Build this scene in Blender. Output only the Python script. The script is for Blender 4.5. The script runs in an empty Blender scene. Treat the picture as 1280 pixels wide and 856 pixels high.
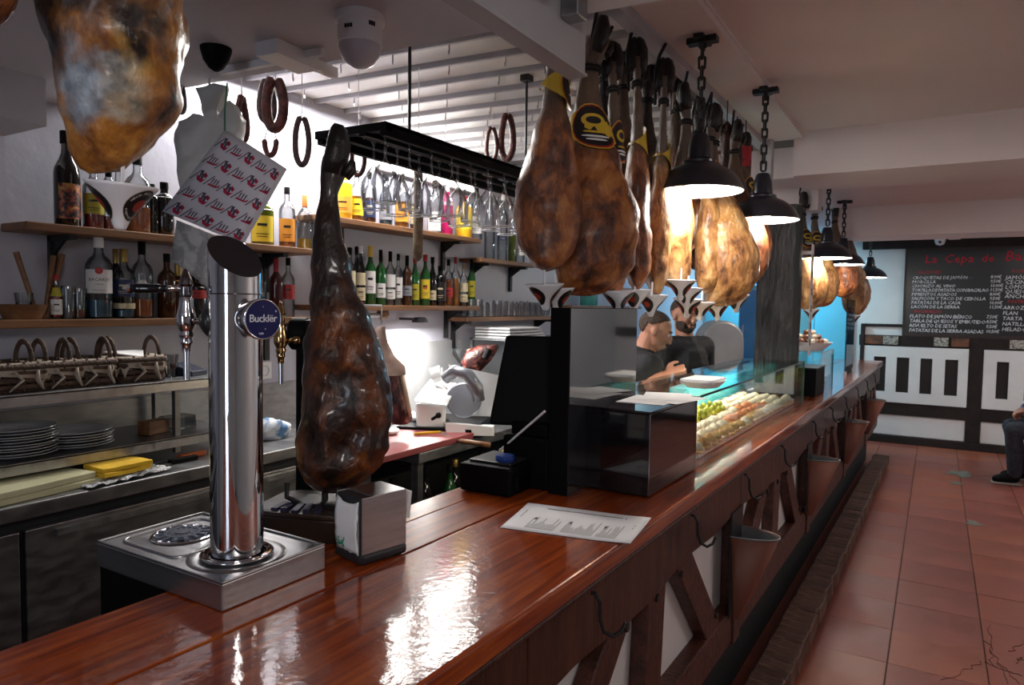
import bpy, bmesh, math, random
from mathutils import Vector, Matrix, noise

S = bpy.context.scene
COL = S.collection
PI = math.pi
random.seed(7)

# ------------------------------------------------------------------ camera
F = 877.0
def _n(v): return Vector(v).normalized()
_Y = _n((531, 40, -F)); _X = Vector((1453, -68, F)); _X = (_X - _Y * _X.dot(_Y)).normalized(); _Z = _X.cross(_Y)
ROT = Matrix((_X, _Y, _Z))
CAM = Vector((0, 0, 1.6))
cd = bpy.data.cameras.new('camera'); cam = bpy.data.objects.new('camera', cd); COL.objects.link(cam)
cd.sensor_width = 36; cd.lens = F / 1280 * 36; cd.clip_start = 0.05
M4 = ROT.to_4x4(); M4.translation = CAM
cam.matrix_world = M4
cd.dof.use_dof = True; cd.dof.focus_distance = 1.9; cd.dof.aperture_fstop = 9.0
S.camera = cam

# ------------------------------------------------------------------ exposure, world, ambient
S.view_settings.view_transform = 'Standard'; S.view_settings.look = 'None'
S.view_settings.gamma = 1; S.view_settings.exposure = 0.0; S.view_settings.use_curve_mapping = False
w = bpy.data.worlds.new('world'); S.world = w; w.use_nodes = True
w.node_tree.nodes['Background'].inputs[0].default_value = (0.75, 0.8, 1, 1)
w.node_tree.nodes['Background'].inputs[1].default_value = 0.05

def area(name, loc, size, power, color=(1, 1, 1), rot=(0, 0, 0), sy=None):
    l = bpy.data.lights.new(name, 'AREA'); l.energy = power; l.color = color; l.size = size
    if sy: l.shape = 'RECTANGLE'; l.size_y = sy
    o = bpy.data.objects.new(name, l); o.location = loc; o.rotation_euler = rot; COL.objects.link(o); return o
def point(name, loc, power, color=(1, 1, 1), r=0.03, parent=None):
    l = bpy.data.lights.new(name, 'POINT'); l.energy = power; l.color = color; l.shadow_soft_size = r
    o = bpy.data.objects.new(name, l); o.location = loc; COL.objects.link(o)
    if parent: o.parent = parent
    return o
def spot(name, loc, power, color, rot, angle, r=0.04, blend=0.5):
    l = bpy.data.lights.new(name, 'SPOT'); l.energy = power; l.color = color; l.shadow_soft_size = r
    l.spot_size = angle; l.spot_blend = blend
    o = bpy.data.objects.new(name, l); o.location = loc; o.rotation_euler = rot; COL.objects.link(o); return o
# unseen dining room ceiling lights, plus an added fill near the camera
def aimed(name, loc, to, size, power, color):
    o = area(name, loc, size, power, color); o.rotation_euler = (Vector(to) - Vector(loc)).to_track_quat('-Z', 'Y').to_euler(); return o
aimed('dining_light', (.35, -.35, 2.24), (-1.0, 1.2, 1.3), .5, 15, (1, .93, .88))  # unseen fill, added to brighten the near hams and beer tower
area('dining_light', (1.7, 3.0, 2.58), .8, 16, (1, .90, .86))
area('dining_light', (1.5, 7.6, 2.42), .8, 27, (1, .95, .92))
# work lights close to the wall behind the bar
area('service_light', (-2.6, 2.15, 2.58), .12, 15, (1, .97, .92), sy=.7)
area('service_light', (-2.45, 2.95, 2.58), .2, 34, (1, .97, .92), sy=1.2)

# ------------------------------------------------------------------ materials
MATS = {}
def _mat(name):
    m = bpy.data.materials.new(name); m.use_nodes = True
    return m, m.node_tree, m.node_tree.nodes['Principled BSDF']
def plain(name, c, rough=0.5, metal=0.0, trans=0.0, ior=1.45, emit=None, es=0.0, coat=0.0, alpha=1):
    if name in MATS: return MATS[name]
    m, nt, b = _mat(name)
    b.inputs['Base Color'].default_value = (*c, 1); b.inputs['Roughness'].default_value = rough
    b.inputs['Metallic'].default_value = metal; b.inputs['Transmission Weight'].default_value = trans
    b.inputs['IOR'].default_value = ior; b.inputs['Coat Weight'].default_value = coat
    b.inputs['Coat Roughness'].default_value = 0.08; b.inputs['Alpha'].default_value = alpha
    if emit: b.inputs['Emission Color'].default_value = (*emit, 1); b.inputs['Emission Strength'].default_value = es
    MATS[name] = m; return m
def noisy(name, stops, scale=8, stretch=(1, 1, 1), rough=0.5, metal=0.0, bump=0.0, detail=6, coat=0.0, distort=0.4, rough2=None, bscale=None, space='Object'):
    """colour ramp over stretched noise, with fine bump"""
    if name in MATS: return MATS[name]
    m, nt, b = _mat(name); N = nt.nodes; L = nt.links
    tc = N.new('ShaderNodeTexCoord'); mp = N.new('ShaderNodeMapping'); mp.inputs['Scale'].default_value = stretch
    L.new(tc.outputs[space], mp.inputs[0])
    nz = N.new('ShaderNodeTexNoise'); nz.inputs['Scale'].default_value = scale; nz.inputs['Detail'].default_value = detail
    nz.inputs['Distortion'].default_value = distort; L.new(mp.outputs[0], nz.inputs[0])
    cr = N.new('ShaderNodeValToRGB'); e = cr.color_ramp.elements
    while len(e) < len(stops): e.new(0.5)
    for el, (p, c) in zip(e, stops): el.position = p; el.color = (*c, 1)
    L.new(nz.outputs['Fac'], cr.inputs[0]); L.new(cr.outputs[0], b.inputs['Base Color'])
    b.inputs['Roughness'].default_value = rough; b.inputs['Metallic'].default_value = metal
    b.inputs['Coat Weight'].default_value = coat; b.inputs['Coat Roughness'].default_value = 0.06
    if rough2 is not None:
        mr = N.new('ShaderNodeMapRange'); mr.inputs[1].default_value = 0.3; mr.inputs[2].default_value = 0.7
        mr.inputs[3].default_value = rough; mr.inputs[4].default_value = rough2
        L.new(nz.outputs['Fac'], mr.inputs[0]); L.new(mr.outputs[0], b.inputs['Roughness'])
    if coat >= 1:
        b.inputs['Specular IOR Level'].default_value = .1
        nf = N.new('ShaderNodeTexNoise'); nf.inputs['Scale'].default_value = 55; nf.inputs['Detail'].default_value = 4; L.new(tc.outputs[space], nf.inputs[0])
        bf = N.new('ShaderNodeBump'); bf.inputs['Strength'].default_value = .05; bf.inputs['Distance'].default_value = .01
        L.new(nf.outputs['Fac'], bf.inputs['Height']); L.new(bf.outputs[0], b.inputs['Coat Normal']); L.new(bf.outputs[0], b.inputs['Normal'])
    if bump:
        n2 = N.new('ShaderNodeTexNoise'); n2.inputs['Scale'].default_value = bscale or scale * 2.5; n2.inputs['Detail'].default_value = 5
        L.new(mp.outputs[0], n2.inputs[0])
        bp = N.new('ShaderNodeBump'); bp.inputs['Strength'].default_value = bump; bp.inputs['Distance'].default_value = 0.02
        L.new(n2.outputs['Fac'], bp.inputs['Height']); L.new(bp.outputs[0], b.inputs['Normal'])
    MATS[name] = m; return m

plaster = noisy('white plaster', [(0.3, (.66, .65, .65)), (0.7, (.74, .73, .73))], 3, rough=.75, bump=.12, bscale=40)
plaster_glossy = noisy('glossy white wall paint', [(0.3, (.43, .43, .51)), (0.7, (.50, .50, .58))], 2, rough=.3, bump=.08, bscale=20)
plaster_ceiling = noisy('pinkish white ceiling paint', [(0.3, (.66, .59, .59)), (0.7, (.7, .62, .62))], 1.5, rough=.8, bump=.06, bscale=30)
plaster_soffit = noisy('greyish white soffit paint', [(0.3, (.55, .54, .58)), (0.7, (.6, .59, .63))], 1.5, rough=.6, bump=.06, bscale=30)
panel_white = noisy('white bar panel paint', [(0.3, (.70, .67, .66)), (0.7, (.78, .75, .74))], 4, rough=.7, bump=.1, bscale=30)
slat_white = noisy('white lacquered ceiling metal', [(0.3, (.6, .59, .58)), (0.7, (.7, .69, .68))], 4, rough=.45)
slat_dark = plain('grey ceiling groove', (.2, .19, .19), .7)
grey_metal = noisy('grey painted steel', [(0.3, (.36, .35, .37)), (0.7, (.42, .41, .43))], 6, rough=.45)
steel = noisy('brushed stainless steel', [(0.3, (.42, .42, .43)), (0.7, (.55, .55, .56))], 3, (1, 12, 12), rough=.28, metal=1, rough2=.4)
steel_dull = noisy('dull stainless steel', [(0.3, (.20, .20, .21)), (0.7, (.30, .30, .31))], 4, (1, 3, 8), rough=.34, metal=1, rough2=.5)
chrome = plain('polished chrome', (.8, .8, .82), .05, 1)
chrome_dark = plain('dark chrome', (.3, .28, .3), .12, 1)
brass = plain('polished brass', (.62, .42, .2), .12, 1)
black_gloss = plain('black gloss', (.006, .006, .008), .04, coat=.5)
black_satin = plain('black satin plastic', (.004, .004, .005), .55, ior=1.18)
black_matt = plain('black matt', (.012, .012, .013), .7)
black_iron = plain('black iron', (.012, .011, .012), .45)
charcoal = plain('charcoal plastic', (.02, .021, .025), .3)
white_plastic = plain('white plastic', (.82, .82, .84), .3)
white_paper = noisy('white paper', [(0.3, (.80, .80, .82)), (0.7, (.87, .87, .88))], 10, rough=.8)
ink = plain('printing ink', (.04, .04, .045), .8)
counter_wood = noisy('varnished reddish brown counter wood', [(0.24, (.11, .012, .002)), (0.42, (.22, .030, .004)), (0.58, (.33, .058, .007)), (0.78, (.50, .12, .015))], 7, (9, .55, 9), rough=.3, coat=1, bump=0, detail=10, distort=.5)
apron_wood = noisy('dark red brown timber', [(0.3, (.018, .005, .003)), (0.55, (.052, .014, .007)), (0.75, (.095, .028, .013))], 4, (8, 8, .7), rough=.38, bump=.35, detail=8, coat=.1)
beam_wood = noisy('dark red brown post timber', [(0.3, (.035, .010, .006)), (0.6, (.08, .022, .013)), (0.8, (.12, .036, .02))], 5, (4, 4, 4), rough=.45, bump=.3, detail=8)
pillar_wood = noisy('almost black rough timber', [(0.3, (.008, .006, .007)), (0.55, (.022, .018, .02)), (0.75, (.07, .06, .065))], 12, (1.5, 1.5, .35), rough=.5, bump=.9, detail=8)
far_wood = noisy('dark timber framing', [(0.3, (.010, .006, .005)), (0.7, (.022, .012, .010))], 8, (1, 1, 1), rough=.9, bump=.3)
shelf_wood = noisy('brown shelf wood', [(0.3, (.13, .055, .022)), (0.7, (.24, .11, .045))], 6, (6, .6, 6), rough=.5, bump=.1)
terracotta = plain('terracotta paint', (.17, .052, .03), .5)

# ------------------------------------------------------------------ helpers
def px(x, y, X=None, Y=None, Z=None, D=None):
    """survey: a world point on a known plane (or at a known depth)"""
    d = ROT @ Vector((x - 640, 428 - y, -F))
    if X is not None: return CAM + d * ((X - CAM.x) / d.x)
    if Y is not None: return CAM + d * ((Y - CAM.y) / d.y)
    if Z is not None: return CAM + d * ((Z - CAM.z) / d.z)
    return CAM + d * (D / F)
def B(): return bmesh.new()
def box(bm, x0, x1, y0, y1, z0, z1, M=None):
    vs = [bm.verts.new((x, y, z)) for z in (z0, z1) for y in (y0, y1) for x in (x0, x1)]
    for f in ((0, 2, 3, 1), (4, 5, 7, 6), (0, 1, 5, 4), (2, 6, 7, 3), (0, 4, 6, 2), (1, 3, 7, 5)):
        bm.faces.new([vs[i] for i in f])
    if M is not None: bmesh.ops.transform(bm, matrix=M, verts=vs)
    return vs
def prism(bm, pts, z0, z1, M=None):
    a = [bm.verts.new((p[0], p[1], z0)) for p in pts]; b = [bm.verts.new((p[0], p[1], z1)) for p in pts]
    n = len(pts); bm.faces.new(a[::-1]); bm.faces.new(b)
    for i in range(n): bm.faces.new((a[i], a[(i + 1) % n], b[(i + 1) % n], b[i]))
    if M is not None: bmesh.ops.transform(bm, matrix=M, verts=a + b)
    return a + b
def lathe(bm, prof, seg=24, M=None, a0=0, a1=2 * PI, sx=1, sy=1):
    rings = []; full = abs(a1 - a0 - 2 * PI) < 1e-6; allv = []
    n = seg if full else seg + 1
    for r, z in prof:
        if r < 1e-6: v = bm.verts.new((0, 0, z)); rings.append([v] * n); allv.append(v)
        else:
            ring = [bm.verts.new((r * sx * math.cos(a0 + (a1 - a0) * i / seg), r * sy * math.sin(a0 + (a1 - a0) * i / seg), z)) for i in range(n)]
            rings.append(ring); allv += ring
    for k in range(len(rings) - 1):
        A, Bq = rings[k], rings[k + 1]
        for i in range(seg):
            j = (i + 1) % n
            q = []
            for v in (A[i], A[j], Bq[j], Bq[i]):
                if v not in q: q.append(v)
            if len(q) > 2:
                try: bm.faces.new(q)
                except ValueError: pass
    if M is not None: bmesh.ops.transform(bm, matrix=M, verts=allv)
    return allv
def tube(bm, pts, r, seg=8, closed=False, flat=1.0):
    pts = [Vector(p) for p in pts]; n = len(pts)
    rr = r if isinstance(r, (list, tuple)) else [r] * n
    prev = None; rings = []
    for i, p in enumerate(pts):
        t = (pts[(i + 1) % n] - pts[i - 1]) if closed else (pts[min(i + 1, n - 1)] - pts[max(i - 1, 0)])
        t = t.normalized() if t.length > 1e-9 else Vector((0, 0, 1))
        if prev is None:
            u = t.orthogonal().normalized()
        else:
            u = prev - t * prev.dot(t); u = u.normalized() if u.length > 1e-6 else t.orthogonal().normalized()
        prev = u; v = t.cross(u)
        rings.append([bm.verts.new(p + (u * math.cos(2 * PI * k / seg) + v * math.sin(2 * PI * k / seg) * flat) * rr[i]) for k in range(seg)])
    m = n if closed else n - 1
    for i in range(m):
        A, Q = rings[i], rings[(i + 1) % n]
        for k in range(seg):
            bm.faces.new((A[k], A[(k + 1) % seg], Q[(k + 1) % seg], Q[k]))
    if not closed:
        bm.faces.new(rings[0][::-1]); bm.faces.new(rings[-1])
    return [v for g in rings for v in g]
def ball(bm, c, r, seg=12, s=(1, 1, 1)):
    prof = [(math.sin(PI * i / (seg // 2)) * r, -math.cos(PI * i / (seg // 2)) * r) for i in range(seg // 2 + 1)]
    prof[0] = (0, -r); prof[-1] = (0, r)
    return lathe(bm, prof, seg, Matrix.Translation(c) @ Matrix.Diagonal((*s, 1)))
def T(*v): return Matrix.Translation(v)
def RX(a): return Matrix.Rotation(a, 4, 'X')
def RY(a): return Matrix.Rotation(a, 4, 'Y')
def RZ(a): return Matrix.Rotation(a, 4, 'Z')
def frame(o, ax, ay):
    """matrix whose x and y run along ax and ay"""
    ax = Vector(ax).normalized(); az = ax.cross(Vector(ay)).normalized(); ay = az.cross(ax)
    m = Matrix((ax, ay, az)).transposed().to_4x4(); m.translation = Vector(o); return m
def link(name, me, mat, parent=None):
    o = bpy.data.objects.new(name, me); COL.objects.link(o)
    if mat: 
        me.materials.clear(); me.materials.append(mat)
    if parent: o.parent = parent
    return o
def obj(name, bm, mat, parent=None, smooth=False, bevel=0, loc=None, label=None, seg=2):
    bmesh.ops.recalc_face_normals(bm, faces=bm.faces)
    me = bpy.data.meshes.new(name); bm.to_mesh(me); bm.free()
    o = link(name, me, mat, parent)
    if smooth:
        me.polygons.foreach_set('use_smooth', [True] * len(me.polygons))
        if smooth != 'all':
            try: me.set_sharp_from_angle(angle=math.radians(40))
            except Exception: pass
    if bevel:
        md = o.modifiers.new('bevel', 'BEVEL'); md.width = bevel; md.segments = seg; md.limit_method = 'ANGLE'
    if loc: o.location = loc
    if label: o['label'] = label
    return o
def tag(o, label, cat, group=None, kind=None):
    o['label'] = label; o['category'] = cat
    if group: o['group'] = group
    if kind: o['kind'] = kind
    return o
def thing(name, label, cat, loc=(0, 0, 0), rz=0, group=None):
    o = bpy.data.objects.new(name, None); COL.objects.link(o); o.empty_display_size = .05
    o.location = loc; o.rotation_euler = (0, 0, rz); return tag(o, label, cat, group)
def struct(name, bm, mat, **k):
    o = obj(name, bm, mat, **k)
    if not o.parent: o['kind'] = 'structure'
    return o
def kids(o): return [c for c in ALLKIDS.get(o, [])]
def dup(o, parent=None, label=None, group=None):
    c = o.copy(); COL.objects.link(c)
    if parent: c.parent = parent
    if label: c['label'] = label
    if group: c['group'] = group
    for ch in [x for x in o.children]: dup(ch, c)
    return c
def place(c, loc, rz=None, rot=None, scale=None):
    c.location = loc
    if rz is not None: c.rotation_euler = (0, 0, rz)
    if rot is not None: c.rotation_euler = rot
    if scale is not None: c.scale = (scale,) * 3 if not hasattr(scale, '__len__') else scale
    return c
FONT_CACHE = {}
def text_bm(s, size, thick=0.0, align='CENTER', shear=0.0, res=2, space=1.0):
    """flat lettering in the xy plane as a bmesh"""
    cu = bpy.data.curves.new('lettering', 'FONT'); cu.body = s; cu.size = size; cu.align_x = align; cu.align_y = 'CENTER'
    cu.extrude = thick; cu.shear = shear; cu.resolution_u = res; cu.space_character = space
    o = bpy.data.objects.new('lettering', cu); COL.objects.link(o)
    dg = bpy.context.evaluated_depsgraph_get(); dg.update()
    me = bpy.data.meshes.new_from_object(o.evaluated_get(dg))
    bm = bmesh.new(); bm.from_mesh(me)
    bpy.data.meshes.remove(me); bpy.data.objects.remove(o); bpy.data.curves.remove(cu)
    return bm
def merge(dst, src, M=None, fn=None):
    if M is not None: bmesh.ops.transform(src, matrix=M, verts=src.verts)
    mp = {}
    for v in src.verts:
        co = fn(v.co) if fn else v.co
        mp[v] = dst.verts.new(co)
    for f in src.faces:
        try: dst.faces.new([mp[v] for v in f.verts])
        except ValueError: pass
    src.free()

# ------------------------------------------------------------------ room shell
XB = -2.75; YF = 9.6; XR = 2.6; YN = -2.6
CZ = 2.62                                   # dining-side ceiling
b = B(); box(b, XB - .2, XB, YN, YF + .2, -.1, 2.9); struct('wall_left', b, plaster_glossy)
b = B(); box(b, XR, XR + .2, YN, YF + .2, -.1, 2.9); struct('wall_right', b, plaster)
b = B(); box(b, XB - .2, XR + .2, YN - .2, YN, -.1, 2.9); struct('wall_near', b, plaster)
wall_far = None
b = B(); box(b, XB - .2, XR + .2, YF, YF + .2, -.1, 2.9); wall_far = struct('wall_far', b, plaster)

# unseen window added behind the camera; its glow puts stripes on the steel
win = B(); box(win, -.80, .0, YN, YN + .03, .80, .86); box(win, -.80, .0, YN, YN + .03, 2.14, 2.2); 
for xx in (-.80, -.44, -.06): box(win, xx, xx + .06, YN + .0005, YN + .032, .80, 2.2)
win = struct('window_1', win, far_wood)
b = B(); box(b, -.74, -.44, YN + .002, YN + .008, .86, 2.14); obj('pane', b, plain('daylit window pane', (.8, .85, .9), .2, emit=(.72, .84, 1), es=5), win)
b = B(); box(b, -.38, -.06, YN + .002, YN + .008, .86, 2.14); obj('pane', b, MATS['daylit window pane'], win)
# floor: grout slab and single tiles
grout = noisy('brown grout', [(0.3, (.07, .028, .02)), (0.7, (.10, .042, .03))], 20, rough=.8)
b = B(); box(b, XB - .2, XR + .2, YN - .2, YF + .2, -.1, -.006); floor = struct('floor', b, grout)
def tile_mat(i, c):
    m = noisy('terracotta floor tile %d' % i, [(0.3, tuple(x * .8 for x in c)), (0.7, tuple(x * 1.12 for x in c))], 2.5, rough=.36, bump=.05, bscale=14, rough2=.5, detail=8)
    return m
tms = [tile_mat(i, c) for i, c in enumerate([(.23, .058, .033), (.25, .070, .038), (.20, .051, .036), (.215, .06, .042), (.245, .062, .03)])]
tb = B(); g = .0035; TW = .386
box(tb, -TW / 2 + g, TW / 2 - g, -TW / 2 + .0007, TW / 2 - .0007, -.03, 0)
bmesh.ops.recalc_face_normals(tb, faces=tb.faces)
tmes = []
for m in tms:
    me = bpy.data.meshes.new('tile'); tb.to_mesh(me); me.materials.append(m); tmes.append(me)
tb.free()
for ix in range(-1, 7):
    for iy in range(2, 25):
        o = bpy.data.objects.new('tile', random.choice(tmes)); COL.objects.link(o); o.parent = floor
        o.location = (-.129 + TW * (ix - .5), 3.55 - 0.386 * 4 + TW * (iy - .5) - .386 * 2, random.uniform(-.001, .0006))
# worn grey-green patches on the tiles
worn = noisy('worn grey green floor patch', [(0.3, (.10, .105, .085)), (0.7, (.16, .165, .13))], 20, rough=.7)
for (cx, cy, r) in ((1200, 592, 0.1), (1196, 604, .05), (1217, 654, .05)):
    p = px(cx, cy, Z=0); b = B(); n = 26
    ph = [random.random() * 9 for _ in range(4)]
    pts = [((r * (1 + .25 * math.sin(3 * a + ph[0]) + .2 * math.sin(5 * a + ph[1]) + .1 * math.sin(9 * a + ph[2]))) * math.cos(a), 1.4 * (r * (1 + .25 * math.sin(3 * a + ph[0]) + .2 * math.sin(5 * a + ph[1]))) * math.sin(a)) for a in [2 * PI * i / n for i in range(n)]]
    prism(b, pts, 0.0005, .0016); obj('worn_patch', b, worn, floor, loc=p)
# cracks in the near tiles
crack = plain('crack', (.05, .02, .02), .9); b = B()
def crackline(p0, p1, n=9, w=.003):
    pts = [p0.lerp(p1, i / n) + Vector((random.uniform(-1, 1), random.uniform(-1, 1), 0)) * .012 for i in range(n + 1)]
    for p in pts: p.z = .0004
    tube(b, pts, w * .6, 4, flat=.4); return pts
for a, c in (((1228, 828), (1280, 845)), ((1232, 800), (1262, 856)), ((1240, 832), (1236, 780)), ((1228, 828), (1180, 850)), ((1262, 815), (1280, 800)), ((1250, 830), (1275, 856)), ((1268, 828), (1280, 822))):
    crackline(px(*a, Z=0), px(*c, Z=0))
obj('crack', b, crack, floor)

# slatted recess ceiling behind the bar; the ceiling joinery runs 4.4 degrees off the bar
A44 = math.radians(4.4); CX, CYY = -.78, 1.564
def skew(x0, x1, yoff, z0, z1, bm, w):
    """a strip along the skewed cross direction; yoff measured from the soffit edge"""
    ca, sa = math.cos(A44), math.sin(A44)
    M = T(CX, CYY, 0) @ RZ(A44)
    box(bm, x0 - CX, x1 - CX, yoff, yoff + w, z0, z1, M)
b = B(); box(b, XB, -.68, .9, 5.4, 2.66, 2.75); recess = struct('ceiling_recess', b, slat_dark)
hookb = B()
hp = [Vector((0, 0, .0)), Vector((0, 0, -.02))] + [Vector((.012 - .012 * math.cos(a), 0, -.022 - .012 * math.sin(a))) for a in [PI * i / 6 for i in range(0, 8)]]
tube(hookb, hp, .0032, 6); bmesh.ops.recalc_face_normals(hookb, faces=hookb.faces)
hookme = bpy.data.meshes.new('hook'); hookb.to_mesh(hookme); hookb.free(); hookme.materials.append(grey_metal)
ca, sa = math.cos(A44), math.sin(A44)
for k in range(0, 15):
    yo = -.05 + k * .208
    b = B(); skew(XB - .05, -.95, yo, 2.626, 2.652, b, .165); sl = obj('slat', b, slat_white, recess, bevel=.006)
    b = B(); skew(XB - .05, -.95, yo + .172, 2.606, 2.640, b, .020); rd = obj('rail', b, grey_metal, recess, bevel=.004)
    for j in range(6):
        xx = -2.55 + j * .27 + (k % 2) * .13 + CX * 0
        lx = xx - CX
        o = bpy.data.objects.new('hook', hookme); COL.objects.link(o); o.parent = rd
        o.location = (CX + lx * ca - (yo + .182) * sa, CYY + lx * sa + (yo + .182) * ca, 2.608); o.rotation_euler = (0, 0, 2.3)
# soffit over the near part
b = B(); M = T(CX, CYY, 0) @ RZ(A44)
box(b, -2.3, 2.2, -4.6, 0, 2.3, 2.66, M); struct('ceiling_soffit', b, plaster_soffit)
# wall beam under the soffit on the left
b = B(); box(b, XB - .02, -2.47, YN, 1.18, 2.15, 2.35); struct('trim_1', b, plaster_soffit)
# steel carrier ending at the soffit edge
b = B(); box(b, -.785, -.745, .0, 1.56, 2.155, 2.305); carrier = struct('trim_2', b, grey_metal, bevel=.006)
b = B(); box(b, -.79, -.74, .0, 1.558, 2.148, 2.1545); obj('flange', b, grey_metal, carrier)
for yy in (1.25, 1.42):
    b = B(); box(b, -.7445, -.70, yy, yy + .05, 2.24, 2.298); obj('bracket', b, steel_dull, carrier, bevel=.003)
# dining-side ceiling with the channel the hams hang from
b = B(); box(b, -.70, XR + .1, 1.45, 4.5, CZ, CZ + .12); struct('ceiling', b, plaster_ceiling)
b = B(); box(b, -.70, XR + .1, YN, 1.45, CZ - .1, CZ + .12); struct('ceiling_near', b, plaster_ceiling)
b = B(); box(b, -.93, -.70, 1.4, 4.4, CZ - .035, CZ + .1); ch = struct('trim_3', b, plaster_ceiling)
b = B(); box(b, -.955, -.90, 1.4, 4.4, CZ - .075, CZ + .06); obj('ham_rail', b, grey_metal, ch, bevel=.004)
b = B(); box(b, -.712, -.694, 1.4, 4.4, CZ - .012, CZ + .05); obj('bead', b, plaster_ceiling, ch)
b = B(); box(b, -.92, -.86, 4.33, 4.39, 2.2, CZ); box(b, -1.0, -.78, 4.25, 4.42, 2.18, 2.205); obj('hanger', b, grey_metal, ch, bevel=.003)
# beams across the room and the far, lower ceiling
b = B(); box(b, -.75, XR + .1, 4.38, 4.95, 2.37, 2.75); struct('trim_4', b, plaster_ceiling)
b = B(); box(b, XB - .1, XR + .1, 4.95, YF + .1, 2.46, 2.7); struct('ceiling_far', b, plaster_ceiling)
b = B(); box(b, XB - .1, -.75, 5.4, 5.6, 2.3, 2.75); struct('trim_5', b, plaster_ceiling)
b = B(); box(b, -.80, XR + .1, 6.6, 7.1, 2.213, 2.55); struct('trim_6', b, plaster_ceiling)

# ------------------------------------------------------------------ far wall: timber framing, fretted white panels
y0 = YF
def wb(name, x0, x1, z0, z1, d, mat, bevel=.006, parent=None):
    b = B(); box(b, x0, x1, y0 - d, y0 + .01, z0, z1); return obj(name, b, mat, parent or wall_far, bevel=bevel)
wb('timber', -.80, XR, 2.325, 2.465, .10, far_wood)            # top plate
wb('timber', -.80, XR, .0, .09, .06, far_wood)                 # sole plate
for x in (.335, 1.62): wb('timber', x, x + .14, .09, 1.17, .055, far_wood)
wb('timber', -.80, XR, .345, .49, .05, far_wood)               # low rail
wb('timber', -.80, XR, 1.165, 1.295, .05, far_wood)            # rail with inlays
wb('timber', -.785, -.74, 0, 1.43, .07, far_wood)
wb('batten', -.74, -.335, 1.395, 1.43, .02, far_wood, .003)
stone = noisy('speckled inlay stone', [(0.4, (.06, .06, .055)), (0.5, (.35, .34, .3)), (0.7, (.5, .48, .42))], 60, rough=.6, bump=.3)
inlay_brown = noisy('brown inlay', [(0.4, (.05, .02, .012)), (0.7, (.22, .075, .03))], 9, rough=.5)
for (x0, x1, m) in ((-.735, -.545, inlay_brown), (-.54, -.38, stone), (-.015, .13, stone), (.16, .33, inlay_brown), (.71, .90, stone), (1.3, 1.46, stone)):
    wb('inlay', x0, x1, 1.185, 1.285, .062, m, .003)
slot_dark = plain('dark slot backing', (.012, .008, .007), .6)
def fret(x0, x1, z0, z1, slots, sz0, sz1):
    """white board with rectangular holes over a dark backing"""
    wb('slot_backing', x0 + .02, x1 - .02, z0 + .02, z1 - .02, .022, slot_dark, 0)
    b = B(); ya, yb = y0 - .06, y0 - .024
    box(b, x0, x1, ya, yb, z0, sz0); box(b, x0, x1, ya, yb, sz1, z1)
    xs = [x0] + [v for s in slots for v in s] + [x1]
    for i in range(0, len(xs), 2):
        if xs[i + 1] - xs[i] > .005: box(b, xs[i], xs[i + 1], ya, yb, sz0, sz1)
    bmesh.ops.remove_doubles(b, verts=b.verts, dist=.0004)
    obj('fret_board', b, plaster, wall_far)
fret(-.745, .333, .493, 1.163, [(-.63, -.50), (-.386, -.255), (-.14, -.02), (.108, .236)], .615, 1.035)
fret(.478, 1.62, .493, 1.163, [(.602, .716), (.86, .98), (1.11, 1.23), (1.37, 1.49)], .615, 1.035)
for x0, x1 in ((-.745, .333), (.478, 1.62)): wb('white_panel', x0, x1, .092, .343, .03, plaster, .008)

# chalkboard menu
cb = thing('chalkboard_menu', 'black chalkboard menu with red and white handwriting on the far wall', 'chalkboard', (.6, y0, 1.81))
b = B(); box(b, -.925, 1.0, -.03, -.002, -.50, .50)
board_mat = noisy('black chalkboard', [(0.3, (.003, .0035, .005)), (0.7, (.009, .010, .012))], 3, rough=.32)
obj('board', b, board_mat, cb)
b = B()
box(b, -.945, 1.02, -.045, 0, .485, .52); box(b, -.945, 1.02, -.045, 0, -.52, -.485); box(b, -.945, -.925, -.045, 0, -.485, .485); box(b, 1.0, 1.02, -.045, 0, -.485, .485)
obj('board_frame', b, plain('dark board frame', (.025, .014, .012), .5), cb)
chalk = plain('white chalk', (.72, .74, .78), .9); chalk_red = plain('red chalk', (.55, .015, .035), .9); chalk_blue = plain('faint blue chalk', (.05, .10, .17), .9)
def write(s, x, z, size, m, parent=cb, shear=.15, name='lettering', y=-.0315, space=1.0):
    t = text_bm(s, size, 0.0006, 'LEFT', shear, 1, space)
    b = B(); merge(b, t, T(x, y, z) @ RX(PI / 2)); return obj(name, b, m, parent)
write('La', -.75, .385, .14, chalk_red); write('Cepa', -.56, .385, .14, chalk_red); write('de', -.20, .385, .13, chalk_red); write('Bar', .02, .40, .16, chalk_red)
write('RACIONES', -.80, .235, .046, chalk_red); write('TOSTAS', .09, .235, .046, chalk_red)
L1 = ['CROQUETAS DE JAMÓN', 'MORCILLA', 'CHORIZO AL VINO', 'TORTILLA DE PATATA CON BACALAO', 'PIMIENTOS ASADOS', 'SALPICÓN Y TACO DE CEBOLLA', 'PATATAS DE LA CASA', 'LACÓN DE LA SIERRA']
for i, s in enumerate(L1):
    write(s, -.865, .170 - i * .0485, .052, chalk, space=.95 if i != 3 else .8)
    write('%d,%d0€' % (8 + i % 4, (i * 5) % 10), -.10, .175 - i * .0485, .050, chalk, space=.85)
write('jamón y queso', -.50, .168, .042, chalk_blue)
write('BOCADILLOS', -.83, -.225, .046, chalk_red)
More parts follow.
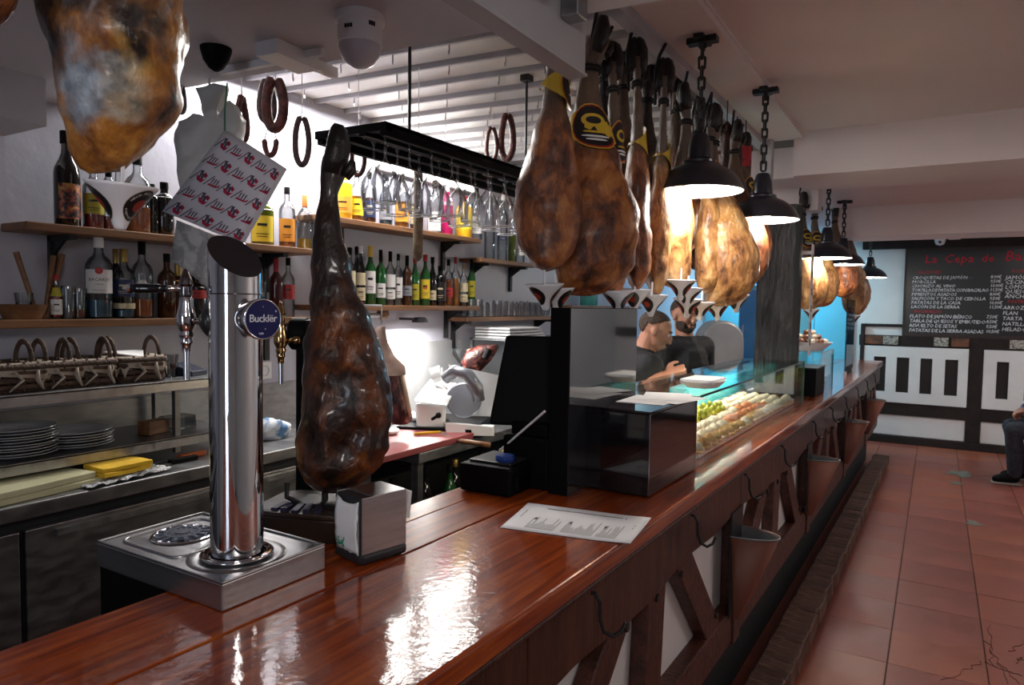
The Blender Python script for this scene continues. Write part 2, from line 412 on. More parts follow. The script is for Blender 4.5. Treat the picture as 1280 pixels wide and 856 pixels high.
for i, s in enumerate(['PLATO DE JAMÓN IBÉRICO', 'TABLA DE QUESOS Y EMBUTIDO', 'REVUELTO DE SETAS', 'PATATAS DE LA SIERRA ASADAS']):
    write(s, -.875, -.282 - i * .055, .056, chalk, space=.9); write('%d,50€' % (7 + i), -.12, -.275 - i * .055, .052, chalk, space=.85)
for i, s in enumerate(['JAMÓN', 'CECINA', 'LOMO', 'QUESO', 'ANCHOAS']): write(s, .04, .165 - i * .052, .062, chalk)
write('POSTRES', .07, -.10, .048, chalk_red)
for i, s in enumerate(['ARROZ CON LECHE', 'FLAN', 'TARTA', 'NATILLAS', 'HELADO']): write(s, .03, -.17 - i * .06, .058, chalk)
# two little security cameras above the board
for x, lab in ((.0, 'small white dome camera above the chalkboard, left one with a junction box'), (.98, 'small white dome camera above the chalkboard, at the right photo edge')):
    c = thing('security_camera', lab, 'camera', (x, y0 - .1, 2.44))
    b = B(); box(b, -.06, .06, -.06, 0, -.012, .012); lathe(b, [(.055, 0), (.055, -.05), (.04, -.085), (0, -.1)], 14, T(0, -.05, 0)); obj('dome', b, white_plastic, c, smooth=True)
    b = B(); ball(b, (0, -.095, -.06), .018, 8); obj('lens', b, black_gloss, c, smooth=True)
    b = B(); box(b, .08, .2, -.05, 0, -.03, .02); obj('junction_box', b, white_plastic, c, bevel=.004)

# ------------------------------------------------------------------ bar counter
RB = -.0183; BO = Vector((-.619, 0, 0))
def bl(p):
    """world point -> the bar's own frame"""
    return RZ(-RB) @ (Vector(p) - BO)
def bw(x, y, z): return BO + RZ(RB) @ Vector((x, y, z))
bar = thing('bar_counter', 'long varnished reddish-brown wooden bar counter with timber-framed white front', 'bar counter', BO, RB)
CT = 1.06; Y0, Y1 = -1.3, 8.35
for (xa, xb_, drop) in ((-.362, 0.0, 0), (-.505, -.366, .001), (-.60, -.509, .002)):
    b = B(); box(b, xa, xb_, Y0, Y1, CT - .045, CT - drop); obj('top_plank', b, counter_wood, bar, bevel=.007 if xb_ == 0 else .0025, seg=3)
# apron with an irregular adzed lower edge, one board per bay
random.seed(11)
def apron(ya, yb):
    n = max(6, int((yb - ya) / .09)); bot = []
    for i in range(n + 1):
        y = ya + (yb - ya) * i / n
        bot.append((y, .845 + .012 * math.sin(y * 3.1) + .008 * math.sin(y * 9.7 + 1) + random.uniform(-.004, .004)))
    pts = [(ya, CT - .047)] + bot + [(yb, CT - .047)]
    b = B(); prism(b, pts, -.055, -.022, Matrix(((0, 0, 1, 0), (1, 0, 0, 0), (0, 1, 0, 0), (0, 0, 0, 1)))); obj('apron_board', b, apron_wood, bar, bevel=.004)
edges = [Y0, 1.1, 2.63, 4.15, 5.68, 7.15, Y1]
for a, c in zip(edges, edges[1:]): apron(a + .002, c - .002)
b = B(); box(b, -.03, -.004, Y0, Y1, CT - .06, CT - .046); obj('edge_molding', b, apron_wood, bar, bevel=.005)
# white panels, posts, fan braces, rail
bays = list(zip(edges, edges[1:]))
def strut(y_top, y_bot, w, zt=.87, zb=.49, x0=-.075, x1=-.03):
    b = B(); prism(b, [(y_bot - w / 2, zb), (y_bot + w / 2, zb), (y_top + w / 2, zt), (y_top - w / 2, zt)], x0, x1, Matrix(((0, 0, 1, 0), (1, 0, 0, 0), (0, 1, 0, 0), (0, 0, 0, 1))))
    o = obj('brace', b, beam_wood, bar, bevel=.004)
    for yy, zz in ((y_top - .01, zt - .055), (y_bot + .01, zb + .06)):
        b = B(); lathe(b, [(0, 0), (.011, 0), (.011, .006), (0, .006)], 10, T(x1, yy, zz) @ RY(PI / 2)); obj('bolt', b, black_iron, o)
for i, (a, c) in enumerate(bays):
    b = B(); box(b, -.10, -.078, a, c, .40, 1.0); obj('white_panel', b, panel_white, bar)
    b = B(); box(b, -.075, -.02, c - .045, c + .045, .36, .87); 
    if c < 8: obj('post', b, beam_wood, bar, bevel=.004)
    else: b.free()
    m = (a + c) / 2 - .06; L = c - a
    strut(m - .21, m - .21 - .42, .15); strut(m - .0, m - .03, .13); strut(m + .20, m + .56, .15)
    b = B(); box(b, -.08, -.028, a + .002, c - .002, .37 + .0, .50); obj('rail_board', b, beam_wood, bar, bevel=.005)
b = B(); box(b, -.14, -.12, Y0, Y1, 0, .45); box(b, -.14, -.06, Y0, Y1, .3, .37); obj('kick_board', b, black_matt, bar)
b = B(); box(b, -.60, -.12, Y1 - .04, Y1, 0, 1.0); obj('end_panel', b, beam_wood, bar)
b = B(); box(b, -.58, -.15, Y0, Y1 - .05, 0, .05); box(b, -.58, -.55, Y0, Y1 - .05, .05, 1.01); obj('carcass', b, black_matt, bar)
# coat hooks under the edge
hk = B()
tube(hk, [(-.016, 0, .985), (-.006, 0, .985), (.004, 0, .97), (.006, .0, .93), (.014, .004, .905), (.028, .02, .893), (.04, .036, .9), (.046, .044, .918)], .0045, 6)
bmesh.ops.recalc_face_normals(hk, faces=hk.faces)
hkme = bpy.data.meshes.new('coat_hook'); hk.to_mesh(hkme); hk.free(); hkme.materials.append(black_iron)
for i, yy in enumerate((.7, 1.355, 2.03, 2.645, 3.29, 4.11, 4.75, 5.4, 6.1, 6.8, 7.5)):
    o = bpy.data.objects.new('coat_hook', hkme); COL.objects.link(o); o.parent = bar; o.location = (0, yy, 0)
# half-round metal buckets on the posts
bk_lab = ['terracotta half-cone metal bucket on the bar post nearest the camera', 'terracotta half-cone metal bucket on the second bar post along', 'terracotta half-cone metal bucket on the third bar post along', 'terracotta half-cone metal bucket on the farthest bar post']
pot_in = plain('grey zinc inside', (.16, .17, .18), .45, .4)
for i, yy in enumerate((2.575, 4.10, 5.63, 7.09)):
    t = thing('wall_bucket', bk_lab[i], 'bucket', bw(-.019, yy, .47), RB, 'half buckets on the bar front')
    b = B(); prof = [(.02, 0), (.125, .32)]
    lathe(b, prof, 18, a0=-PI / 2, a1=PI / 2, sx=1.22, sy=.60)
    b.faces.new([v for v in b.verts if abs(v.co.z) < 1e-6]) 
    back = [v for v in b.verts if abs(v.co.x) < 1e-5]
    back.sort(key=lambda v: (v.co.z, v.co.y))
    try: b.faces.new((back[0], back[1], back[3], back[2]))
    except Exception: pass
    o = obj('bucket_shell', b, terracotta, t, smooth=True); md = o.modifiers.new('s', 'SOLIDIFY'); md.thickness = .003
    b = B(); lathe(b, [(.02, .01), (.120, .318)], 18, T(.001, 0, 0), a0=-PI / 2, a1=PI / 2, sx=1.20, sy=.59)
    obj('bucket_lining', b, pot_in, t, smooth=True)
    b = B(); tube(b, [(.1525 * math.cos(a), .075 * math.sin(a), .32) for a in [-PI / 2 + PI * k / 14 for k in range(15)]], .003, 5); obj('rim', b, pot_in, t)
    b = B(); box(b, -.004, .002, -.07, .07, .02, .40); obj('back_plate', b, black_iron, t)

# brick foot rest along the bar
brick_mat = [noisy('dark worn footrest brick %d' % i, [(0.3, (.05 * k, .022 * k, .014 * k)), (0.6, (.13 * k, .065 * k, .045 * k)), (0.8, (.22 * k, .13 * k, .10 * k))], 14, (1, 3, 1), rough=.6, bump=.5) for i, k in enumerate((1, .75, 1.25))]
fr = thing('brick_footrest', 'low dark brick footrest running along the foot of the bar', 'footrest', BO, RB)
b = B(); box(b, -.02, .105, .4, 8.1, 0, .106); obj('mortar_bed', b, noisy('dark mortar', [(0.3, (.03, .02, .018)), (0.7, (.05, .035, .03))], 20, rough=.9), fr)
bbs = []
for k in range(3):
    tb = B(); box(tb, -.024, .111 + .003 * k, -.0345, .0345, .03, .122 - .002 * k); bmesh.ops.bevel(tb, geom=tb.edges[:], offset=.006, segments=1, affect='EDGES'); bmesh.ops.recalc_face_normals(tb, faces=tb.faces)
    me = bpy.data.meshes.new('brick'); tb.to_mesh(me); tb.free(); me.materials.append(brick_mat[k]); bbs.append(me)
for i in range(int(7.7 / .0735)):
    o = bpy.data.objects.new('brick', random.choice(bbs)); COL.objects.link(o); o.parent = fr
    o.location = (random.uniform(-.003, .003), .45 + i * .0735, random.uniform(-.003, .001)); o.rotation_euler = (0, 0, random.uniform(-.02, .02))

# rough timber pillar standing behind the counter
pil = thing('wooden_pillar', 'nearly black rough-hewn timber pillar rising from the bar to the ceiling beam', 'pillar', (-.80, 4.35, 0), RB)
b = B(); n = 26
vs = []
for k in range(n + 1):
    z = .0 + 2.19 * k / n; ring = []
    for (sx, sy) in ((-1, -1), (-.33, -1), (.33, -1), (1, -1), (1, -.33), (1, .33), (1, 1), (.33, 1), (-.33, 1), (-1, 1), (-1, .33), (-1, -.33)):
        wob = .006 * noise.noise(Vector((sx * 2, sy * 2, z * 6))) + .012 * noise.noise(Vector((sx, sy + 5, z * 1.5)))
        ring.append(b.verts.new((sx * (.105 + wob), sy * (.105 + wob), z)))
    vs.append(ring)
for A, Q in zip(vs, vs[1:]):
    for i in range(12): b.faces.new((A[i], A[(i + 1) % 12], Q[(i + 1) % 12], Q[i]))
b.faces.new(vs[0][::-1]); b.faces.new(vs[-1])
obj('timber', b, pillar_wood, pil)
b = B(); box(b, .104, .13, -.112, -.085, 1.0, 2.18); obj('corner_strip', b, black_matt, pil)

# ------------------------------------------------------------------ cured hams
HT = [0, .05, .12, .19, .28, .40, .53, .61, .72, .78, .87, .92, .965, .99, 1.0]
HL = [6, -2, -7, -7.5, -14, -17, -19, -22, -25, -26, -26, -25, -22, -14, 0]
HR = [24, 29, 25, 14, 17, 31, 55, 68, 82, 86, 82, 72, 55, 40, 20]
HB = [9, 14, 14, 12, 15, 21, 34, 44, 53, 55, 50, 42, 28, 15, 0]       # half thickness
LHAM = .86; PXM = .00189
def interp(t, ys):
    for i in range(len(HT) - 1):
        if t <= HT[i + 1]:
            u = (t - HT[i]) / (HT[i + 1] - HT[i]); u2 = u * u * (3 - 2 * u) * .5 + u * .5
            return ys[i] + (ys[i + 1] - ys[i]) * u2
    return ys[-1]
TAIL = [0.0]
def ham_surf(t, a, off=0.0, wx=1.0, by=1.0):
    l, r, hb = interp(t, HL) * PXM, interp(t, HR) * PXM, interp(t, HB) * PXM
    k = 1 - TAIL[0] * max(0, (t - .76) / .24) ** 1.3
    c = (l + r) / 2 * wx; h = (r - l) / 2 * wx * k; hb *= k
    ca, sa = math.cos(a), math.sin(a)
    e = .86
    x = math.copysign(abs(ca) ** e, ca) * (h + off); y = math.copysign(abs(sa) ** e, sa) * (hb * by + off)
    return Vector((c + x, y, -t * LHAM))
def ham_mat(name, dark, mid, amber, fat, skin, rough=.34, s=1.0, mould=None, fatbias=0.0, coat=.18):
    m, nt, bs = _mat(name); N = nt.nodes; L = nt.links
    tc = N.new('ShaderNodeTexCoord')
    mp = N.new('ShaderNodeMapping'); mp.inputs['Scale'].default_value = (1, 1, .6); L.new(tc.outputs['Object'], mp.inputs[0])
    n1 = N.new('ShaderNodeTexNoise'); n1.inputs['Scale'].default_value = 15 * s; n1.inputs['Detail'].default_value = 9; n1.inputs['Roughness'].default_value = .65; n1.inputs['Distortion'].default_value = .35
    L.new(mp.outputs[0], n1.inputs[0])
    cr = N.new('ShaderNodeValToRGB'); e = cr.color_ramp.elements
    e.new(.5); e.new(.5)
    for el, (p, c) in zip(e, ((.34 - fatbias, dark), (.44 - fatbias, mid), (.54 - fatbias, amber), (.66 - fatbias, fat))): el.position = p; el.color = (*c, 1)
    L.new(n1.outputs['Fac'], cr.inputs[0])
    # greyish skin on the shank, its edge uneven
    sp = N.new('ShaderNodeSeparateXYZ'); L.new(tc.outputs['Object'], sp.inputs[0])
    n2 = N.new('ShaderNodeTexNoise'); n2.inputs['Scale'].default_value = 14; n2.inputs['Detail'].default_value = 4; L.new(tc.outputs['Object'], n2.inputs[0])
    ad = N.new('ShaderNodeMath'); ad.operation = 'MULTIPLY_ADD'; ad.inputs[1].default_value = .18; L.new(n2.outputs['Fac'], ad.inputs[0]); L.new(sp.outputs['Z'], ad.inputs[2])
    mr = N.new('ShaderNodeMapRange'); mr.inputs[1].default_value = -.34; mr.inputs[2].default_value = -.26; L.new(ad.outputs[0], mr.inputs[0])
    mx = N.new('ShaderNodeMixRGB'); L.new(mr.outputs[0], mx.inputs[0]); L.new(cr.outputs[0], mx.inputs[1]); mx.inputs[2].default_value = (*skin, 1)
    col = mx.outputs[0]
    if mould:
        for (cx, cy, cz, rad, mc) in mould:
            vm = N.new('ShaderNodeVectorMath'); vm.operation = 'DISTANCE'; L.new(tc.outputs['Object'], vm.inputs[0]); vm.inputs[1].default_value = (cx, cy, cz)
            n3 = N.new('ShaderNodeTexNoise'); n3.inputs['Scale'].default_value = 30; n3.inputs['Detail'].default_value = 6; L.new(tc.outputs['Object'], n3.inputs[0])
            a2 = N.new('ShaderNodeMath'); a2.operation = 'MULTIPLY_ADD'; a2.inputs[1].default_value = .08; L.new(n3.outputs['Fac'], a2.inputs[0]); L.new(vm.outputs['Value'], a2.inputs[2])
            m3 = N.new('ShaderNodeMapRange'); m3.inputs[1].default_value = rad + .05; m3.inputs[2].default_value = rad + .02; L.new(a2.outputs[0], m3.inputs[0])
            c3 = N.new('ShaderNodeValToRGB'); c3.color_ramp.elements[0].position = .35; c3.color_ramp.elements[0].color = (*[v * .25 for v in mc], 1); c3.color_ramp.elements[1].position = .62; c3.color_ramp.elements[1].color = (*mc, 1)
            n4 = N.new('ShaderNodeTexNoise'); n4.inputs['Scale'].default_value = 38; n4.inputs['Detail'].default_value = 8; L.new(tc.outputs['Object'], n4.inputs[0]); L.new(n4.outputs['Fac'], c3.inputs[0])
            x3 = N.new('ShaderNodeMixRGB'); L.new(m3.outputs[0], x3.inputs[0]); L.new(col, x3.inputs[1]); L.new(c3.outputs[0], x3.inputs[2]); col = x3.outputs[0]
    L.new(col, bs.inputs['Base Color'])
    bs.inputs['Coat Weight'].default_value = coat; bs.inputs['Coat Roughness'].default_value = .25 - .3 * (coat - .18)
    r2 = N.new('ShaderNodeMapRange'); r2.inputs[1].default_value = .35; r2.inputs[2].default_value = .65; r2.inputs[3].default_value = rough + .2; r2.inputs[4].default_value = rough
    L.new(n1.outputs['Fac'], r2.inputs[0]); L.new(r2.outputs[0], bs.inputs['Roughness'])
    n5 = N.new('ShaderNodeTexNoise'); n5.inputs['Scale'].default_value = 32 * s; n5.inputs['Detail'].default_value = 8; L.new(mp.outputs[0], n5.inputs[0])
    bp = N.new('ShaderNodeBump'); bp.inputs['Strength'].default_value = .85; bp.inputs['Distance'].default_value = .016
    L.new(n5.outputs['Fac'], bp.inputs['Height']); L.new(bp.outputs[0], bs.inputs['Normal'])
    return m
HM_dark = ham_mat('very dark cured ham', (.008, .004, .003), (.028, .009, .004), (.11, .03, .007), (.26, .075, .012), (.016, .007, .005), .3, coat=.6)
HM_brown = ham_mat('brown cured ham', (.035, .011, .005), (.13, .036, .011), (.30, .092, .022), (.46, .18, .045), (.12, .075, .05), .42)
HM_lamplit = ham_mat('golden cured ham', (.06, .02, .006), (.24, .10, .03), (.42, .21, .07), (.62, .40, .18), (.12, .08, .06), .34)  # lit copy: lamp light on these hams put into the golden colour
HM_mould = ham_mat('golden cured ham with grey mould', (.02, .008, .004), (.20, .065, .012), (.45, .18, .03), (.66, .40, .12), (.018, .010, .009), .3, coat=.35,
                   mould=[(.085, -.075, -.80, .050, (.62, .55, .42)), (.02, -.085, -.785, .055, (.36, .41, .48)), (.012, -.085, -.815, .03, (.14, .16, .20)), (-.035, -.05, -.70, .07, (.012, .008, .006)), (.115, -.055, -.71, .045, (.03, .018, .014)), (.04, -.10, -.64, .075, (.05, .024, .014)), (.0, -.09, -.67, .05, (.03, .016, .012)), (.055, -.10, -.735, .025, (.26, .27, .30))])
hoof_mat = noisy('black hoof', [(0.3, (.006, .005, .005)), (0.7, (.02, .016, .015))], 20, rough=.4, bump=.3)
rope_mat = plain('dark cord', (.012, .011, .014), .8)
lab_yellow = plain('yellow ham label', (.62, .40, .03), .45); lab_black = plain('black ham label', (.012, .011, .012), .4); lab_red = plain('red label rim', (.30, .015, .012), .45)
lab_white = plain('white label', (.75, .73, .72), .5); lab_mark = plain('red mark', (.62, .03, .05), .5)
def ham(label, top, bot, spin, mat, wx=1.0, by=1.0, seed=0, name='cured_ham', hoof=True, badge=None, cord=None, dents=(), seg=32, rings=56, group=None, sign=1, rough_amp=1.0, rope_ring=True):
    top, bot = Vector(top), Vector(bot); d = bot - top; s = d.length / LHAM
    root = thing(name, label, 'ham', top, 0, group)
    za = -d.normalized(); xa = Vector((math.cos(spin), math.sin(spin), 0)); ya = za.cross(xa).normalized(); xa = ya.cross(za)
    R = Matrix((xa, ya, za)).transposed()
    root.rotation_euler = R.to_euler(); root.scale = (s * sign, s, s) if sign > 0 else (s, s, s)
    rng = random.Random(seed); o1 = Vector((rng.random() * 40, rng.random() * 40, rng.random() * 40))
    b = B(); rg = []
    t0 = .085
    for i in range(rings + 1):
        u = i / rings; t = t0 + (1 - t0) * (u if u < .9 else .9 + .1 * math.sin((u - .9) / .1 * PI / 2)) ** .96
        if i == rings: t = 1.0
        ring = []
        for k in range(seg):
            a = 2 * PI * k / seg; p = ham_surf(t, a, 0, wx, by)
            if sign < 0: p.x = -p.x
            q = p * 1.0 + o1
            amp = min(1, (t - .05) * 2.2) * rough_amp
            nv = noise.noise(q * 7) * .011 + noise.noise(q * 18) * .007 + noise.noise(q * 42) * .0030
            nrm = Vector((math.cos(a) * (1 if sign > 0 else -1), math.sin(a), 0))
            dd = 0
            for (dt, da, dr, dp) in dents:
                c = ham_surf(dt, da, 0, wx, by); c.x *= sign
                qd = (p - c).length / dr
                if qd < 1.6: dd -= dp * math.exp(-qd * qd * 2.2)
            p = p + nrm * (nv * amp + dd)
            ring.append(b.verts.new(p))
        rg.append(ring)
    for A, Q in zip(rg, rg[1:]):
        for k in range(seg): b.faces.new((A[k], A[(k + 1) % seg], Q[(k + 1) % seg], Q[k]))
    b.faces.new(rg[0]); b.faces.new(rg[-1])
    obj('meat', b, mat, root, smooth='all')
    if hoof:
        b = B()
        c0 = (interp(.06, HL) + interp(.06, HR)) / 2 * PXM * wx * sign
        for sy in (-1, 1):
            tube(b, [(c0 - .012 * sign, sy * .010, -.135 * LHAM), (c0 - .002 * sign, sy * .012, -.09 * LHAM), (c0 + .004 * sign, sy * .014, -.045 * LHAM), (c0 + .002 * sign, sy * .010, -.012 * LHAM), (c0 - .006 * sign, sy * .005, .0)], [.022, .026, .024, .018, .006], 10)
        for sy in (-1, 1): tube(b, [(c0 + .02 * sign, sy * .008, -.14 * LHAM), (c0 + .034 * sign, sy * .012, -.12 * LHAM), (c0 + .037 * sign, sy * .012, -.095 * LHAM)], [.010, .010, .004], 7)
        obj('hoof', b, hoof_mat, root, smooth='all')
    if rope_ring:
        b = B()
        for tt in (.185, .2): tube(b, [ham_surf(tt, a, .004, wx, by) * 1 if sign > 0 else Vector((-ham_surf(tt, a, .004, wx, by).x, ham_surf(tt, a, .004, wx, by).y, -tt * LHAM)) for a in [2 * PI * k / 16 for k in range(16)]], .005, 5, closed=True)
        obj('tie_cord', b, rope_mat, root)
    if cord:
        b = B(); c0 = (interp(.15, HL) + interp(.15, HR)) / 2 * PXM * wx * sign
        tube(b, [(c0, .03, -.17), (c0 - .005, .034, -.05), (c0, .02, .01), (c0, 0, cord)], .006, 6); obj('hanging_cord', b, rope_mat, root)
    if badge:
        ba, bt = badge[0], badge[1]
        def patch(name, ta, aa, rt, ra, off, m, par, sq=False):
            b = B(); n = 20; c = b.verts.new(fx(ham_surf(ta, aa, off, wx, by))); rings_ = []
            for f in (.5, 1):
                rings_.append([b.verts.new(fx(ham_surf(ta + rt * f * (math.sin(x) if not sq else max(-1, min(1, 1.5 * math.sin(x)))), aa + ra * f * (math.cos(x) if not sq else max(-1, min(1, 1.5 * math.cos(x)))), off, wx, by))) for x in [2 * PI * k / n for k in range(n)]])
            for k in range(n):
                b.faces.new((c, rings_[0][k], rings_[0][(k + 1) % n])); b.faces.new((rings_[0][k], rings_[1][k], rings_[1][(k + 1) % n], rings_[0][(k + 1) % n]))
            return obj(name, b, m, par, smooth='all')
        fx = (lambda v: v) if sign > 0 else (lambda v: Vector((-v.x, v.y, v.z)))
        b = B(); n = 30; r1 = []; r2 = []
        for k in range(n):
            a = 2 * PI * k / n; tilt = .035 * math.cos(a - ba)
            r1.append(b.verts.new(fx(ham_surf(bt - .03 - tilt, a, .010, wx, by)))); r2.append(b.verts.new(fx(ham_surf(bt + .03 + tilt, a, .010, wx, by))))
        for k in range(n): b.faces.new((r1[k], r1[(k + 1) % n], r2[(k + 1) % n], r2[k]))
        band = obj('label_band', b, lab_yellow, root, smooth='all')
        patch('badge_rim', bt, ba, .082, 1.02, .012, lab_yellow, band); patch('badge_rim', bt, ba, .078, .96, .0128, lab_red, band); patch('badge', bt, ba, .072, .88, .0136, lab_black, band)
        patch('emblem', bt - .020, ba, .024, .48, .0165, lab_yellow, band); patch('emblem_print', bt - .020, ba, .013, .28, .0178, lab_black, band)
        for j, (dt, w_) in enumerate(((.018, .42), (.034, .5), (.046, .34))): patch('lettering', bt + dt + .004, ba, .004, w_, .0165, lab_yellow if j == 0 else lab_white, band)
        if len(badge) > 2:
            patch('white_tag', bt, badge[2], .028, .26, .0125, lab_white, band); patch('red_mark', bt - .004, badge[2], .012, .13, .0135, lab_mark, band)
    return root

# foreground hams hanging under the soffit
TAIL[0] = .42
ham('huge golden ham with grey mould and dark upper side, hanging nearest the camera', px(92, -560, D=1.25), px(105, 217, D=1.12), .55, HM_mould, wx=.76, by=.95, rough_amp=1.5, seed=3, seg=64, rings=110,
    dents=[(.60, -2.2, .05, .018), (.66, -1.5, .05, -.012), (.80, -1.7, .05, .012), (.74, -.9, .05, -.014)], cord=.02)
ham('brown ham only partly in view at the top left corner of the photo', px(-118, -560, D=1.02), px(-98, 92, D=.98), .3, HM_brown, seed=5, wx=1.0, cord=.02)

TAIL[0] = 0.0
# the ham standing hoof-up in its holder on the bar
SH_T, SH_B = px(409, 157, D=1.66), px(403, 616, D=1.64)
ham('very dark shiny whole ham standing hoof-up in a holder on the bar', SH_T, SH_B, math.radians(31), HM_dark, wx=1.0, by=1.0, seed=12, name='standing_ham', seg=64, rings=120,
    dents=[(.875, -1.45, .045, .03), (.80, -1.9, .05, -.016), (.83, -1.2, .03, .014), (.78, -.7, .06, -.012), (.62, -1.6, .07, .012), (.92, -2.1, .04, -.012), (.70, -1.0, .06, -.010)], rope_ring=False)

# the row over the counter: (top px, bottom px, depth, spin deg, width, material, sign, badge, label)
row = [
    ((697, -8), (684, 338), 2.08, 121, 1.0, 1.06, HM_brown, 1, (-2.75 + 1.0, .335, -.6), 'front ham of the hanging row, edge-on, with a yellow and black label'),
    ((740, 20), (714, 369), 2.26, 34, 1.22, 1.0, HM_brown, 1, (-1.5, .41), 'broad dark ham second in the hanging row, pig badge on its shank'),
    ((766, 50), (767, 376), 2.30, 118, .9, .56, HM_brown, 1, (-2.5, .40, -1.2), 'third ham of the hanging row, narrow, with white tag on yellow band'),
    ((797, 44), (797, 362), 2.42, 118, .9, .5, HM_brown, 1, (-1.0, .43), 'fourth ham of the hanging row, narrow side lit from the right'),
    ((832, 70), (820, 370), 2.56, 112, .9, .5, HM_lamplit, 1, (-.6, .42), 'fifth ham of the hanging row, golden, just left of the nearer front lamp'),
    ((862, 104), (848, 360), 2.78, 40, .9, .8, HM_lamplit, -1, None, 'broad golden ham hanging behind the nearest pendant lamp'),
    ((888, 128), (880, 366), 2.95, 70, .8, .6, HM_lamplit, 1, None, 'golden ham between the two nearest pendant lamps, partly hidden'),
    ((886, 132), (896, 383), 3.0, 30, 1.12, 1.0, HM_lamplit, 1, (-1.8, .36), 'large bright golden ham lit by the second pendant lamp'),
]
for i, (t, bt, D, sp, wx, by_, m, sg, bd, lab) in enumerate(row):
    ham(lab, px(*t, D=D), px(*bt, D=D), math.radians(sp), m, wx=wx, by=by_, seed=20 + i, badge=bd, cord=.05, sign=sg, group='hams hanging over the counter', dents=[(.7, -1.5, .05, .010), (.85, -1.1, .04, .012)])
# a dark ham behind the first one, and hams further along and beyond the pillar
ham('dark ham mostly hidden behind the front hanging ham', px(694, 40, D=2.6), px(673, 292, D=2.6), math.radians(100), HM_dark, seed=40, wx=.8, by=.7, cord=.05, group='hams hanging over the counter')
ham('slim dark ham beside the pillar in the hanging row', px(928, 165, D=3.45), px(934, 345, D=3.45), math.radians(60), HM_brown, seed=41, cord=.05, group='hams hanging over the counter', badge=(-1.5, .4))
far = [((915, 150), (922, 360), 3.3, 30, HM_brown, 'ham hanging just left of the second pendant lamp chain'),
       ((1000, 240), (1008, 388), 5.0, 40, HM_lamplit, 'golden ham just right of the pillar, nearest beyond it'),
       ((1016, 246), (1022, 384), 5.3, 20, HM_lamplit, 'pale golden ham second beyond the pillar'),
       ((1040, 255), (1053, 372), 6.0, 30, HM_brown, 'brown ham hanging far down the bar behind the lamps'),
       ((1058, 262), (1066, 395), 6.3, 60, HM_lamplit, 'farthest golden ham, under the last pendant lamp')]
for i, (t, bt, D, sp, m, lab) in enumerate(far):
    ham(lab, px(*t, D=D), px(*bt, D=D), math.radians(sp), m, seed=60 + i, cord=.05, group='hams beyond the pillar' if i else None, seg=24, rings=36, badge=(-1.6, .4) if i in (1, 2) else None)
# hooves and shanks of hams hung in the second rank
for i, (x, y, D, lab) in enumerate([(757, 50, 2.5, 'dark shank hanging in the second rank between the second and third hams'), (778, 62, 2.6, 'black shank hanging behind the third ham'), (808, 80, 2.75, 'black shank hanging between the fourth and fifth hams'), (846, 96, 2.9, 'dark shank hanging behind the fifth ham'), (873, 125, 3.1, 'shank hanging behind the nearest lamp chain')]):
    D += .22; ham(lab, px(x, y, D=D), px(x - 4, y + 885 * .80 / D, D=D), math.radians(75), HM_brown if i % 2 else HM_dark, seed=80 + i, cord=.05, group='hams in the second rank', seg=24, rings=36)
# long thin dried sausages in red string beside the pillar
fuet = noisy('dark dried sausage', [(0.3, (.03, .012, .01)), (0.7, (.10, .035, .028))], 22, rough=.5, bump=.4)
red_ribbon = plain('red ribbon', (.42, .02, .03), .5)
for i, (x, y0_, y1_) in enumerate(((909, 152, 232), (921, 172, 250), (932, 176, 262))):
    p, q = px(x, y0_, D=3.35 + .05 * i), px(x + 1, y1_, D=3.35 + .05 * i)
    t = thing('dried_sausage', ['thin dried sausage hanging left of the pillar, nearest the first lamps', 'dried sausage hanging left of the pillar, middle one of three', 'dried sausage with a red ribbon hanging closest to the pillar'][i], 'sausage', p)
    b = B(); L_ = (p - q).length; tube(b, [(0, 0, 0), (.002, 0, -.02), (.004, 0, -L_ * .3), (0, .002, -L_ * .7), (0, 0, -L_)], [.006, .02, .027, .027, .008], 10); obj('casing', b, fuet, t, smooth='all')
    b = B(); tube(b, [(0, 0, -.01), (0, 0, .1)], .003, 5); obj('string', b, rope_mat, t)
    if i == 2: b = B(); lathe(b, [(.028, -.03), (.031, -.05), (.031, -.12), (.028, -.13)], 10); obj('ribbon', b, red_ribbon, t)

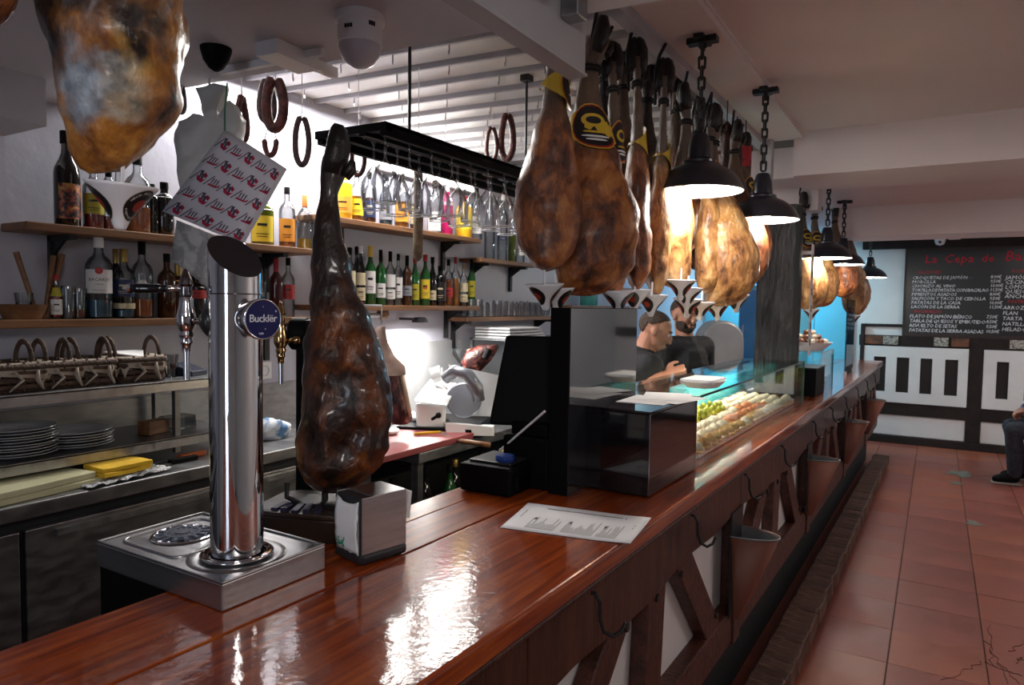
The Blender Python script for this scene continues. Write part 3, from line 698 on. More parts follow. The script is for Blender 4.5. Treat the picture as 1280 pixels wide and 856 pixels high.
# ------------------------------------------------------------------ drip cups pinned under the hams
cup_white = plain('glossy white cup plastic', (.82, .82, .86), .25); cup_gold = plain('gold rim print', (.42, .36, .24), .5); cup_red = plain('red cup emblem', (.36, .04, .02), .5)
def cup_r(h):                                   # radius over height 0..1
    pts = [(0, .004), (.03, .010), (.12, .0135), (.25, .017), (.45, .028), (.65, .042), (.85, .056), (1, .0655)]
    for (a, ra), (c, rc) in zip(pts, pts[1:]):
        if h <= c: return ra + (rc - ra) * (h - a) / (c - a)
    return pts[-1][1]
CH = .088
def cup_p(h, a, off=0): 
    r = cup_r(h) + off; return Vector((r * math.cos(a), r * math.sin(a), h * CH))
def make_cup(label, text=True, group=None):
    t = thing('drip_cup', label, 'drip cup', (0, 0, 0), 0, group)
    b = B(); hs = [0, .01, .03, .07, .12, .18, .25, .35, .45, .55, .65, .75, .85, .93, 1]
    lathe(b, [(0, 0)] + [(cup_r(h), h * CH) for h in hs[1:]] + [(cup_r(h) - .0012, h * CH + .0005) for h in hs[:3:-1]] + [(0, .02)], 40)
    obj('cone', b, cup_white, t, smooth='all')
    b = B(); tube(b, [(0, 0, .016), (0, 0, CH + .05)], .004, 6); obj('pin', b, cup_white, t)
    for sd in (-1, 1):
        ac = -PI / 2 + sd * 1.12; hc = .57
        def P(u, v, off):                         # disc coords -> cone surface
            h = hc + v * .36; return cup_p(max(.14, min(.97, h)), ac + u * 1.0 * (.30 + .7 * (1.25 - h) / 1.0), off)
        def disc(name, r, off, m, par, c=(0, 0), n=28, s=(1, 1)):
            b = B(); R_ = [[b.verts.new(P(c[0] + s[0] * r * f * math.cos(x), c[1] + s[1] * r * f * math.sin(x), off)) for x in [2 * PI * k / n for k in range(n)]] for f in (.25, .5, .75, 1)]
            b.faces.new(R_[0])
            for A, Q in zip(R_, R_[1:]):
                for k in range(n): b.faces.new((A[k], A[(k + 1) % n], Q[(k + 1) % n], Q[k]))
            return obj(name, b, m, par, smooth='all')
        g = disc('badge_rim', 1.0, .0006, cup_gold, t); disc('badge', .96, .0010, lab_black, g); disc('badge_emblem', .42, .0014, cup_red, g, (.05, -.02), s=(1, .9))
        if text:
            b = B()
            for (s_, a0, ccw, rad, size) in (('MANUEL ARIZ S.L.', 2.75, -1, .76, .21), ('PUERTO DE LUNA', 3.5, 1, .80, .19)):
                for k, ch_ in enumerate(s_):
                    a = a0 + ccw * k * .125
                    if ch_ == ' ': continue
                    g_ = text_bm(ch_, size, 0, 'CENTER', 0, 1)
                    def f(co, a=a, rad=rad, ccw=ccw):
                        rot = a - PI / 2 if ccw < 0 else a + PI / 2
                        x = co.x * math.cos(rot) - co.y * math.sin(rot) + rad * math.cos(a); y = co.x * math.sin(rot) + co.y * math.cos(rot) + rad * math.sin(a)
                        return P(x, y, .0016)
                    merge(b, g_, None, f)
            obj('lettering', b, lab_white, g)
    return t
fg_cup = make_cup('white drip cup pinned under the nearest big ham, black round badges')
p = px(150, 288, D=1.14); place(fg_cup, p, rot=(math.radians(4), math.radians(4), math.radians(48)), scale=.84)
small = make_cup('x', text=False, group='drip cups under the hanging hams')
cups = [(682, 388, 2.1, 20, 'drip cup under the front ham of the row, tilted, nearest the black screen'), (696, 393, 2.15, -10, 'drip cup right above the left end of the black screen'), (773, 393, 2.3, 0, 'drip cup under the third ham, above the middle of the black screen'),
        (792, 390, 2.42, 50, 'drip cup under the fourth ham, badge turned right'), (813, 396, 2.5, 35, 'drip cup just above the bending bartender\'s head'), (850, 376, 2.65, 0, 'drip cup highest of the cluster under the lit hams'),
        (858, 385, 2.7, 10, 'drip cup in the cluster under the lit hams, middle height'), (858, 398, 2.8, -5, 'drip cup lowest left in the cluster, in front of the second bartender'), (874, 400, 2.95, 5, 'drip cup lowest, right of the second bartender\'s face'),
        (897, 401, 3.05, 0, 'drip cup in front of the grey slicer dome'), (920, 391, 3.1, 25, 'drip cup under the large bright ham, farthest right before the pillar'), (1014, 400, 5.0, 0, 'drip cup under the nearest ham beyond the pillar'), (1067, 405, 6.2, 0, 'drip cup under the farthest ham')]
for i, (x, y, D, rz, lab) in enumerate(cups):
    c = small if i == 0 else dup(small)
    c['label'] = lab; pc_ = px(x, y, D=D); place(c, pc_, rot=(math.radians(3), math.radians((i * 37) % 9 - 4), math.radians(rz + 90) + math.atan2(-pc_.y, -pc_.x)), scale=.9)

# ------------------------------------------------------------------ pendant lamps on chains
shade_mat = plain('black enamel', (.012, .014, .022), .28, coat=.4); shade_in = plain('white enamel', (.85, .85, .85), .5)
bulb_mat = plain('lit lamp bulb', (1, 1, 1), .5, emit=(1, .97, .93), es=45)
link_bm = B(); LP = .046
pts = [(.0085 * math.cos(a), 0, (.0145 if math.sin(a) >= 0 else -.0145) + .0085 * math.sin(a)) for a in [2 * PI * k / 16 for k in range(16)]]
tube(link_bm, pts, .0038, 6, closed=True); bmesh.ops.recalc_face_normals(link_bm, faces=link_bm.faces)
link_me = bpy.data.meshes.new('chain_link'); link_bm.to_mesh(link_me); link_bm.free(); link_me.materials.append(black_iron)
link_me.polygons.foreach_set('use_smooth', [True] * len(link_me.polygons))
def lamp(label, p, ztop, k=1.0):
    t = thing('pendant_lamp', label, 'lamp', p, 0, 'pendant lamps over the bar')
    b = B(); lathe(b, [(.160, 0), (.163, .003), (.161, .008), (.155, .022), (.142, .045), (.120, .068), (.092, .087), (.066, .099), (.060, .104), (.060, .112), (.052, .116), (.044, .122), (.040, .17), (.030, .205), (.024, .212), (0, .214)], 40)
    obj('lamp_shade', b, shade_mat, t, smooth=True)
    b = B(); lathe(b, [(.1595, .0005), (.152, .020), (.139, .042), (.117, .065), (.089, .083), (.06, .094), (0, .097)], 40); obj('shade_lining', b, shade_in, t, smooth='all')
    b = B(); ball(b, (0, 0, .035), .045, 16, (1, 1, .95)); lathe(b, [(.018, .07), (.016, .1)], 12); obj('bulb', b, bulb_mat, t, smooth='all')
    n = int(round((ztop - p[2] - .225) / .0365))
    step = (ztop - p[2] - .225) / n
    for i in range(n):
        o = bpy.data.objects.new('chain_link', link_me); COL.objects.link(o); o.parent = t; o.location = (0, 0, .228 + (i + .5) * step); o.scale = (1.35, 1.35, step / .0365 * 1.02); o.rotation_euler = (0, 0, .5 + (PI / 2) * (i % 2))
    b = B(); zt = ztop - p[2]
    box(b, -.055, .055, -.022, .022, zt - .022, zt); box(b, -.018, .018, -.06, .06, zt - .016, zt - .002); tube(b, [(0, -.02, zt - .02), (0, -.02, zt - .04), (0, 0, zt - .05), (0, .02, zt - .04), (0, .02, zt - .02)], .006, 6)
    obj('ceiling_plate', b, black_iron, t, bevel=.003)
    point('lamp_light', (0, 0, -.03), 11 * k, (1, .93, .82), .05, t)
    return t
lamps = [((873, 240), 2.6, CZ - .035, 'black enamel pendant lamp nearest the camera, hanging on a chain before the hams'), ((952, 276), 3.19, CZ - .035, 'black enamel pendant lamp second along the bar, left of the pillar'),
         ((1033, 323), 4.84, 2.46, 'black pendant lamp just right of the pillar'), ((1053, 331), 5.6, 2.46, 'black pendant lamp overlapping the one by the pillar, slightly lower and farther'), ((1087, 347), 7.2, 2.46, 'small-looking black pendant lamp, farthest, in front of the white wall')]
for (q, D, zt, lab) in lamps: lamp(lab, px(*q, D=D), zt)

# ------------------------------------------------------------------ beer tower on its drip tray
bt = thing('beer_tower', 'polished steel beer tower with blue round badge on a steel drip tray', 'beer tap', (-1.14, .87, CT))
b = B(); tx0, tx1, ty0, ty1 = -.295, .100, -.108, .132
box(b, tx0, tx1, ty0, ty1, 0, .048)
tray = obj('drip_tray', b, steel, bt, bevel=.002)
b = B()
for (a0, a1, c0, c1) in ((tx0, tx1, ty0, ty0 + .006), (tx0, tx1, ty1 - .006, ty1), (tx0, tx0 + .006, ty0, ty1), (tx1 - .006, tx1, ty0, ty1)): box(b, a0, a1, c0, c1, .048, .0525)
obj('tray_rim', b, steel, tray, bevel=.0015)
b = B()
def rrect(x0, x1, y0, y1, r, z, n=6):
    out = []
    for (cx, cy, a) in ((x1 - r, y1 - r, 0), (x0 + r, y1 - r, PI / 2), (x0 + r, y0 + r, PI), (x1 - r, y0 + r, 1.5 * PI)):
        out += [(cx + r * math.cos(a + PI / 2 * k / n), cy + r * math.sin(a + PI / 2 * k / n), z) for k in range(n + 1)]
    return out
tube(b, rrect(tx0 + .03, -.075, ty0 + .03, ty1 - .03, .025, .049), .0035, 6, closed=True)
obj('pressed_ridge', b, steel, tray, smooth='all')
b = B(); lathe(b, [(.052, .048), (.066, .0515), (.068, .055), (.064, .057), (.056, .054), (.052, .056)], 40); obj('base_ring', b, chrome, bt, smooth='all')
b = B(); lathe(b, [(.050, .0485), (.075, .0485), (.088, .0515), (.091, .0485)], 40); obj('pressed_ring', b, steel, tray, smooth='all')
grate_m = plain('grey blue drain plastic', (.10, .115, .16), .35)
b = B(); lathe(b, [(0, .0495), (.056, .0495), (.060, .053), (.063, .0495)], 32, T(-.19, .012, 0)); dr = obj('drain_rim', b, chrome, tray, smooth='all')
b = B()
for k in range(7):
    a = PI * k / 7; M = T(-.19, .012, 0) @ RZ(a); box(b, -.052, .052, -.004, .004, .050, .056, M)
lathe(b, [(.016, .05), (.016, .058), (0, .058)], 14, T(-.19, .012, 0)); lathe(b, [(.03, .05), (.03, .057), (.036, .057), (.036, .05)], 24, T(-.19, .012, 0))
obj('drain_grate', b, grate_m, dr)
b = B(); box(b, -.29, -.06, ty0 + .004, ty1 - .004, -.30, -.001); obj('mounting_box', b, black_satin, bt)
# column with slanted mirror-cut top
b = B(); n = 56; ring0 = []; ring1 = []; cd_ = Vector((.985, -.17)); rc = .0485
for k in range(n):
    a = 2 * PI * k / n; x, y = rc * math.cos(a), rc * math.sin(a)
    ring0.append(b.verts.new((x, y, .05))); ring1.append(b.verts.new((x, y, .625 - .86 * (x * cd_.x + y * cd_.y))))
for k in range(n): b.faces.new((ring0[k], ring0[(k + 1) % n], ring1[(k + 1) % n], ring1[k]))
b.faces.new(ring0[::-1]); obj('column', b, chrome, bt, smooth=True)
b = B(); b.faces.new([b.verts.new((rc * .985 * math.cos(2 * PI * k / n), rc * .985 * math.sin(2 * PI * k / n), .624 - .86 * .985 * rc * (math.cos(2 * PI * k / n) * cd_.x + math.sin(2 * PI * k / n) * cd_.y))) for k in range(n)])
obj('slanted_cap', b, plain('dark satin cap', (.055, .045, .05), .35, .6), bt)
b = B(); tube(b, [(rc * math.cos(2 * PI * k / n), rc * math.sin(2 * PI * k / n), .5525) for k in range(n)], .0013, 5, closed=True); obj('seam_ring', b, chrome_dark, bt, smooth='all')
# badge facing the guests
dm = Vector((.989, -.15, 0)); Mb = frame((0, 0, .507), (-dm.y * -1, dm.x * -1, 0), (0, 0, 1))
rt = Vector((0, 0, 1)).cross(dm).normalized()
Mb = Matrix((rt, Vector((0, 0, 1)), dm)).transposed().to_4x4(); Mb.translation = (0, 0, .507)
b = B(); lathe(b, [(.026, .042), (.033, .06), (.0365, .082), (.0365, .094), (.0345, .096)], 40, Mb); bd = obj('badge_housing', b, chrome_dark, bt, smooth=True)
b = B(); lathe(b, [(.0375, .088), (.0378, .096), (.0352, .098), (.0348, .0955)], 40, Mb); obj('badge_ring', b, chrome, bd, smooth='all')
b = B(); lathe(b, [(.035, .0958), (0, .0968)], 40, Mb); obj('badge_face', b, plain('deep blue enamel', (.003, .005, .085), .35), bd)
b = B(); merge(b, text_bm('Bucklër', .0195, .0004, space=.93, res=3), Mb @ T(0, .001, .0972)); 
merge(b, text_bm('∙', .014, .0003), Mb @ T(0, .022, .0972)); merge(b, text_bm('+', .008, .0003), Mb @ T(.026, .014, .097)); merge(b, text_bm('+', .006, .0003), Mb @ T(.004, -.018, .0972)); merge(b, text_bm('0,0%', .005, .0003), Mb @ T(-.004, -.026, .097))
obj('lettering', b, plain('white badge print', (.8, .82, .9), .4), bd)
def tap(par, M, body, lever_dir, spout=True, lever=True):
    """vertical tap body at M's origin with its shank running along +x of M towards the column"""
    b = B(); lathe(b, [(0, -.062), (.008, -.062), (.0085, -.048), (.012, -.044), (.0105, -.036), (.0135, -.030), (.0115, -.022), (.0165, -.012), (.018, .004), (.0155, .014), (.012, .030), (.0115, .040), (.0095, .043)], 20, M); o = obj('tap_body', b, body, par, smooth=True)
    b = B(); lathe(b, [(.0058, -.115), (.0062, -.062)], 14, M); lathe(b, [(.0045, -.115), (.0058, -.115)], 14, M); obj('spout', b, chrome, o, smooth='all')
    b = B(); lathe(b, [(.010, .043), (.0115, .048), (.0105, .062), (.0135, .066), (.0115, .072), (.004, .094), (0, .097)], 16, M); obj('finial', b, chrome_dark if body is chrome else body, o, smooth=True)
    b = B(); tube(b, [M @ Vector((.012, 0, -.004)), M @ Vector((.03, 0, -.002)), M @ Vector((.035, 0, -.002)), M @ Vector((.05, 0, 0))], [.006, .006, .010, .010], 14); obj('shank', b, body, o, smooth='all')
    if lever:
        d = Vector(lever_dir); L0 = M @ Vector((0, 0, .058))
        b = B(); tube(b, [L0, L0 + d * .022, L0 + d * .024, L0 + d * .036], [.005, .0045, .006, .006], 12); obj('lever_stem', b, chrome, o, smooth='all')
        b = B(); tube(b, [L0 + d * .034, L0 + d * .05, L0 + d * .085, L0 + d * .098], [.0065, .0085, .0095, .0085], 14); h = obj('lever_handle', b, black_gloss, o, smooth='all')
        b = B(); tube(b, [L0 + d * .097, L0 + d * .102, L0 + d * .110], [.0095, .0095, .002], 10); obj('lever_tip', b, chrome, h)
    return o
il = Vector((-.856, -.518, 0)).normalized()
Mt = frame(il * .094 + Vector((0, 0, .503)), -il, (il.y, -il.x, 0)); 
tap(bt, Mt, chrome, il * .985 + Vector((.05, -.1, -.006)))
b = B(); M2 = frame(il * .044 + Vector((0, 0, .503)), (0, 0, 1), (-il.y, il.x, 0))
tube(b, [il * .035 + Vector((0, 0, .5)), il * .05 + Vector((0, 0, .5)), il * .058 + Vector((0, 0, .5)), il * .066 + Vector((0, 0, .5))], [.030, .030, .022, .012], 20); obj('tap_collar', b, charcoal, bt, smooth='all')
# second, black tower hidden by the ham; only its brass tap and dark rosette show
p2 = px(385, 425, D=1.86); p2.z = CT
tw = thing('beer_tap', 'brass beer tap with black rosette half hidden behind the standing ham', 'beer tap', p2)
b = B(); lathe(b, [(0, 0), (.055, 0), (.055, .012), (.032, .02), (.030, .47), (.026, .49), (0, .495)], 24); obj('black_post', b, black_satin, tw, smooth=True)
ir = -il
b = B(); tube(b, [il * .0 + Vector((0, 0, .455)), il * .040 + Vector((0, 0, .455)), il * .046 + Vector((0, 0, .455))], [.043, .043, .036], 24); obj('rosette', b, black_satin, tw, smooth=True)
tq = px(351, 424, D=1.80); Mq = frame(tq - p2, ir, (ir.y * -1, ir.x, 0)); tap(tw, Mq, brass, ir, lever=False)

# ------------------------------------------------------------------ ham holder with its wooden block
hh = thing('ham_holder', 'dark wooden block holder under the standing ham with a metal cradle', 'ham stand', (-1.215, 1.17, CT), math.radians(20))
hb_wood = noisy('dark stained oak', [(0.3, (.010, .006, .005)), (0.7, (.045, .026, .018))], 8, (1, 5, 1), rough=.3, coat=.3, bump=.15)
def octo(w, d, c): return [(-w + c, -d), (w - c, -d), (w, -d + c), (w, d - c), (w - c, d), (-w + c, d), (-w, d - c), (-w, -d + c)]
b = B(); prism(b, octo(.135, .085, .03), 0, .055); obj('wood_block', b, hb_wood, hh, bevel=.006)
b = B(); prism(b, octo(.145, .095, .033), .055, .068); obj('wood_top', b, hb_wood, hh, bevel=.004)
b = B(); box(b, -.06, .06, -.04, .04, .068, .075); tube(b, [(-.045, -.03, .07), (-.07, -.05, .09), (-.075, -.04, .12)], .006, 8); tube(b, [(.045, -.03, .07), (.06, -.05, .09), (.055, -.05, .12)], .006, 8); tube(b, [(0, 0, .068), (0, 0, .13)], .008, 8); tube(b, [(0, .085, .06), (0, .11, .3), (0, .085, .72)], .008, 8)
obj('cradle', b, black_iron, hh)
b = B(); 
for k in range(5): box(b, -.09 + .018 * k, -.075 + .018 * k, -.085, -.03, .068, .074 + .003 * (k % 2), RZ(.1 * k))
obj('purple_cord', b, plain('purple strap', (.018, .012, .05), .6), hh)

# ------------------------------------------------------------------ napkin dispenser
nd = thing('napkin_dispenser', 'steel napkin dispenser with white napkins and black base on the bar', 'napkin dispenser', (-1.02, 1.115, CT), math.radians(-12))
b = B(); box(b, -.052, .050, -.060, .060, 0, .024); obj('base', b, charcoal, nd, bevel=.008)
b = B(); box(b, .044, .0465, -.056, .058, .022, .140); box(b, -.0465, -.044, -.056, .058, .022, .140); box(b, -.0465, .0465, -.030, .058, .1385, .141)
obj('steel_cover', b, noisy('napkin dispenser steel', [(0.3, (.34, .33, .34)), (0.7, (.5, .49, .5))], 5, (1, 1, 9), rough=.33, metal=1), nd, bevel=.001)
b = B(); box(b, -.043, .0435, -.052, -.03, .118, .139, T(0, 0, 0)); box(b, .038, .0445, -.058, -.05, .022, .14); obj('black_frame', b, charcoal, nd, bevel=.001)
b = B(); gx, gz = 8, 10; V = []
for j in range(gz + 1):
    V.append([b.verts.new((-.042 + .080 * i / gx, -.0555 - .006 * math.sin(PI * j / gz) - .004 * noise.noise(Vector((i * .7, j * .9, 3))) , .02 + .112 * j / gz - (.012 * math.sin(PI * i / gx) if j == gz else 0))) for i in range(gx + 1)])
for j in range(gz):
    for i in range(gx): b.faces.new((V[j][i], V[j][i + 1], V[j + 1][i + 1], V[j + 1][i]))
o = obj('napkin', b, white_paper, nd, smooth='all'); md = o.modifiers.new('s', 'SOLIDIFY'); md.thickness = .002; md.offset = 1
b = B(); box(b, -.040, .040, -.050, .050, .024, .13); obj('napkin_stack', b, white_paper, nd)
b = B(); box(b, -.02, .036, .057, .066, .08, .138, RX(-.12)); box(b, -.03, .03, .055, .060, .03, .13); obj('napkin_tip', b, white_paper, nd)
b = B(); rng = random.Random(4)
for k in range(14): ball(b, (-.036 + .03 * rng.random(), -.0615 - .001, .03 + .026 * rng.random() * (1 - k / 20)), .0028, 6, (1, .4, 1))
obj('green_print', b, plain('green print', (.02, .30, .20), .7), nd)

# ------------------------------------------------------------------ menu sheet
ms = thing('menu_sheet', 'white printed menu sheet lying on the bar with a curled corner', 'menu', (-.745, 1.55, CT))
cs = [Vector(v) - Vector((-.745, 1.55, 0)) for v in ((-.882, 1.417, 0), (-.571, 1.475, 0), (-.597, 1.683, 0), (-.928, 1.632, 0))]
def sheet_pt(u, v, off=0):
    p = cs[0].lerp(cs[1], u).lerp(cs[3].lerp(cs[2], u), v); p.z = .0015 + .010 * max(0, u - .72) ** 1.5 * 6 * .4 * (1 - .3 * v) + .004 * max(0, v - .8) * 5 * .5 + off; return p
b = B(); n, m = 16, 8; V = [[b.verts.new(sheet_pt(i / n, j / m)) for i in range(n + 1)] for j in range(m + 1)]
for j in range(m):
    for i in range(n): b.faces.new((V[j][i], V[j][i + 1], V[j + 1][i + 1], V[j + 1][i]))
o = obj('paper', b, white_paper, ms, smooth='all'); md = o.modifiers.new('s', 'SOLIDIFY'); md.thickness = .0008; md.offset = -1
b = B(); rng = random.Random(9)
def bar_(u0, u1, v0, v1):
    vs = [b.verts.new(sheet_pt(u, v, .0012)) for u, v in ((u0, v0), (u1, v0), (u1, v1), (u0, v1))]; b.faces.new(vs)
def word(u, v0, v1):                                # a printed line of words running up the sheet
    v = v0
    while v < v1: L_ = rng.uniform(.02, .07); bar_(u, u + .006, v, min(v1, v + L_)); v += L_ + .012
for c0, cnt in ((.17, 15), (.45, 16), (.72, 10)):
    for k in range(cnt): word(c0 + k * .0155, .10, .10 + rng.choice((.12, .2, .28, .4)) + .02 * k % .1)
    bar_(c0 + .01, c0 + .028, .42, .50)
for k in range(40):
    if k % 13 != 12: bar_(.20 + .016 * k, .20 + .016 * k + .009, .85, .89)
word(.055, .45, .75)
for k in range(2): bar_(.93, .936, .5 + .1 * k, .54 + .1 * k)
obj('printing', b, ink, ms)

# ------------------------------------------------------------------ black glossy units
bk = thing('black_cabinet', 'glossy black box cabinet on the bar with papers on top', 'cabinet', bw(-.1, 2.08, CT), RB)
b = B(); box(b, -.27, .012, -.215, .215, .004, .238); obj('carcass', b, black_gloss, bk, bevel=.003)
b = B(); box(b, -.272, .016, -.218, .218, .239, .246); obj('glass_top', b, black_gloss, bk, bevel=.001)
b = B(); box(b, .0115, .0145, -.2175, -.2155, .003, .238); obj('chrome_corner', b, chrome_dark, bk)
scr = thing('black_screen_panel', 'tall glossy black panel standing left of the black cabinet', 'panel', bw(-.305, 1.98, CT), RB)
b = B(); box(b, -.045, .015, -.225, .265, 0, .533); obj('panel', b, black_satin, scr, bevel=.001)
b = B(); box(b, .0155, .0185, -.222, .262, .0, .531); obj('glass_face', b, plain('dark mirror glass', (.02, .021, .026), .02, 0, coat=1), scr)
pp = thing('paper_sheets', 'loose white sheets lying on the black cabinet', 'paper', bw(-.16, 2.1, CT + .2465), RB)
for k, (dx, dy, a) in enumerate(((-.02, .0, .05), (.03, .06, -.18), (.0, .1, .3))):
    b = B(); box(b, -.075, .075, -.1, .1, .001 * k, .001 * k + .0008, T(dx, dy, 0) @ RZ(a)); obj('sheet', b, white_paper, pp)
dsh = thing('white_tray', 'white oval tray with folded napkins on top of the glass display', 'tray', bw(-.14, 2.52, 1.316), RB)
b = B(); lathe(b, [(0, .0), (.07, 0), (.1, .022), (.103, .022), (.073, -.002)], 28, Matrix.Diagonal((.75, 1.1, 1, 1))); obj('dish', b, white_plastic, dsh, smooth=True)
b = B(); box(b, -.06, .06, -.085, .085, .012, .03); obj('napkin_pile', b, white_paper, dsh, bevel=.006)
# monitor seen from behind
mo = thing('pos_monitor', 'black monitor seen from behind, tilted, left of the tall black panel', 'monitor', (-1.05, 1.86, CT), math.radians(20))
b = B(); M_ = T(0, 0, .31) @ RX(math.radians(-10)); prism(b, [(-.125, -.14), (.15, -.14), (.14, .135), (-.085, .135)], -.02, .02, M_ @ RX(PI / 2)); obj('screen_case', b, black_satin, mo, bevel=.008)
b = B(); box(b, -.03, .04, .0, .05, .02, .3); box(b, -.1, .1, -.08, .1, 0, .02); obj('stand', b, black_satin, mo, bevel=.004)
cr_ = thing('cash_drawer', 'black cash register box under the monitor, left of the tall panel', 'cash register', bw(-.44, 1.84, CT), RB)
b = B(); box(b, -.075, .08, -.07, .20, 0, .15); obj('drawer_case', b, black_satin, cr_, bevel=.006)
b = B(); box(b, -.06, .065, -.05, .12, .15, .19); obj('key_panel', b, black_satin, cr_, bevel=.006)
pr = thing('receipt_printer', 'black receipt printer on the inner edge of the bar', 'printer', (-1.075, 1.745, CT), math.radians(2))
b = B(); box(b, -.095, .075, -.095, .09, 0, .082); obj('body', b, black_satin, pr, bevel=.008)
b = B(); box(b, -.08, .06, -.07, .07, .082, .09); obj('lid', b, charcoal, pr, bevel=.006)
b = B(); box(b, .05, .0765, -.06, -.058, .02, .05); obj('label_plate', b, charcoal, pr)
bc = thing('blue_cap', 'round blue plastic piece on the receipt printer', 'cap', (-1.05, 1.71, CT + .09))
b = B(); lathe(b, [(0, 0), (.028, 0), (.03, .008), (.026, .016), (0, .018)], 20); obj('cap', b, plain('blue plastic', (.015, .05, .25), .3), bc, smooth=True)
stp = thing('white_stick', 'thin white stick leaning over the receipt printer', 'stick', (-1.07, 1.68, CT + .09))
a_, c_ = Vector((-1.125, 1.80, CT + .0945)) - stp.location, px(681, 514, D=1.95) - stp.location
b = B(); tube(b, [a_, c_], .0035, 8); obj('stick', b, white_plastic, stp)

# ------------------------------------------------------------------ glass display case with tapas
gm = _mat('clear display glass')[0]
nt = gm.node_tree; nt.nodes.clear(); out = nt.nodes.new('ShaderNodeOutputMaterial'); mxs = nt.nodes.new('ShaderNodeMixShader'); tr = nt.nodes.new('ShaderNodeBsdfTransparent'); gl = nt.nodes.new('ShaderNodeBsdfGlossy'); fr_ = nt.nodes.new('ShaderNodeMath'); lw = nt.nodes.new('ShaderNodeLayerWeight'); lw.inputs[0].default_value = .12; fr_.operation = 'MULTIPLY_ADD'; fr_.inputs[1].default_value = .8; fr_.inputs[2].default_value = .05; nt.links.new(lw.outputs['Facing'], fr_.inputs[0])
gl.inputs['Roughness'].default_value = .01; tr.inputs[0].default_value = (.93, .97, .96, 1)
nt.links.new(fr_.outputs[0], mxs.inputs[0]); nt.links.new(tr.outputs[0], mxs.inputs[1]); nt.links.new(gl.outputs[0], mxs.inputs[2]); nt.links.new(mxs.outputs[0], out.inputs[0])
pane_glass = gm
edge_glass = plain('green glass edge', (.02, .10, .09), .1)
def display(label, yc, L_, x0, x1, h, led=True):
    t = thing('display_case', label, 'display case', bw(0, yc, CT), RB)
    b = B(); box(b, x1 - .006, x1, -L_ / 2, L_ / 2, 0.002, h - .006); obj('front_pane', b, pane_glass, t)
    b = B(); box(b, x0, x1, -L_ / 2, L_ / 2, h - .006, h); obj('top_pane', b, pane_glass, t)
    b = B(); box(b, x0 + .006, x1 - .006, L_ / 2 - .006, L_ / 2, .002, h - .006); obj('end_pane', b, pane_glass, t)
    b = B(); box(b, x1 - .0005, x1 + .0015, -L_ / 2, L_ / 2, h - .0075, h + .001); box(b, x1 - .006, x1 + .001, L_ / 2 - .002, L_ / 2 + .001, 0, h); obj('pane_edge', b, edge_glass, t)
    b = B(); box(b, x0, x1 - .05, -L_ / 2 + .01, L_ / 2 - .02, .004, .02); box(b, x1 - .055, x1 - .045, -L_ / 2 + .01, L_ / 2 - .02, .004, .03); obj('food_shelf', b, white_plastic, t)
    b = B(); box(b, x0 - .01, x0, -L_ / 2, L_ / 2, .002, .05); obj('rear_rail', b, steel, t)
    return t
dc = display('glass tapas display case full of food between the black cabinet and the pillar', 3.27, 1.92, -.42, -.085, .246)
b = B(); box(b, -.40, -.37, -.9, .9, .225, .238); obj('light_strip', b, charcoal, dc)  # dark housing added for the case fill below it
area('case_light', bw(-.385, 3.27, CT + .222), .03, 13, (1, .84, .6), (0, math.radians(12), RB), sy=1.8)  # unseen fill, added to brighten the tapas
dc2 = display('small glass display case with food beyond the pillar', 5.35, .55, -.38, -.12, .25)
blk = thing('black_unit', 'black box unit on the bar just beyond the pillar', 'box', bw(-.2, 4.78, CT), RB)
b = B(); box(b, -.12, .12, -.17, .17, 0, .17); obj('carcass', b, black_satin, blk, bevel=.004)
b = B(); box(b, -.125, .125, -.175, .175, .17, .178); obj('lid', b, charcoal, blk)
wp = thing('white_platter', 'white platter heaped with mushrooms and meat on the far glass case', 'platter', bw(-.24, 5.3, CT + .252), RB)
b = B(); lathe(b, [(0, 0), (.09, 0), (.15, .055), (.155, .055), (.095, -.003)], 24); obj('dish', b, white_plastic, wp, smooth=True)
foodm = {'bread': noisy('toasted bread', [(0.35, (.42, .22, .07)), (0.6, (.72, .50, .24))], 30, rough=.8, bump=.3), 'olive': noisy('green olive', [(0.35, (.20, .24, .02)), (0.65, (.38, .40, .05))], 20, rough=.25), 'cream': noisy('creamy white filling', [(0.35, (.62, .55, .45)), (0.65, (.8, .76, .68))], 30, rough=.5),
         'salmon': noisy('orange pink topping', [(0.35, (.52, .16, .06)), (0.65, (.70, .32, .17))], 30, rough=.4), 'mush': noisy('pale mushroom', [(0.35, (.55, .42, .30)), (0.65, (.78, .68, .56))], 14, rough=.55), 'meat': noisy('browned meat', [(0.35, (.10, .03, .015)), (0.65, (.26, .09, .04))], 20, rough=.5)}
def pintxo(top, label):
    t = thing('tapa', label, 'tapa', (0, 0, 0), 0, 'tapas in the display')
    b = B(); lathe(b, [(0, 0), (.03, 0), (.034, .007), (.031, .015), (0, .017)], 12, Matrix.Diagonal((1, 1.35, 1, 1))); obj('bread', b, foodm['bread'], t, smooth='all')
    if top == 'olive':
        for (x, y, z) in ((-.012, -.012, .03), (.014, .004, .03), (-.004, .02, .03), (0, .002, .048)): b = B(); ball(b, (x, y, z), .0135, 8, (1, 1, 1.15)); obj('olive', b, foodm['olive'], t, smooth='all')
    else:
        b = B(); 
        lathe(b, [(0, .016), (.027, .016), (.029, .026), (.018, .040), (0, .046)], 12, Matrix.Diagonal((1, 1.25, 1, 1)))
        for v in b.verts: v.co += Vector((noise.noise(v.co * 60), noise.noise(v.co * 60 + Vector((5, 0, 0))), noise.noise(v.co * 50))) * .008
        obj('topping', b, foodm[top], t, smooth='all')
    return t
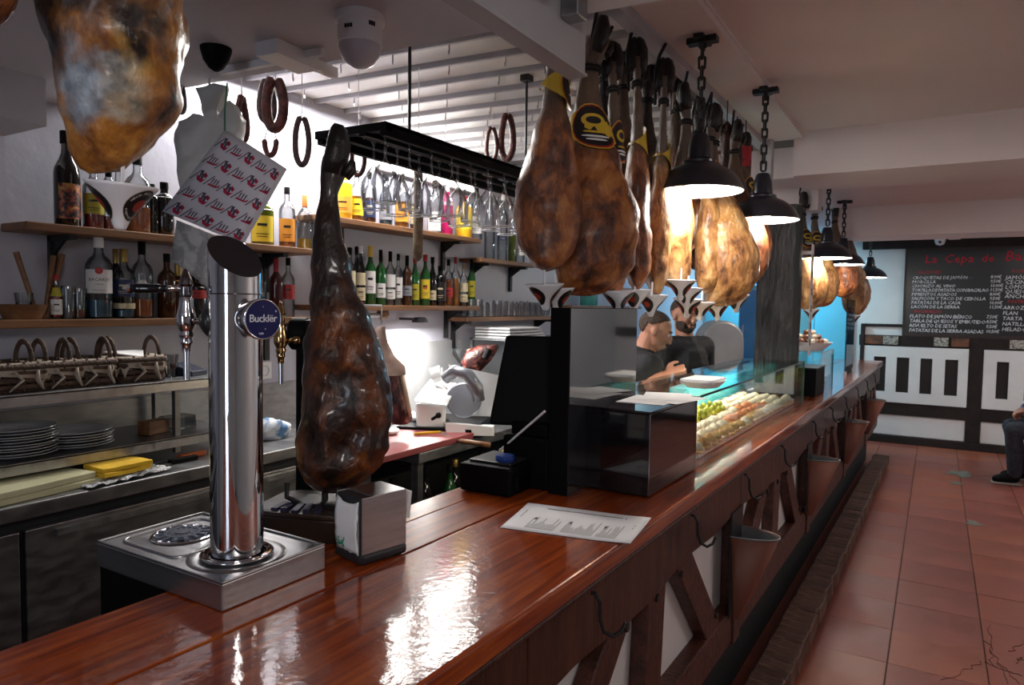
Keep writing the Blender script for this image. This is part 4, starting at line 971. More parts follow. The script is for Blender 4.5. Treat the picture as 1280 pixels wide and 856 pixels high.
protos = {k: pintxo(k, l) for k, l in (('olive', 'tapa of bread topped with green olives in the glass display'), ('cream', 'tapa of bread with creamy white topping in the glass display'), ('salmon', 'tapa of bread with orange-pink topping in the glass display'), ('meat', 'tapa of bread with browned meat topping in the glass display'), ('bread', 'plain piece of golden toasted bread in the glass display'))}
rng = random.Random(15); first = set()
names = {'olive': 'green olives', 'cream': 'creamy white topping', 'salmon': 'orange-pink topping', 'meat': 'browned meat', 'bread': 'plain toasted bread'}
ORD = ['first', 'second', 'third', 'fourth', 'fifth', 'sixth', 'seventh', 'eighth', 'ninth', 'tenth', 'eleventh', 'twelfth', 'thirteenth', 'fourteenth', 'fifteenth', 'sixteenth', 'seventeenth', 'eighteenth', 'nineteenth', 'twentieth', 'last', 'farthest']
for j, (xx, rowname) in enumerate(((-.385, 'rear'), (-.325, 'fourth'), (-.262, 'middle'), (-.202, 'second'), (-.148, 'front'))):
    for i in range(21):
        y = -.88 + i * .086 + rng.uniform(-.01, .01)
        kind = ['olive', 'olive', 'cream', 'cream', 'bread'][j] if i < 8 else ['olive', 'olive', 'cream', 'salmon', 'bread'][j] if i < 13 else ['cream', 'cream', 'salmon', 'salmon', 'cream'][j] if i < 17 else 'cream'
        if rng.random() < .12: kind = rng.choice(['cream', 'meat', 'salmon'])
        c = protos[kind] if kind not in first else dup(protos[kind]); first.add(kind)
        c['label'] = 'tapa with %s, %s from the near end, %s row of the display' % (names[kind], ORD[i], rowname)
        place(c, bw(xx + rng.uniform(-.006, .006), 3.27 + y, CT + .0202), rng.uniform(-.5, .5) + RB, scale=rng.uniform(.8, .98) * (1.15 if kind == 'olive' else 1))
for k, o in protos.items():
    if k not in first: place(o, bw(-.25, 3.3, CT + .0202))
def food_ball(kind, label, grp):
    b = B(); ball(b, (0, 0, .018), .024, 10, (1, 1, .8)); lathe(b, [(.009, -.012), (.009, .01)], 8) if kind == 'mush' else None
    for v in b.verts: v.co += Vector((noise.noise(v.co * 40), noise.noise(v.co * 40 + Vector((3, 0, 0))), 0)) * .005
    o = obj('food_piece', b, foodm[kind], None, smooth='all'); tag(o, label, 'food', grp); return o
fm = food_ball('mush', 'pale mushroom heaped on the white platter', 'food on the white platter'); fk = food_ball('meat', 'browned piece of meat heaped on the white platter', 'food on the white platter')
k = 0
for ring, (n, r, z) in enumerate(((10, .105, .055), (7, .06, .085), (3, .025, .115), (6, .085, .02))):
    for i in range(n):
        src = fm if (i + ring) % 2 == 0 else fk
        c = src if k in (0, 1) and ((k == 0 and src is fm) or (k == 1 and src is fk)) else dup(src); k += 1
        a = 2 * PI * i / n + ring; place(c, wp.location + Vector((r * math.cos(a), r * math.sin(a), z - .012)), a)
t2 = food_ball('cream', 'creamy piece of food in the small far display case', 'food in the far display')
for i in range(12):
    c = t2 if i == 0 else dup(t2); place(c, bw(-.33 + .055 * (i % 4), 5.18 + .11 * (i // 4), CT + .026), i)
ps = thing('price_strip', 'narrow white printed price strip hanging along the pillar edge', 'sign', bw(-.105, 4.49, 1.32), RB)
b = B(); box(b, -.05, -.002, -.034, -.020, .6, .62); box(b, -.05, -.002, -.034, -.020, .06, .08); obj('strip_clip', b, white_plastic, ps)
b = B(); box(b, -.002, .002, -.035, .035, 0, .66); obj('strip', b, white_paper, ps)
b = B(); 
for k in range(6): box(b, .0022, .003, -.012, .014, .06 + k * .1, .10 + k * .1)
obj('printing', b, ink, ps)

# ------------------------------------------------------------------ thin glass for bottles and glasses
def thin_glass(name, tint, refl=.08, blend=.35, edge=(.55, .58, .6), dark=.45):
    m = _mat(name)[0]; nt = m.node_tree; nt.nodes.clear(); N = nt.nodes; L = nt.links
    out = N.new('ShaderNodeOutputMaterial'); lw = N.new('ShaderNodeLayerWeight'); lw.inputs[0].default_value = blend
    tr = N.new('ShaderNodeBsdfTransparent'); gl = N.new('ShaderNodeBsdfGlossy'); gl.inputs['Roughness'].default_value = .03; gl.inputs[0].default_value = (*edge, 1)
    mx = N.new('ShaderNodeMixShader'); ma = N.new('ShaderNodeMath'); ma.operation = 'MULTIPLY_ADD'; ma.inputs[1].default_value = .75; ma.inputs[2].default_value = refl
    cm = N.new('ShaderNodeMixRGB'); cm.inputs[1].default_value = (*tint, 1); cm.inputs[2].default_value = (*[t * dark for t in tint], 1); L.new(lw.outputs['Facing'], cm.inputs[0]); L.new(cm.outputs[0], tr.inputs[0])
    L.new(lw.outputs['Fresnel'], ma.inputs[0]); L.new(ma.outputs[0], mx.inputs[0]); L.new(tr.outputs[0], mx.inputs[1]); L.new(gl.outputs[0], mx.inputs[2]); L.new(mx.outputs[0], out.inputs[0])
    return m
G_clear = thin_glass('clear bottle glass', (.93, .95, .95)); G_stem = thin_glass('clear stem glass', (.99, .995, 1), .07, .32, (.95, .97, 1), .5); G_blue = thin_glass('pale blue glass', (.55, .78, .9)); G_plas = thin_glass('clear plastic', (.85, .87, .88), .12, .3)
def dk(name, c, r=.06): return plain(name, c, r, coat=.4)
G = {'clear': G_clear, 'blue': G_blue, 'green': dk('green bottle glass', (.012, .085, .018)), 'dark': dk('almost black bottle glass', (.008, .006, .006)), 'olive': dk('olive bottle glass', (.07, .09, .008)), 'brown': dk('brown bottle glass', (.05, .016, .006)), 'red': dk('dark red bottle glass', (.06, .008, .008)), 'yellow': dk('yellow liquor', (.75, .42, .02)), 'magenta': dk('magenta liquor', (.42, .01, .10))}
LQ = {'amber': dk('amber spirit', (.50, .13, .012)), 'orange': dk('orange spirit', (.62, .24, .02)), 'whisky': dk('brown whisky', (.20, .055, .01)), 'blue': dk('bluish gin', (.07, .16, .24)), 'yellow': dk('yellow spirit', (.70, .45, .05)), 'red': dk('red spirit', (.35, .03, .02))}
LB = {'white': lab_white, 'cream': plain('cream label', (.60, .52, .34), .5), 'yellow': plain('yellow label', (.68, .50, .03), .5), 'black': lab_black, 'orange': plain('orange label', (.72, .28, .03), .5), 'navy': plain('navy label', (.02, .03, .09), .5), 'red': plain('red label', (.42, .03, .03), .5), 'grey': plain('grey label', (.25, .26, .30), .5), 'goldred': noisy('gold and red label', [(0.4, (.012, .008, .008)), (0.5, (.35, .06, .03)), (0.65, (.55, .36, .06))], 40, rough=.4), 'olive': plain('yellow green label', (.42, .36, .03), .5)}
CP = {'black': black_satin, 'gold': plain('gold cap', (.40, .27, .08), .3, .7), 'red': plain('red cap', (.35, .02, .02), .35), 'white': white_plastic, 'orange': plain('orange cap', (.75, .18, .04), .4), 'none': None, 'cork': plain('cork', (.34, .2, .1), .8), 'yellow': plain('yellow cap', (.7, .48, .08), .35)}
PROF = {'wine': [(.9, 0), (1, .02), (1, .56), (.93, .62), (.6, .71), (.42, .77), (.37, .83), (.37, .955), (.42, .96), (.42, .985), (.36, 1)],
        'spirit': [(.92, 0), (1, .02), (1, .58), (.97, .64), (.78, .70), (.45, .75), (.34, .79), (.33, .97), (.33, 1)],
        'slim': [(.9, 0), (1, .02), (1, .50), (.85, .60), (.55, .70), (.45, .80), (.42, 1)],
        'squat': [(.9, 0), (1, .03), (1, .70), (.85, .76), (.45, .80), (.4, .86), (.4, 1)],
        'jar': [(.95, 0), (1, .03), (1, .95), (.97, 1)]}
def prof_r(kind, u):
    P = PROF[kind]
    for (ra, a), (rb, b_) in zip(P, P[1:]):
        if u <= b_: return ra + (rb - ra) * (u - a) / max(1e-6, b_ - a)
    return P[-1][0]
def facing(p): return math.atan2(CAM.y - p.y, CAM.x - p.x)
def bottle(desc, p, h, R, kind, glass, label=None, lz=(.12, .45), cap='black', liquid=None, level=.5, label2=None, text=None, group=None, cap_h=.12, turn=0, medal=None):
    t = thing('bottle' if kind != 'jar' else 'jar', desc, 'bottle' if kind != 'jar' else 'jar', p, facing(Vector(p)) + turn, group)
    b = B(); lathe(b, [(0, 0)] + [(r * R, z * h) for r, z in PROF[kind]] + ([(0, h)] if kind != 'jar' else []), 20); obj('glass_body', b, G[glass], t, smooth=True)
    if liquid:
        b = B(); lathe(b, [(0, .006)] + [(prof_r(kind, u) * R * .93, max(.006, u * h)) for u in [level * k / 10 for k in range(11)]] + [(0, level * h)], 18); obj('liquid', b, LQ[liquid], t, smooth=True)
    def lab(nm, z0, z1, m, half=1.15, off=.0009, par=t):
        b = B(); n = 12; A = []
        for zz in (z0, z1): A.append([b.verts.new(((prof_r(kind, zz) * R + off) * math.cos(-half + 2 * half * k / n), (prof_r(kind, zz) * R + off) * math.sin(-half + 2 * half * k / n), zz * h)) for k in range(n + 1)])
        for k in range(n): b.faces.new((A[0][k], A[0][k + 1], A[1][k + 1], A[1][k]))
        return obj(nm, b, m, par, smooth='all')
    if label:
        lo = lab('label', lz[0], lz[1], LB[label])
        dz = lz[1] - lz[0]
        if not text and label != 'goldred':
            m2 = lab_black if label not in ('black', 'navy') else LB['cream']
            lab('label_print', lz[0] + dz * .60, lz[0] + dz * .70, m2, .42, .0014, lo); lab('label_print', lz[0] + dz * .28, lz[0] + dz * .31, m2, .55, .0014, lo); lab('label_print', lz[0] + dz * .18, lz[0] + dz * .205, m2, .45, .0014, lo)
        if text:
            b = B()
            for (s, sz, zc) in text:
                def f(co, zc=zc): a = co.x / R; return Vector(((R + .0016) * math.cos(a), (R + .0016) * math.sin(a), zc * h + co.y))
                merge(b, text_bm(s, sz, 0, res=1), None, f)
            obj('lettering', b, lab_black if label != 'navy' else lab_white, lo)
    if label2: lab('neck_label', label2[1], label2[2], LB[label2[0]], 1.3)
    if medal:
        b = B(); n = 18; c = []
        for k in range(n): a = 2 * PI * k / n; y = medal[1] * math.cos(a); ang = y / R; zz = medal[2] * h + medal[1] * math.sin(a); rr = max(prof_r(kind, zz / h), .8) * R + .0018; c.append(b.verts.new((rr * math.cos(ang), rr * math.sin(ang), zz)))
        b.faces.new(c); obj('medallion', b, LB[medal[0]], t)
    if CP[cap]:
        b = B(); rc_ = (prof_r(kind, .985)) * R * 1.12
        lathe(b, [(rc_, h * (1 - cap_h)), (rc_, h * 1.005), (rc_ * .9, h * 1.012), (0, h * 1.012)], 14); obj('cap', b, CP[cap], t, smooth=True)
    return t
XS = -2.65
def on(x, zt, X=XS):
    p = px(x, 300, X=X); p.z = zt; return p
def row_bottle(desc, x, ytop, wpx, kind, glass, zt, X=XS, **k):
    p = on(x, zt, X); q = px(x, ytop, X=X); D = (ROT.transposed() @ (p - CAM)).z * -1
    return bottle(desc, p, q.z - zt, wpx / 2 * D / F * .94, kind, glass, **k)

# ------------------------------------------------------------------ wall shelves
def shelf(label, ya, yb, zt, brackets, X0=XB, X1=-2.57):
    t = thing('wall_shelf', label, 'shelf', (X0, (ya + yb) / 2, zt), 0, 'wall shelves behind the bar')
    L_ = (yb - ya) / 2
    b = B(); box(b, 0.002, X1 - X0, -L_, L_, -.028, 0); obj('board', b, shelf_wood, t, bevel=.003)
    for yy in brackets:
        yl = yy - (ya + yb) / 2
        b = B(); box(b, .001, .02, yl - .014, yl + .014, -.21, -.0285); box(b, .001, .15, yl - .014, yl + .014, -.046, -.0285)
        prism(b, [(.018, -.1), (.10, -.046), (.018, -.046)], yl - .005, yl + .005, Matrix(((1, 0, 0, 0), (0, 0, 1, 0), (0, 1, 0, 0), (0, 0, 0, 1)))); obj('bracket', b, black_iron, t)
    return t
ZUL, ZLL, ZUR, ZLR, Z3R, ZFUR = 1.852, 1.527, 2.025, 1.585, 1.514, 1.905
shelf('upper left wooden wall shelf with spirits, behind the white drip cup', 1.16, 2.42, ZUL, (1.32, 2.26))
shelf('lower left wooden wall shelf holding bottles, jars and wooden tools', .3, 2.42, ZLL, (.6, 2.26))
shelf('upper right wooden wall shelf behind the hanging wine glasses', 2.44, 3.85, ZUR, (2.6, 3.66))
shelf('lower right wooden wall shelf with a crowded row of bottles', 2.44, 3.85, ZLR, (2.6, 3.70))
shelf('small wooden wall shelf beside the front ham, with clear bottles', 3.855, 4.6, ZFUR, (4.0, 4.5))
shelf('wooden wall shelf crowded with drinking glasses near the prep area', 3.70, 5.0, Z3R, (3.78, 4.9))
shelf('far wooden wall shelf with a turquoise canister', 5.2, 6.8, 1.60, (5.3, 6.7))
# upper left row
U = dict(zt=ZUL, group='bottles on the upper left shelf')
row_bottle('big nearly black wine bottle with gold and red label, leftmost on the upper left shelf', 85, 166, 31, 'wine', 'dark', label='goldred', lz=(.08, .45), cap='black', turn=.5, **U)
row_bottle('clear bottle with wide yellow-green label and red base, beside the big dark bottle', 118, 203, 26, 'spirit', 'clear', label='olive', lz=(.22, .52), cap='black', liquid='red', level=.22, medal=('red', .012, .70), **U)
row_bottle('clear bottle with tall black cap, behind the white drip cup', 137, 202, 22, 'spirit', 'clear', cap='black', cap_h=.22, liquid='red', level=.2, **U)
row_bottle('plain clear slim bottle behind the white drip cup, without a cap', 149, 200, 16, 'slim', 'clear', cap='none', **U)
row_bottle('clear wide-shouldered bottle half full of amber spirit, right of the drip cup', 173, 194, 32, 'spirit', 'clear', cap='black', liquid='amber', level=.33, **U)
row_bottle('small dark bottle with black cap left of the printed paper, left one of two', 191, 231, 16, 'squat', 'dark', cap='black', **U)
row_bottle('dark squat bottle with white shoulders and broad black cap beside the printed paper', 206, 229, 24, 'squat', 'dark', cap='black', label='white', lz=(.72, .8), **U)
row_bottle('green bottle with yellow-white top and yellow label, right of the printed paper', 328, 234, 29, 'spirit', 'olive', label='yellow', lz=(.06, .50), cap='yellow', label2=('white', .60, .70), cap_h=.16, **U)
row_bottle('clear bottle of amber spirit with orange label, left of the standing ham\'s hoof', 359, 235, 21, 'spirit', 'clear', label='orange', lz=(.10, .48), cap='black', liquid='amber', level=.42, cap_h=.1, **U)
row_bottle('pale bottle with orange and black neck touching the standing ham\'s outline', 381, 245, 20, 'spirit', 'clear', cap='orange', liquid='yellow', level=.2, cap_h=.2, label2=('black', .68, .76), **U)
# upper right row behind the glasses
U = dict(zt=ZUR, group='bottles behind the hanging glasses')
for (d, x, yt, w_, k, g, kw) in [
    ('yellow liqueur bottle right of the standing ham, first on the upper right shelf', 428, 212, 26, 'squat', 'yellow', dict(label='orange', cap='yellow')),
    ('amber bottle with yellow label, second on the upper right shelf', 446, 214, 18, 'spirit', 'clear', dict(label='yellow', liquid='orange')),
    ('clear bottle with navy label behind the first hanging glasses', 462, 216, 16, 'spirit', 'clear', dict(label='navy', liquid='whisky')),
    ('clear bottle with grey label behind the second hanging glass', 482, 218, 17, 'slim', 'clear', dict(label='grey', liquid='blue')),
    ('bottle of orange spirit behind the third hanging glass', 502, 219, 19, 'spirit', 'clear', dict(label='orange', liquid='orange')),
    ('brown whisky bottle behind the third and fourth hanging glasses', 520, 222, 17, 'spirit', 'clear', dict(liquid='whisky', label='cream')),
    ('clear bottle with big white label behind the fourth hanging glass', 543, 226, 18, 'spirit', 'clear', dict(label='white', lz=(.05, .4))),
    ('magenta liqueur bottle behind the fifth hanging glass', 558, 232, 17, 'squat', 'magenta', dict(cap='white', label='white', lz=(.6, .66))),
    ('yellow box-like bottle at the right end of the upper right shelf', 580, 246, 22, 'squat', 'yellow', dict(cap='red', label='yellow', lz=(.2, .6))),
    ('clear bottle last on the upper right shelf', 595, 236, 16, 'spirit', 'clear', dict(label='white'))]:
    row_bottle(d, x, yt, w_, k, g, **U, **kw)
U = dict(zt=ZFUR, group='bottles on the small shelf by the front ham')
for (d, x, yt, w_, k, g, kw) in [('tall clear bottle first on the small shelf by the front ham', 612, 236, 14, 'slim', 'clear', dict(cap='none')), ('clear bottle with blue label on the small shelf by the front ham', 628, 240, 14, 'spirit', 'clear', dict(label='navy', lz=(.3, .4), cap='white')),
                                 ('yellow-green bottle on the small shelf by the front ham', 640, 268, 10, 'slim', 'olive', dict(cap='white')), ('clear bottle with pale label last on the small shelf by the front ham', 650, 250, 13, 'spirit', 'clear', dict(label='white', cap='white'))]:
    row_bottle(d, x, yt, w_, k, g, **U, **kw)
# lower left row
U = dict(zt=ZLL, group='bottles on the lower left shelf')
row_bottle('tall clear rum bottle with white label and red round emblem, lower left shelf', 123, 293, 33, 'spirit', 'clear', label='white', lz=(.30, .58), cap='white', liquid='blue', level=.22, medal=('red', .0125, .565), cap_h=.16, text=[('BACARDI', .0165, .46), ('SUPERIOR', .006, .405), ('CARTA BLANCA', .006, .335)], **U)
row_bottle('bottle with gold cap standing behind the netted bottle on the lower left shelf', 144, 312, 20, 'spirit', 'dark', cap='gold', cap_h=.2, X=-2.70, **U)
row_bottle('netted clear bottle with navy label and gold cap on the lower left shelf', 154, 312, 27, 'spirit', 'clear', label='navy', lz=(.32, .56), cap='gold', cap_h=.18, label2=('cream', .14, .22), liquid='blue', level=.12, medal=('cream', .006, .44), **U)
row_bottle('clear rum bottle with red and black cap and oval label on the lower left shelf', 177, 303, 26, 'spirit', 'clear', liquid='amber', level=.25, cap='black', label2=('red', .84, .88), medal=('white', .019, .44), cap_h=.16, **U)
row_bottle('large dark brandy bottle under the printed paper, left of two', 208, 318, 24, 'spirit', 'brown', cap='black', **U)
row_bottle('dark brown bottle with copper neck under the printed paper', 222, 330, 24, 'spirit', 'brown', cap='gold', label2=('orange', .60, .7), cap_h=.3, **U)
row_bottle('dark bottle with red label just left of the beer column', 244, 340, 28, 'spirit', 'dark', label='red', lz=(.42, .60), cap='black', **U)
row_bottle('clear gin bottle with black cap just right of the beer column', 325, 322, 17, 'spirit', 'clear', liquid='blue', level=.35, cap='black', cap_h=.2, **U)
row_bottle('dark red bottle between the beer badge and the standing ham', 345, 324, 18, 'spirit', 'red', cap='red', cap_h=.24, **U)
row_bottle('clear bottle with red pointed label, left of the standing ham', 360, 323, 17, 'spirit', 'clear', label='red', lz=(.30, .55), cap='black', cap_h=.12, **U)
row_bottle('clear glass jar beside the basket of wooden tools', 98, 360, 17, 'jar', 'clear', zt=ZLL, cap='none', group='jars on the lower left shelf', liquid='whisky', level=.3)
row_bottle('clear glass jar next to the white rum bottle', 84, 357, 17, 'jar', 'clear', zt=ZLL, cap='none', group='jars on the lower left shelf')
row_bottle('small sauce bottle with red cap and green collar on the lower left shelf', 69, 344, 14, 'slim', 'clear', label='white', lz=(.1, .45), cap='red', label2=('olive', .52, .72), cap_h=.12, zt=ZLL, liquid='red', level=.5)
# lower right row
U = dict(zt=ZLR, group='bottles on the lower right shelf')
for (d, x, yt, w_, k, g, kw) in [
    ('clear bottle with cream label, first right of the standing ham on the lower right shelf', 437, 310, 17, 'spirit', 'clear', dict(label='cream', lz=(.25, .6), liquid='whisky', level=.2)),
    ('almost black bottle behind the cream-labelled one on the lower right shelf', 446, 309, 12, 'wine', 'dark', dict(cap='black', X=-2.70)),
    ('dark bottle with white neck and cream label on the lower right shelf', 451, 308, 13, 'wine', 'dark', dict(label='cream', lz=(.08, .30), cap='white', label2=('cream', .34, .55))),
    ('green wine bottle with large white label and yellow cap on the lower right shelf', 463, 308, 15, 'wine', 'green', dict(label='white', lz=(.2, .58), cap='yellow', cap_h=.18)),
    ('bright green bottle with black cap and white label on the lower right shelf', 476, 313, 14, 'spirit', 'green', dict(label='white', lz=(.14, .40), cap='black', cap_h=.2)),
    ('clear bottle with black cap and two white labels on the lower right shelf', 488, 315, 14, 'spirit', 'clear', dict(label='white', lz=(.12, .30), label2=('white', .34, .58), cap='black', cap_h=.18)),
    ('clear bottle with thin white label, right of the two-label bottle', 498, 318, 12, 'spirit', 'clear', dict(label='white', lz=(.15, .55), cap='black')),
    ('brown spirit bottle with black cap in the middle of the lower right shelf', 509, 320, 14, 'spirit', 'brown', dict(cap='black', cap_h=.2, label='grey', lz=(.2, .4))),
    ('green bottle with dim yellow label partly behind the hanging salami', 519, 322, 12, 'wine', 'green', dict(label='olive', cap='red')),
    ('green bottle with bright yellow label and red cap on the lower right shelf', 532, 319, 13, 'wine', 'green', dict(label='yellow', lz=(.14, .52), cap='red', medal=('red', .012, .36))),
    ('dark slim bottle with cream label right of the yellow-labelled bottle', 541, 322, 11, 'wine', 'dark', dict(label='cream', lz=(.12, .32))),
    ('dark square-shouldered whiskey bottle with black and white label on the lower right shelf', 551, 333, 16, 'squat', 'dark', dict(label='black', lz=(.12, .6), cap='black')),
    ('amber bottle with black-brown cap near the right end of the lower right shelf', 561, 325, 13, 'spirit', 'clear', dict(liquid='amber', level=.58, cap='black', label='red', lz=(.2, .4))),
    ('amber bottle with orange-brown liquid and red cap near the shelf\'s right end', 570, 322, 12, 'spirit', 'clear', dict(liquid='orange', level=.58, cap='red')),
    ('clear bottle with two cream labels, second from the shelf\'s right end', 580, 330, 12, 'spirit', 'clear', dict(label='cream', lz=(.10, .28), label2=('cream', .34, .55), cap='cork')),
    ('bright green bottle with yellow label, last on the lower right shelf', 590, 325, 11, 'wine', 'green', dict(label='olive', lz=(.2, .55), cap='black', cap_h=.22))]:
    row_bottle(d, x, yt, w_, k, g, **U, **kw)
# bowl of tools
bw_ = thing('wooden_bowl', 'brown wooden bowl at the left end of the lower left shelf', 'bowl', on(26, ZLL, -2.66))
b = B(); lathe(b, [(0, 0), (.055, 0), (.075, .05), (.072, .05), (.05, .006), (0, .006)], 24); obj('bowl_body', b, shelf_wood, bw_, smooth=True)
for i, (a0, a1, lab) in enumerate((((47, 378), (20, 315), 'long wooden muddler leaning left beside the wooden bowl'), ((55, 378), (67, 320), 'wooden stick leaning right above the wooden bowl'), ((58, 380), (78, 318), 'second wooden stick leaning right, beside the shelf bracket'))):
    p, q = px(*a0, X=-2.66), px(*a1, X=-2.69); p.z = ZLL + .02
    t = thing('wooden_stick', lab, 'muddler', p); b = B(); tube(b, [(0, 0, -.018), q - p], [.007, .010], 8); obj('stick', b, shelf_wood, t)
gw = thing('glass_tumbler', 'small clear tumbler lying among the wooden bowl\'s things', 'glass', on(28, ZLL + .02, -2.66)); b = B(); lathe(b, [(0, 0), (.02, 0), (.028, .07)], 16); obj('glass', b, G_plas, gw, smooth=True)

# drinking glasses crowding the third shelf
b = B(); lathe(b, [(0, .002), (.028, .002), (.033, .095), (.0315, .095), (.027, .008), (0, .008)], 14)
g0 = obj('drinking_glass', b, G_stem, None, smooth=True); tag(g0, 'x', 'glass', 'drinking glasses on the wall shelf')
ordn = ['first', 'second', 'third', 'fourth', 'fifth', 'sixth', 'seventh', 'eighth', 'ninth', 'tenth', 'eleventh', 'twelfth', 'thirteenth', 'fourteenth', 'fifteenth']
rng = random.Random(2); k = 0
for j, xx in enumerate((-2.61, -2.69)):
    for i in range(15):
        c = g0 if k == 0 else dup(g0); k += 1; c['label'] = 'clear drinking glass on the glass shelf, %s from the left, %s row' % (ordn[i], ('front', 'back')[j]); place(c, (xx, 3.80 + i * .079 + .03 * j, Z3R + .0005), 0, scale=(1, 1, rng.uniform(.9, 1.25)))
can = thing('canister', 'turquoise round-shouldered canister above the black screen panel', 'canister', px(736, 388, X=-2.62)); can.location.z = 1.601
b = B(); lathe(b, [(0, 0), (.075, 0), (.08, .01), (.08, .14), (.07, .165), (.05, .172), (0, .174)], 24); obj('canister_body', b, plain('turquoise enamel', (.05, .26, .25), .35), can, smooth=True)

# glowing panels added for the bright wall mirrored in the counter
for i, (ya, yc) in enumerate(((3.04, 3.40), (3.47, 3.98))):
    t = thing('wall_light_panel', ['lit white wall panel lamp behind the hanging glasses, left one', 'lit white wall panel lamp behind the hanging glasses, right one'][i], 'lamp', (XB, (ya + yc) / 2, 2.47))
    b = B(); L_ = (yc - ya) / 2; box(b, .001, .03, -L_ - .01, L_ + .01, -.12, .12); obj('panel_frame', b, white_plastic, t, bevel=.004)
    b = B(); box(b, .0305, .034, -L_, L_, -.11, .11); obj('lit_diffuser', b, plain('lit wall panel', (1, 1, 1), .5, emit=(1, .97, .93), es=9), t)
# ------------------------------------------------------------------ glass rack
RZ0 = 2.17; ra = [px(393, 168, Z=RZ0), px(486, 157, Z=RZ0)]
rk = thing('glass_rack', 'long black hanging rack for stemmed glasses above the service alley', 'glass rack', (-1.735, 2.45, RZ0))
yA, yB_ = -.70, 1.15
b = B(); box(b, -.12, .19, yA, yB_, .0, .012); obj('rack_plate', b, plain('black rack steel', (.02, .021, .025), .35, .3), rk, bevel=.003)
for xx in (-.12, .165): b = B(); box(b, xx, xx + .025, yA, yB_, -.03, .016); obj('side_rail', b, black_satin, rk, bevel=.003)
for xx in (-.03, .075): b = B(); box(b, xx, xx + .03, yA, yB_, -.022, .0); obj('stem_rail', b, black_satin, rk)
b = B(); prism(b, [(-.12, yA - .01), (.19, yA - .0), (.19, yA + .03), (-.12, yA + .03)], -.012, .014); obj('end_plate', b, black_satin, rk)
for (x, y) in ((.14, -.52), (.12, .32), (.14, 1.05)):
    b = B(); tube(b, [(x, y, .01), (x, y, 2.645 - RZ0)], .006, 8); box(b, x - .022, x + .022, y - .022, y + .022, 2.60 - RZ0, 2.648 - RZ0); obj('hanging_rod', b, charcoal, rk)
def wine_glass(h=.235):
    t = thing('wine_glass', 'x', 'wine glass', (0, 0, 0), 0, 'stemmed glasses hanging from the rack')
    b = B(); z = -h
    out = [(.036, 0), (.034, -.003), (.010, -.008), (.0048, -.02), (.0045, -.085), (.010, -.096), (.030, -.118), (.043, -.145), (.0455, -.17), (.043, -.20), (.0365, z)]
    lathe(b, out, 22); obj('bowl_and_stem', b, G_stem, t, smooth='all')
    b = B(); tube(b, [(.0365 * math.cos(2 * PI * k / 24), .0365 * math.sin(2 * PI * k / 24), z) for k in range(24)], .0018, 5, closed=True); obj('rim', b, plain('glass rim', (.92, .94, .97), .08), t, smooth='all')  # opaque white puts the glint of clear glass into the rim colour
    b = B(); tube(b, [(.0355 * math.cos(2 * PI * k / 24), .0355 * math.sin(2 * PI * k / 24), -.001) for k in range(24)], .0015, 5, closed=True); obj('foot_edge', b, MATS['glass rim'], t, smooth='all')
    return t
wg = wine_glass(); k = 0
for j, (xx, n, y0_, dy, nm) in enumerate(((-1.59, 11, 1.80, .125, 'front'), (-1.695, 10, 1.86, .125, 'rear'))):
    for i in range(n):
        c = wg if k == 0 else dup(wg); k += 1
        c['label'] = 'clear stemmed wine glass hanging upside down, %s from the left in the %s row' % (ordn[i], nm); place(c, (xx, y0_ + i * dy, RZ0 - .004), .1 * i, scale=(1, 1, 1.0 + .03 * ((i * 7 + j) % 3)))

# ------------------------------------------------------------------ sausages hanging by the wall
chz = noisy('dark red chorizo', [(0.35, (.05, .012, .01)), (0.55, (.14, .035, .025)), (0.7, (.26, .09, .06))], 26, rough=.42, bump=.5)
chz_d = noisy('greyish cured sausage', [(0.35, (.05, .035, .035)), (0.55, (.13, .08, .08)), (0.7, (.24, .19, .19))], 26, rough=.5, bump=.4)
def loop(label, x0, x1, y0_, y1_, D, m, rpx, ang=.55, open_top=False, ztop=2.625, name='chorizo_loop'):
    """a hung sausage loop; extents in the photo at depth D"""
    top = px((x0 + x1) / 2, y0_, D=D); s = D / F; w2, h = (x1 - x0 - 2 * rpx) / 2 * s, (y1_ - y0_ - 2 * rpx) * s
    t = thing(name, label, 'sausage', top, ang, 'sausages hanging behind the bar')
    n = 30; pts = []
    for k in range(n + 1):
        a = (PI * .06 if not open_top else PI * .5) + (2 * PI - 2 * (PI * .06 if not open_top else PI * .5)) * k / n
        u = .5 - .5 * math.cos(a); pts.append((w2 * math.sin(a) * (.75 + .45 * u), .006 * math.sin(2 * a), -rpx * s - h * u))
    r = rpx * s
    b = B(); tube(b, pts, [r * (.55 if k in (0, n) else 1) for k in range(n + 1)], 10); obj('casing', b, m, t, smooth='all')
    b = B(); tube(b, [pts[0], (0, 0, .01), pts[-1]], .0025, 5); tube(b, [(0, 0, .0), (0, 0, ztop - top.z)], .0016, 4); obj('string', b, white_plastic, t)
    return t
loop('big dark chorizo loop hanging left of the ceiling grid', 326, 361, 92, 166, 2.45, chz, 6.5, ztop=2.625)
loop('greyish sausage loop hanging just left of the big chorizo loop', 321, 346, 96, 155, 2.55, chz_d, 4, ang=1.1, ztop=2.625)
loop('short red chorizo hanging in a U below the big loop', 327, 349, 150, 197, 2.6, chz, 3.5, open_top=True)
loop('thin greyish-pink sausage loop left of the standing ham\'s hoof', 365, 390, 142, 209, 2.6, chz_d, 3.8)
loop('dark red sausage hanging to the right of the white bag', 292, 312, 115, 180, 2.3, chz, 4.2, ang=1.3, ztop=2.625)
loop('small piece of sausage hanging left of the white bag', 220, 233, 100, 143, 2.3, chz_d, 3.0, ang=1.2, ztop=2.625)
loop('thin chorizo loop behind the first hanging glasses', 437, 459, 168, 221, 2.9, chz, 3.0)
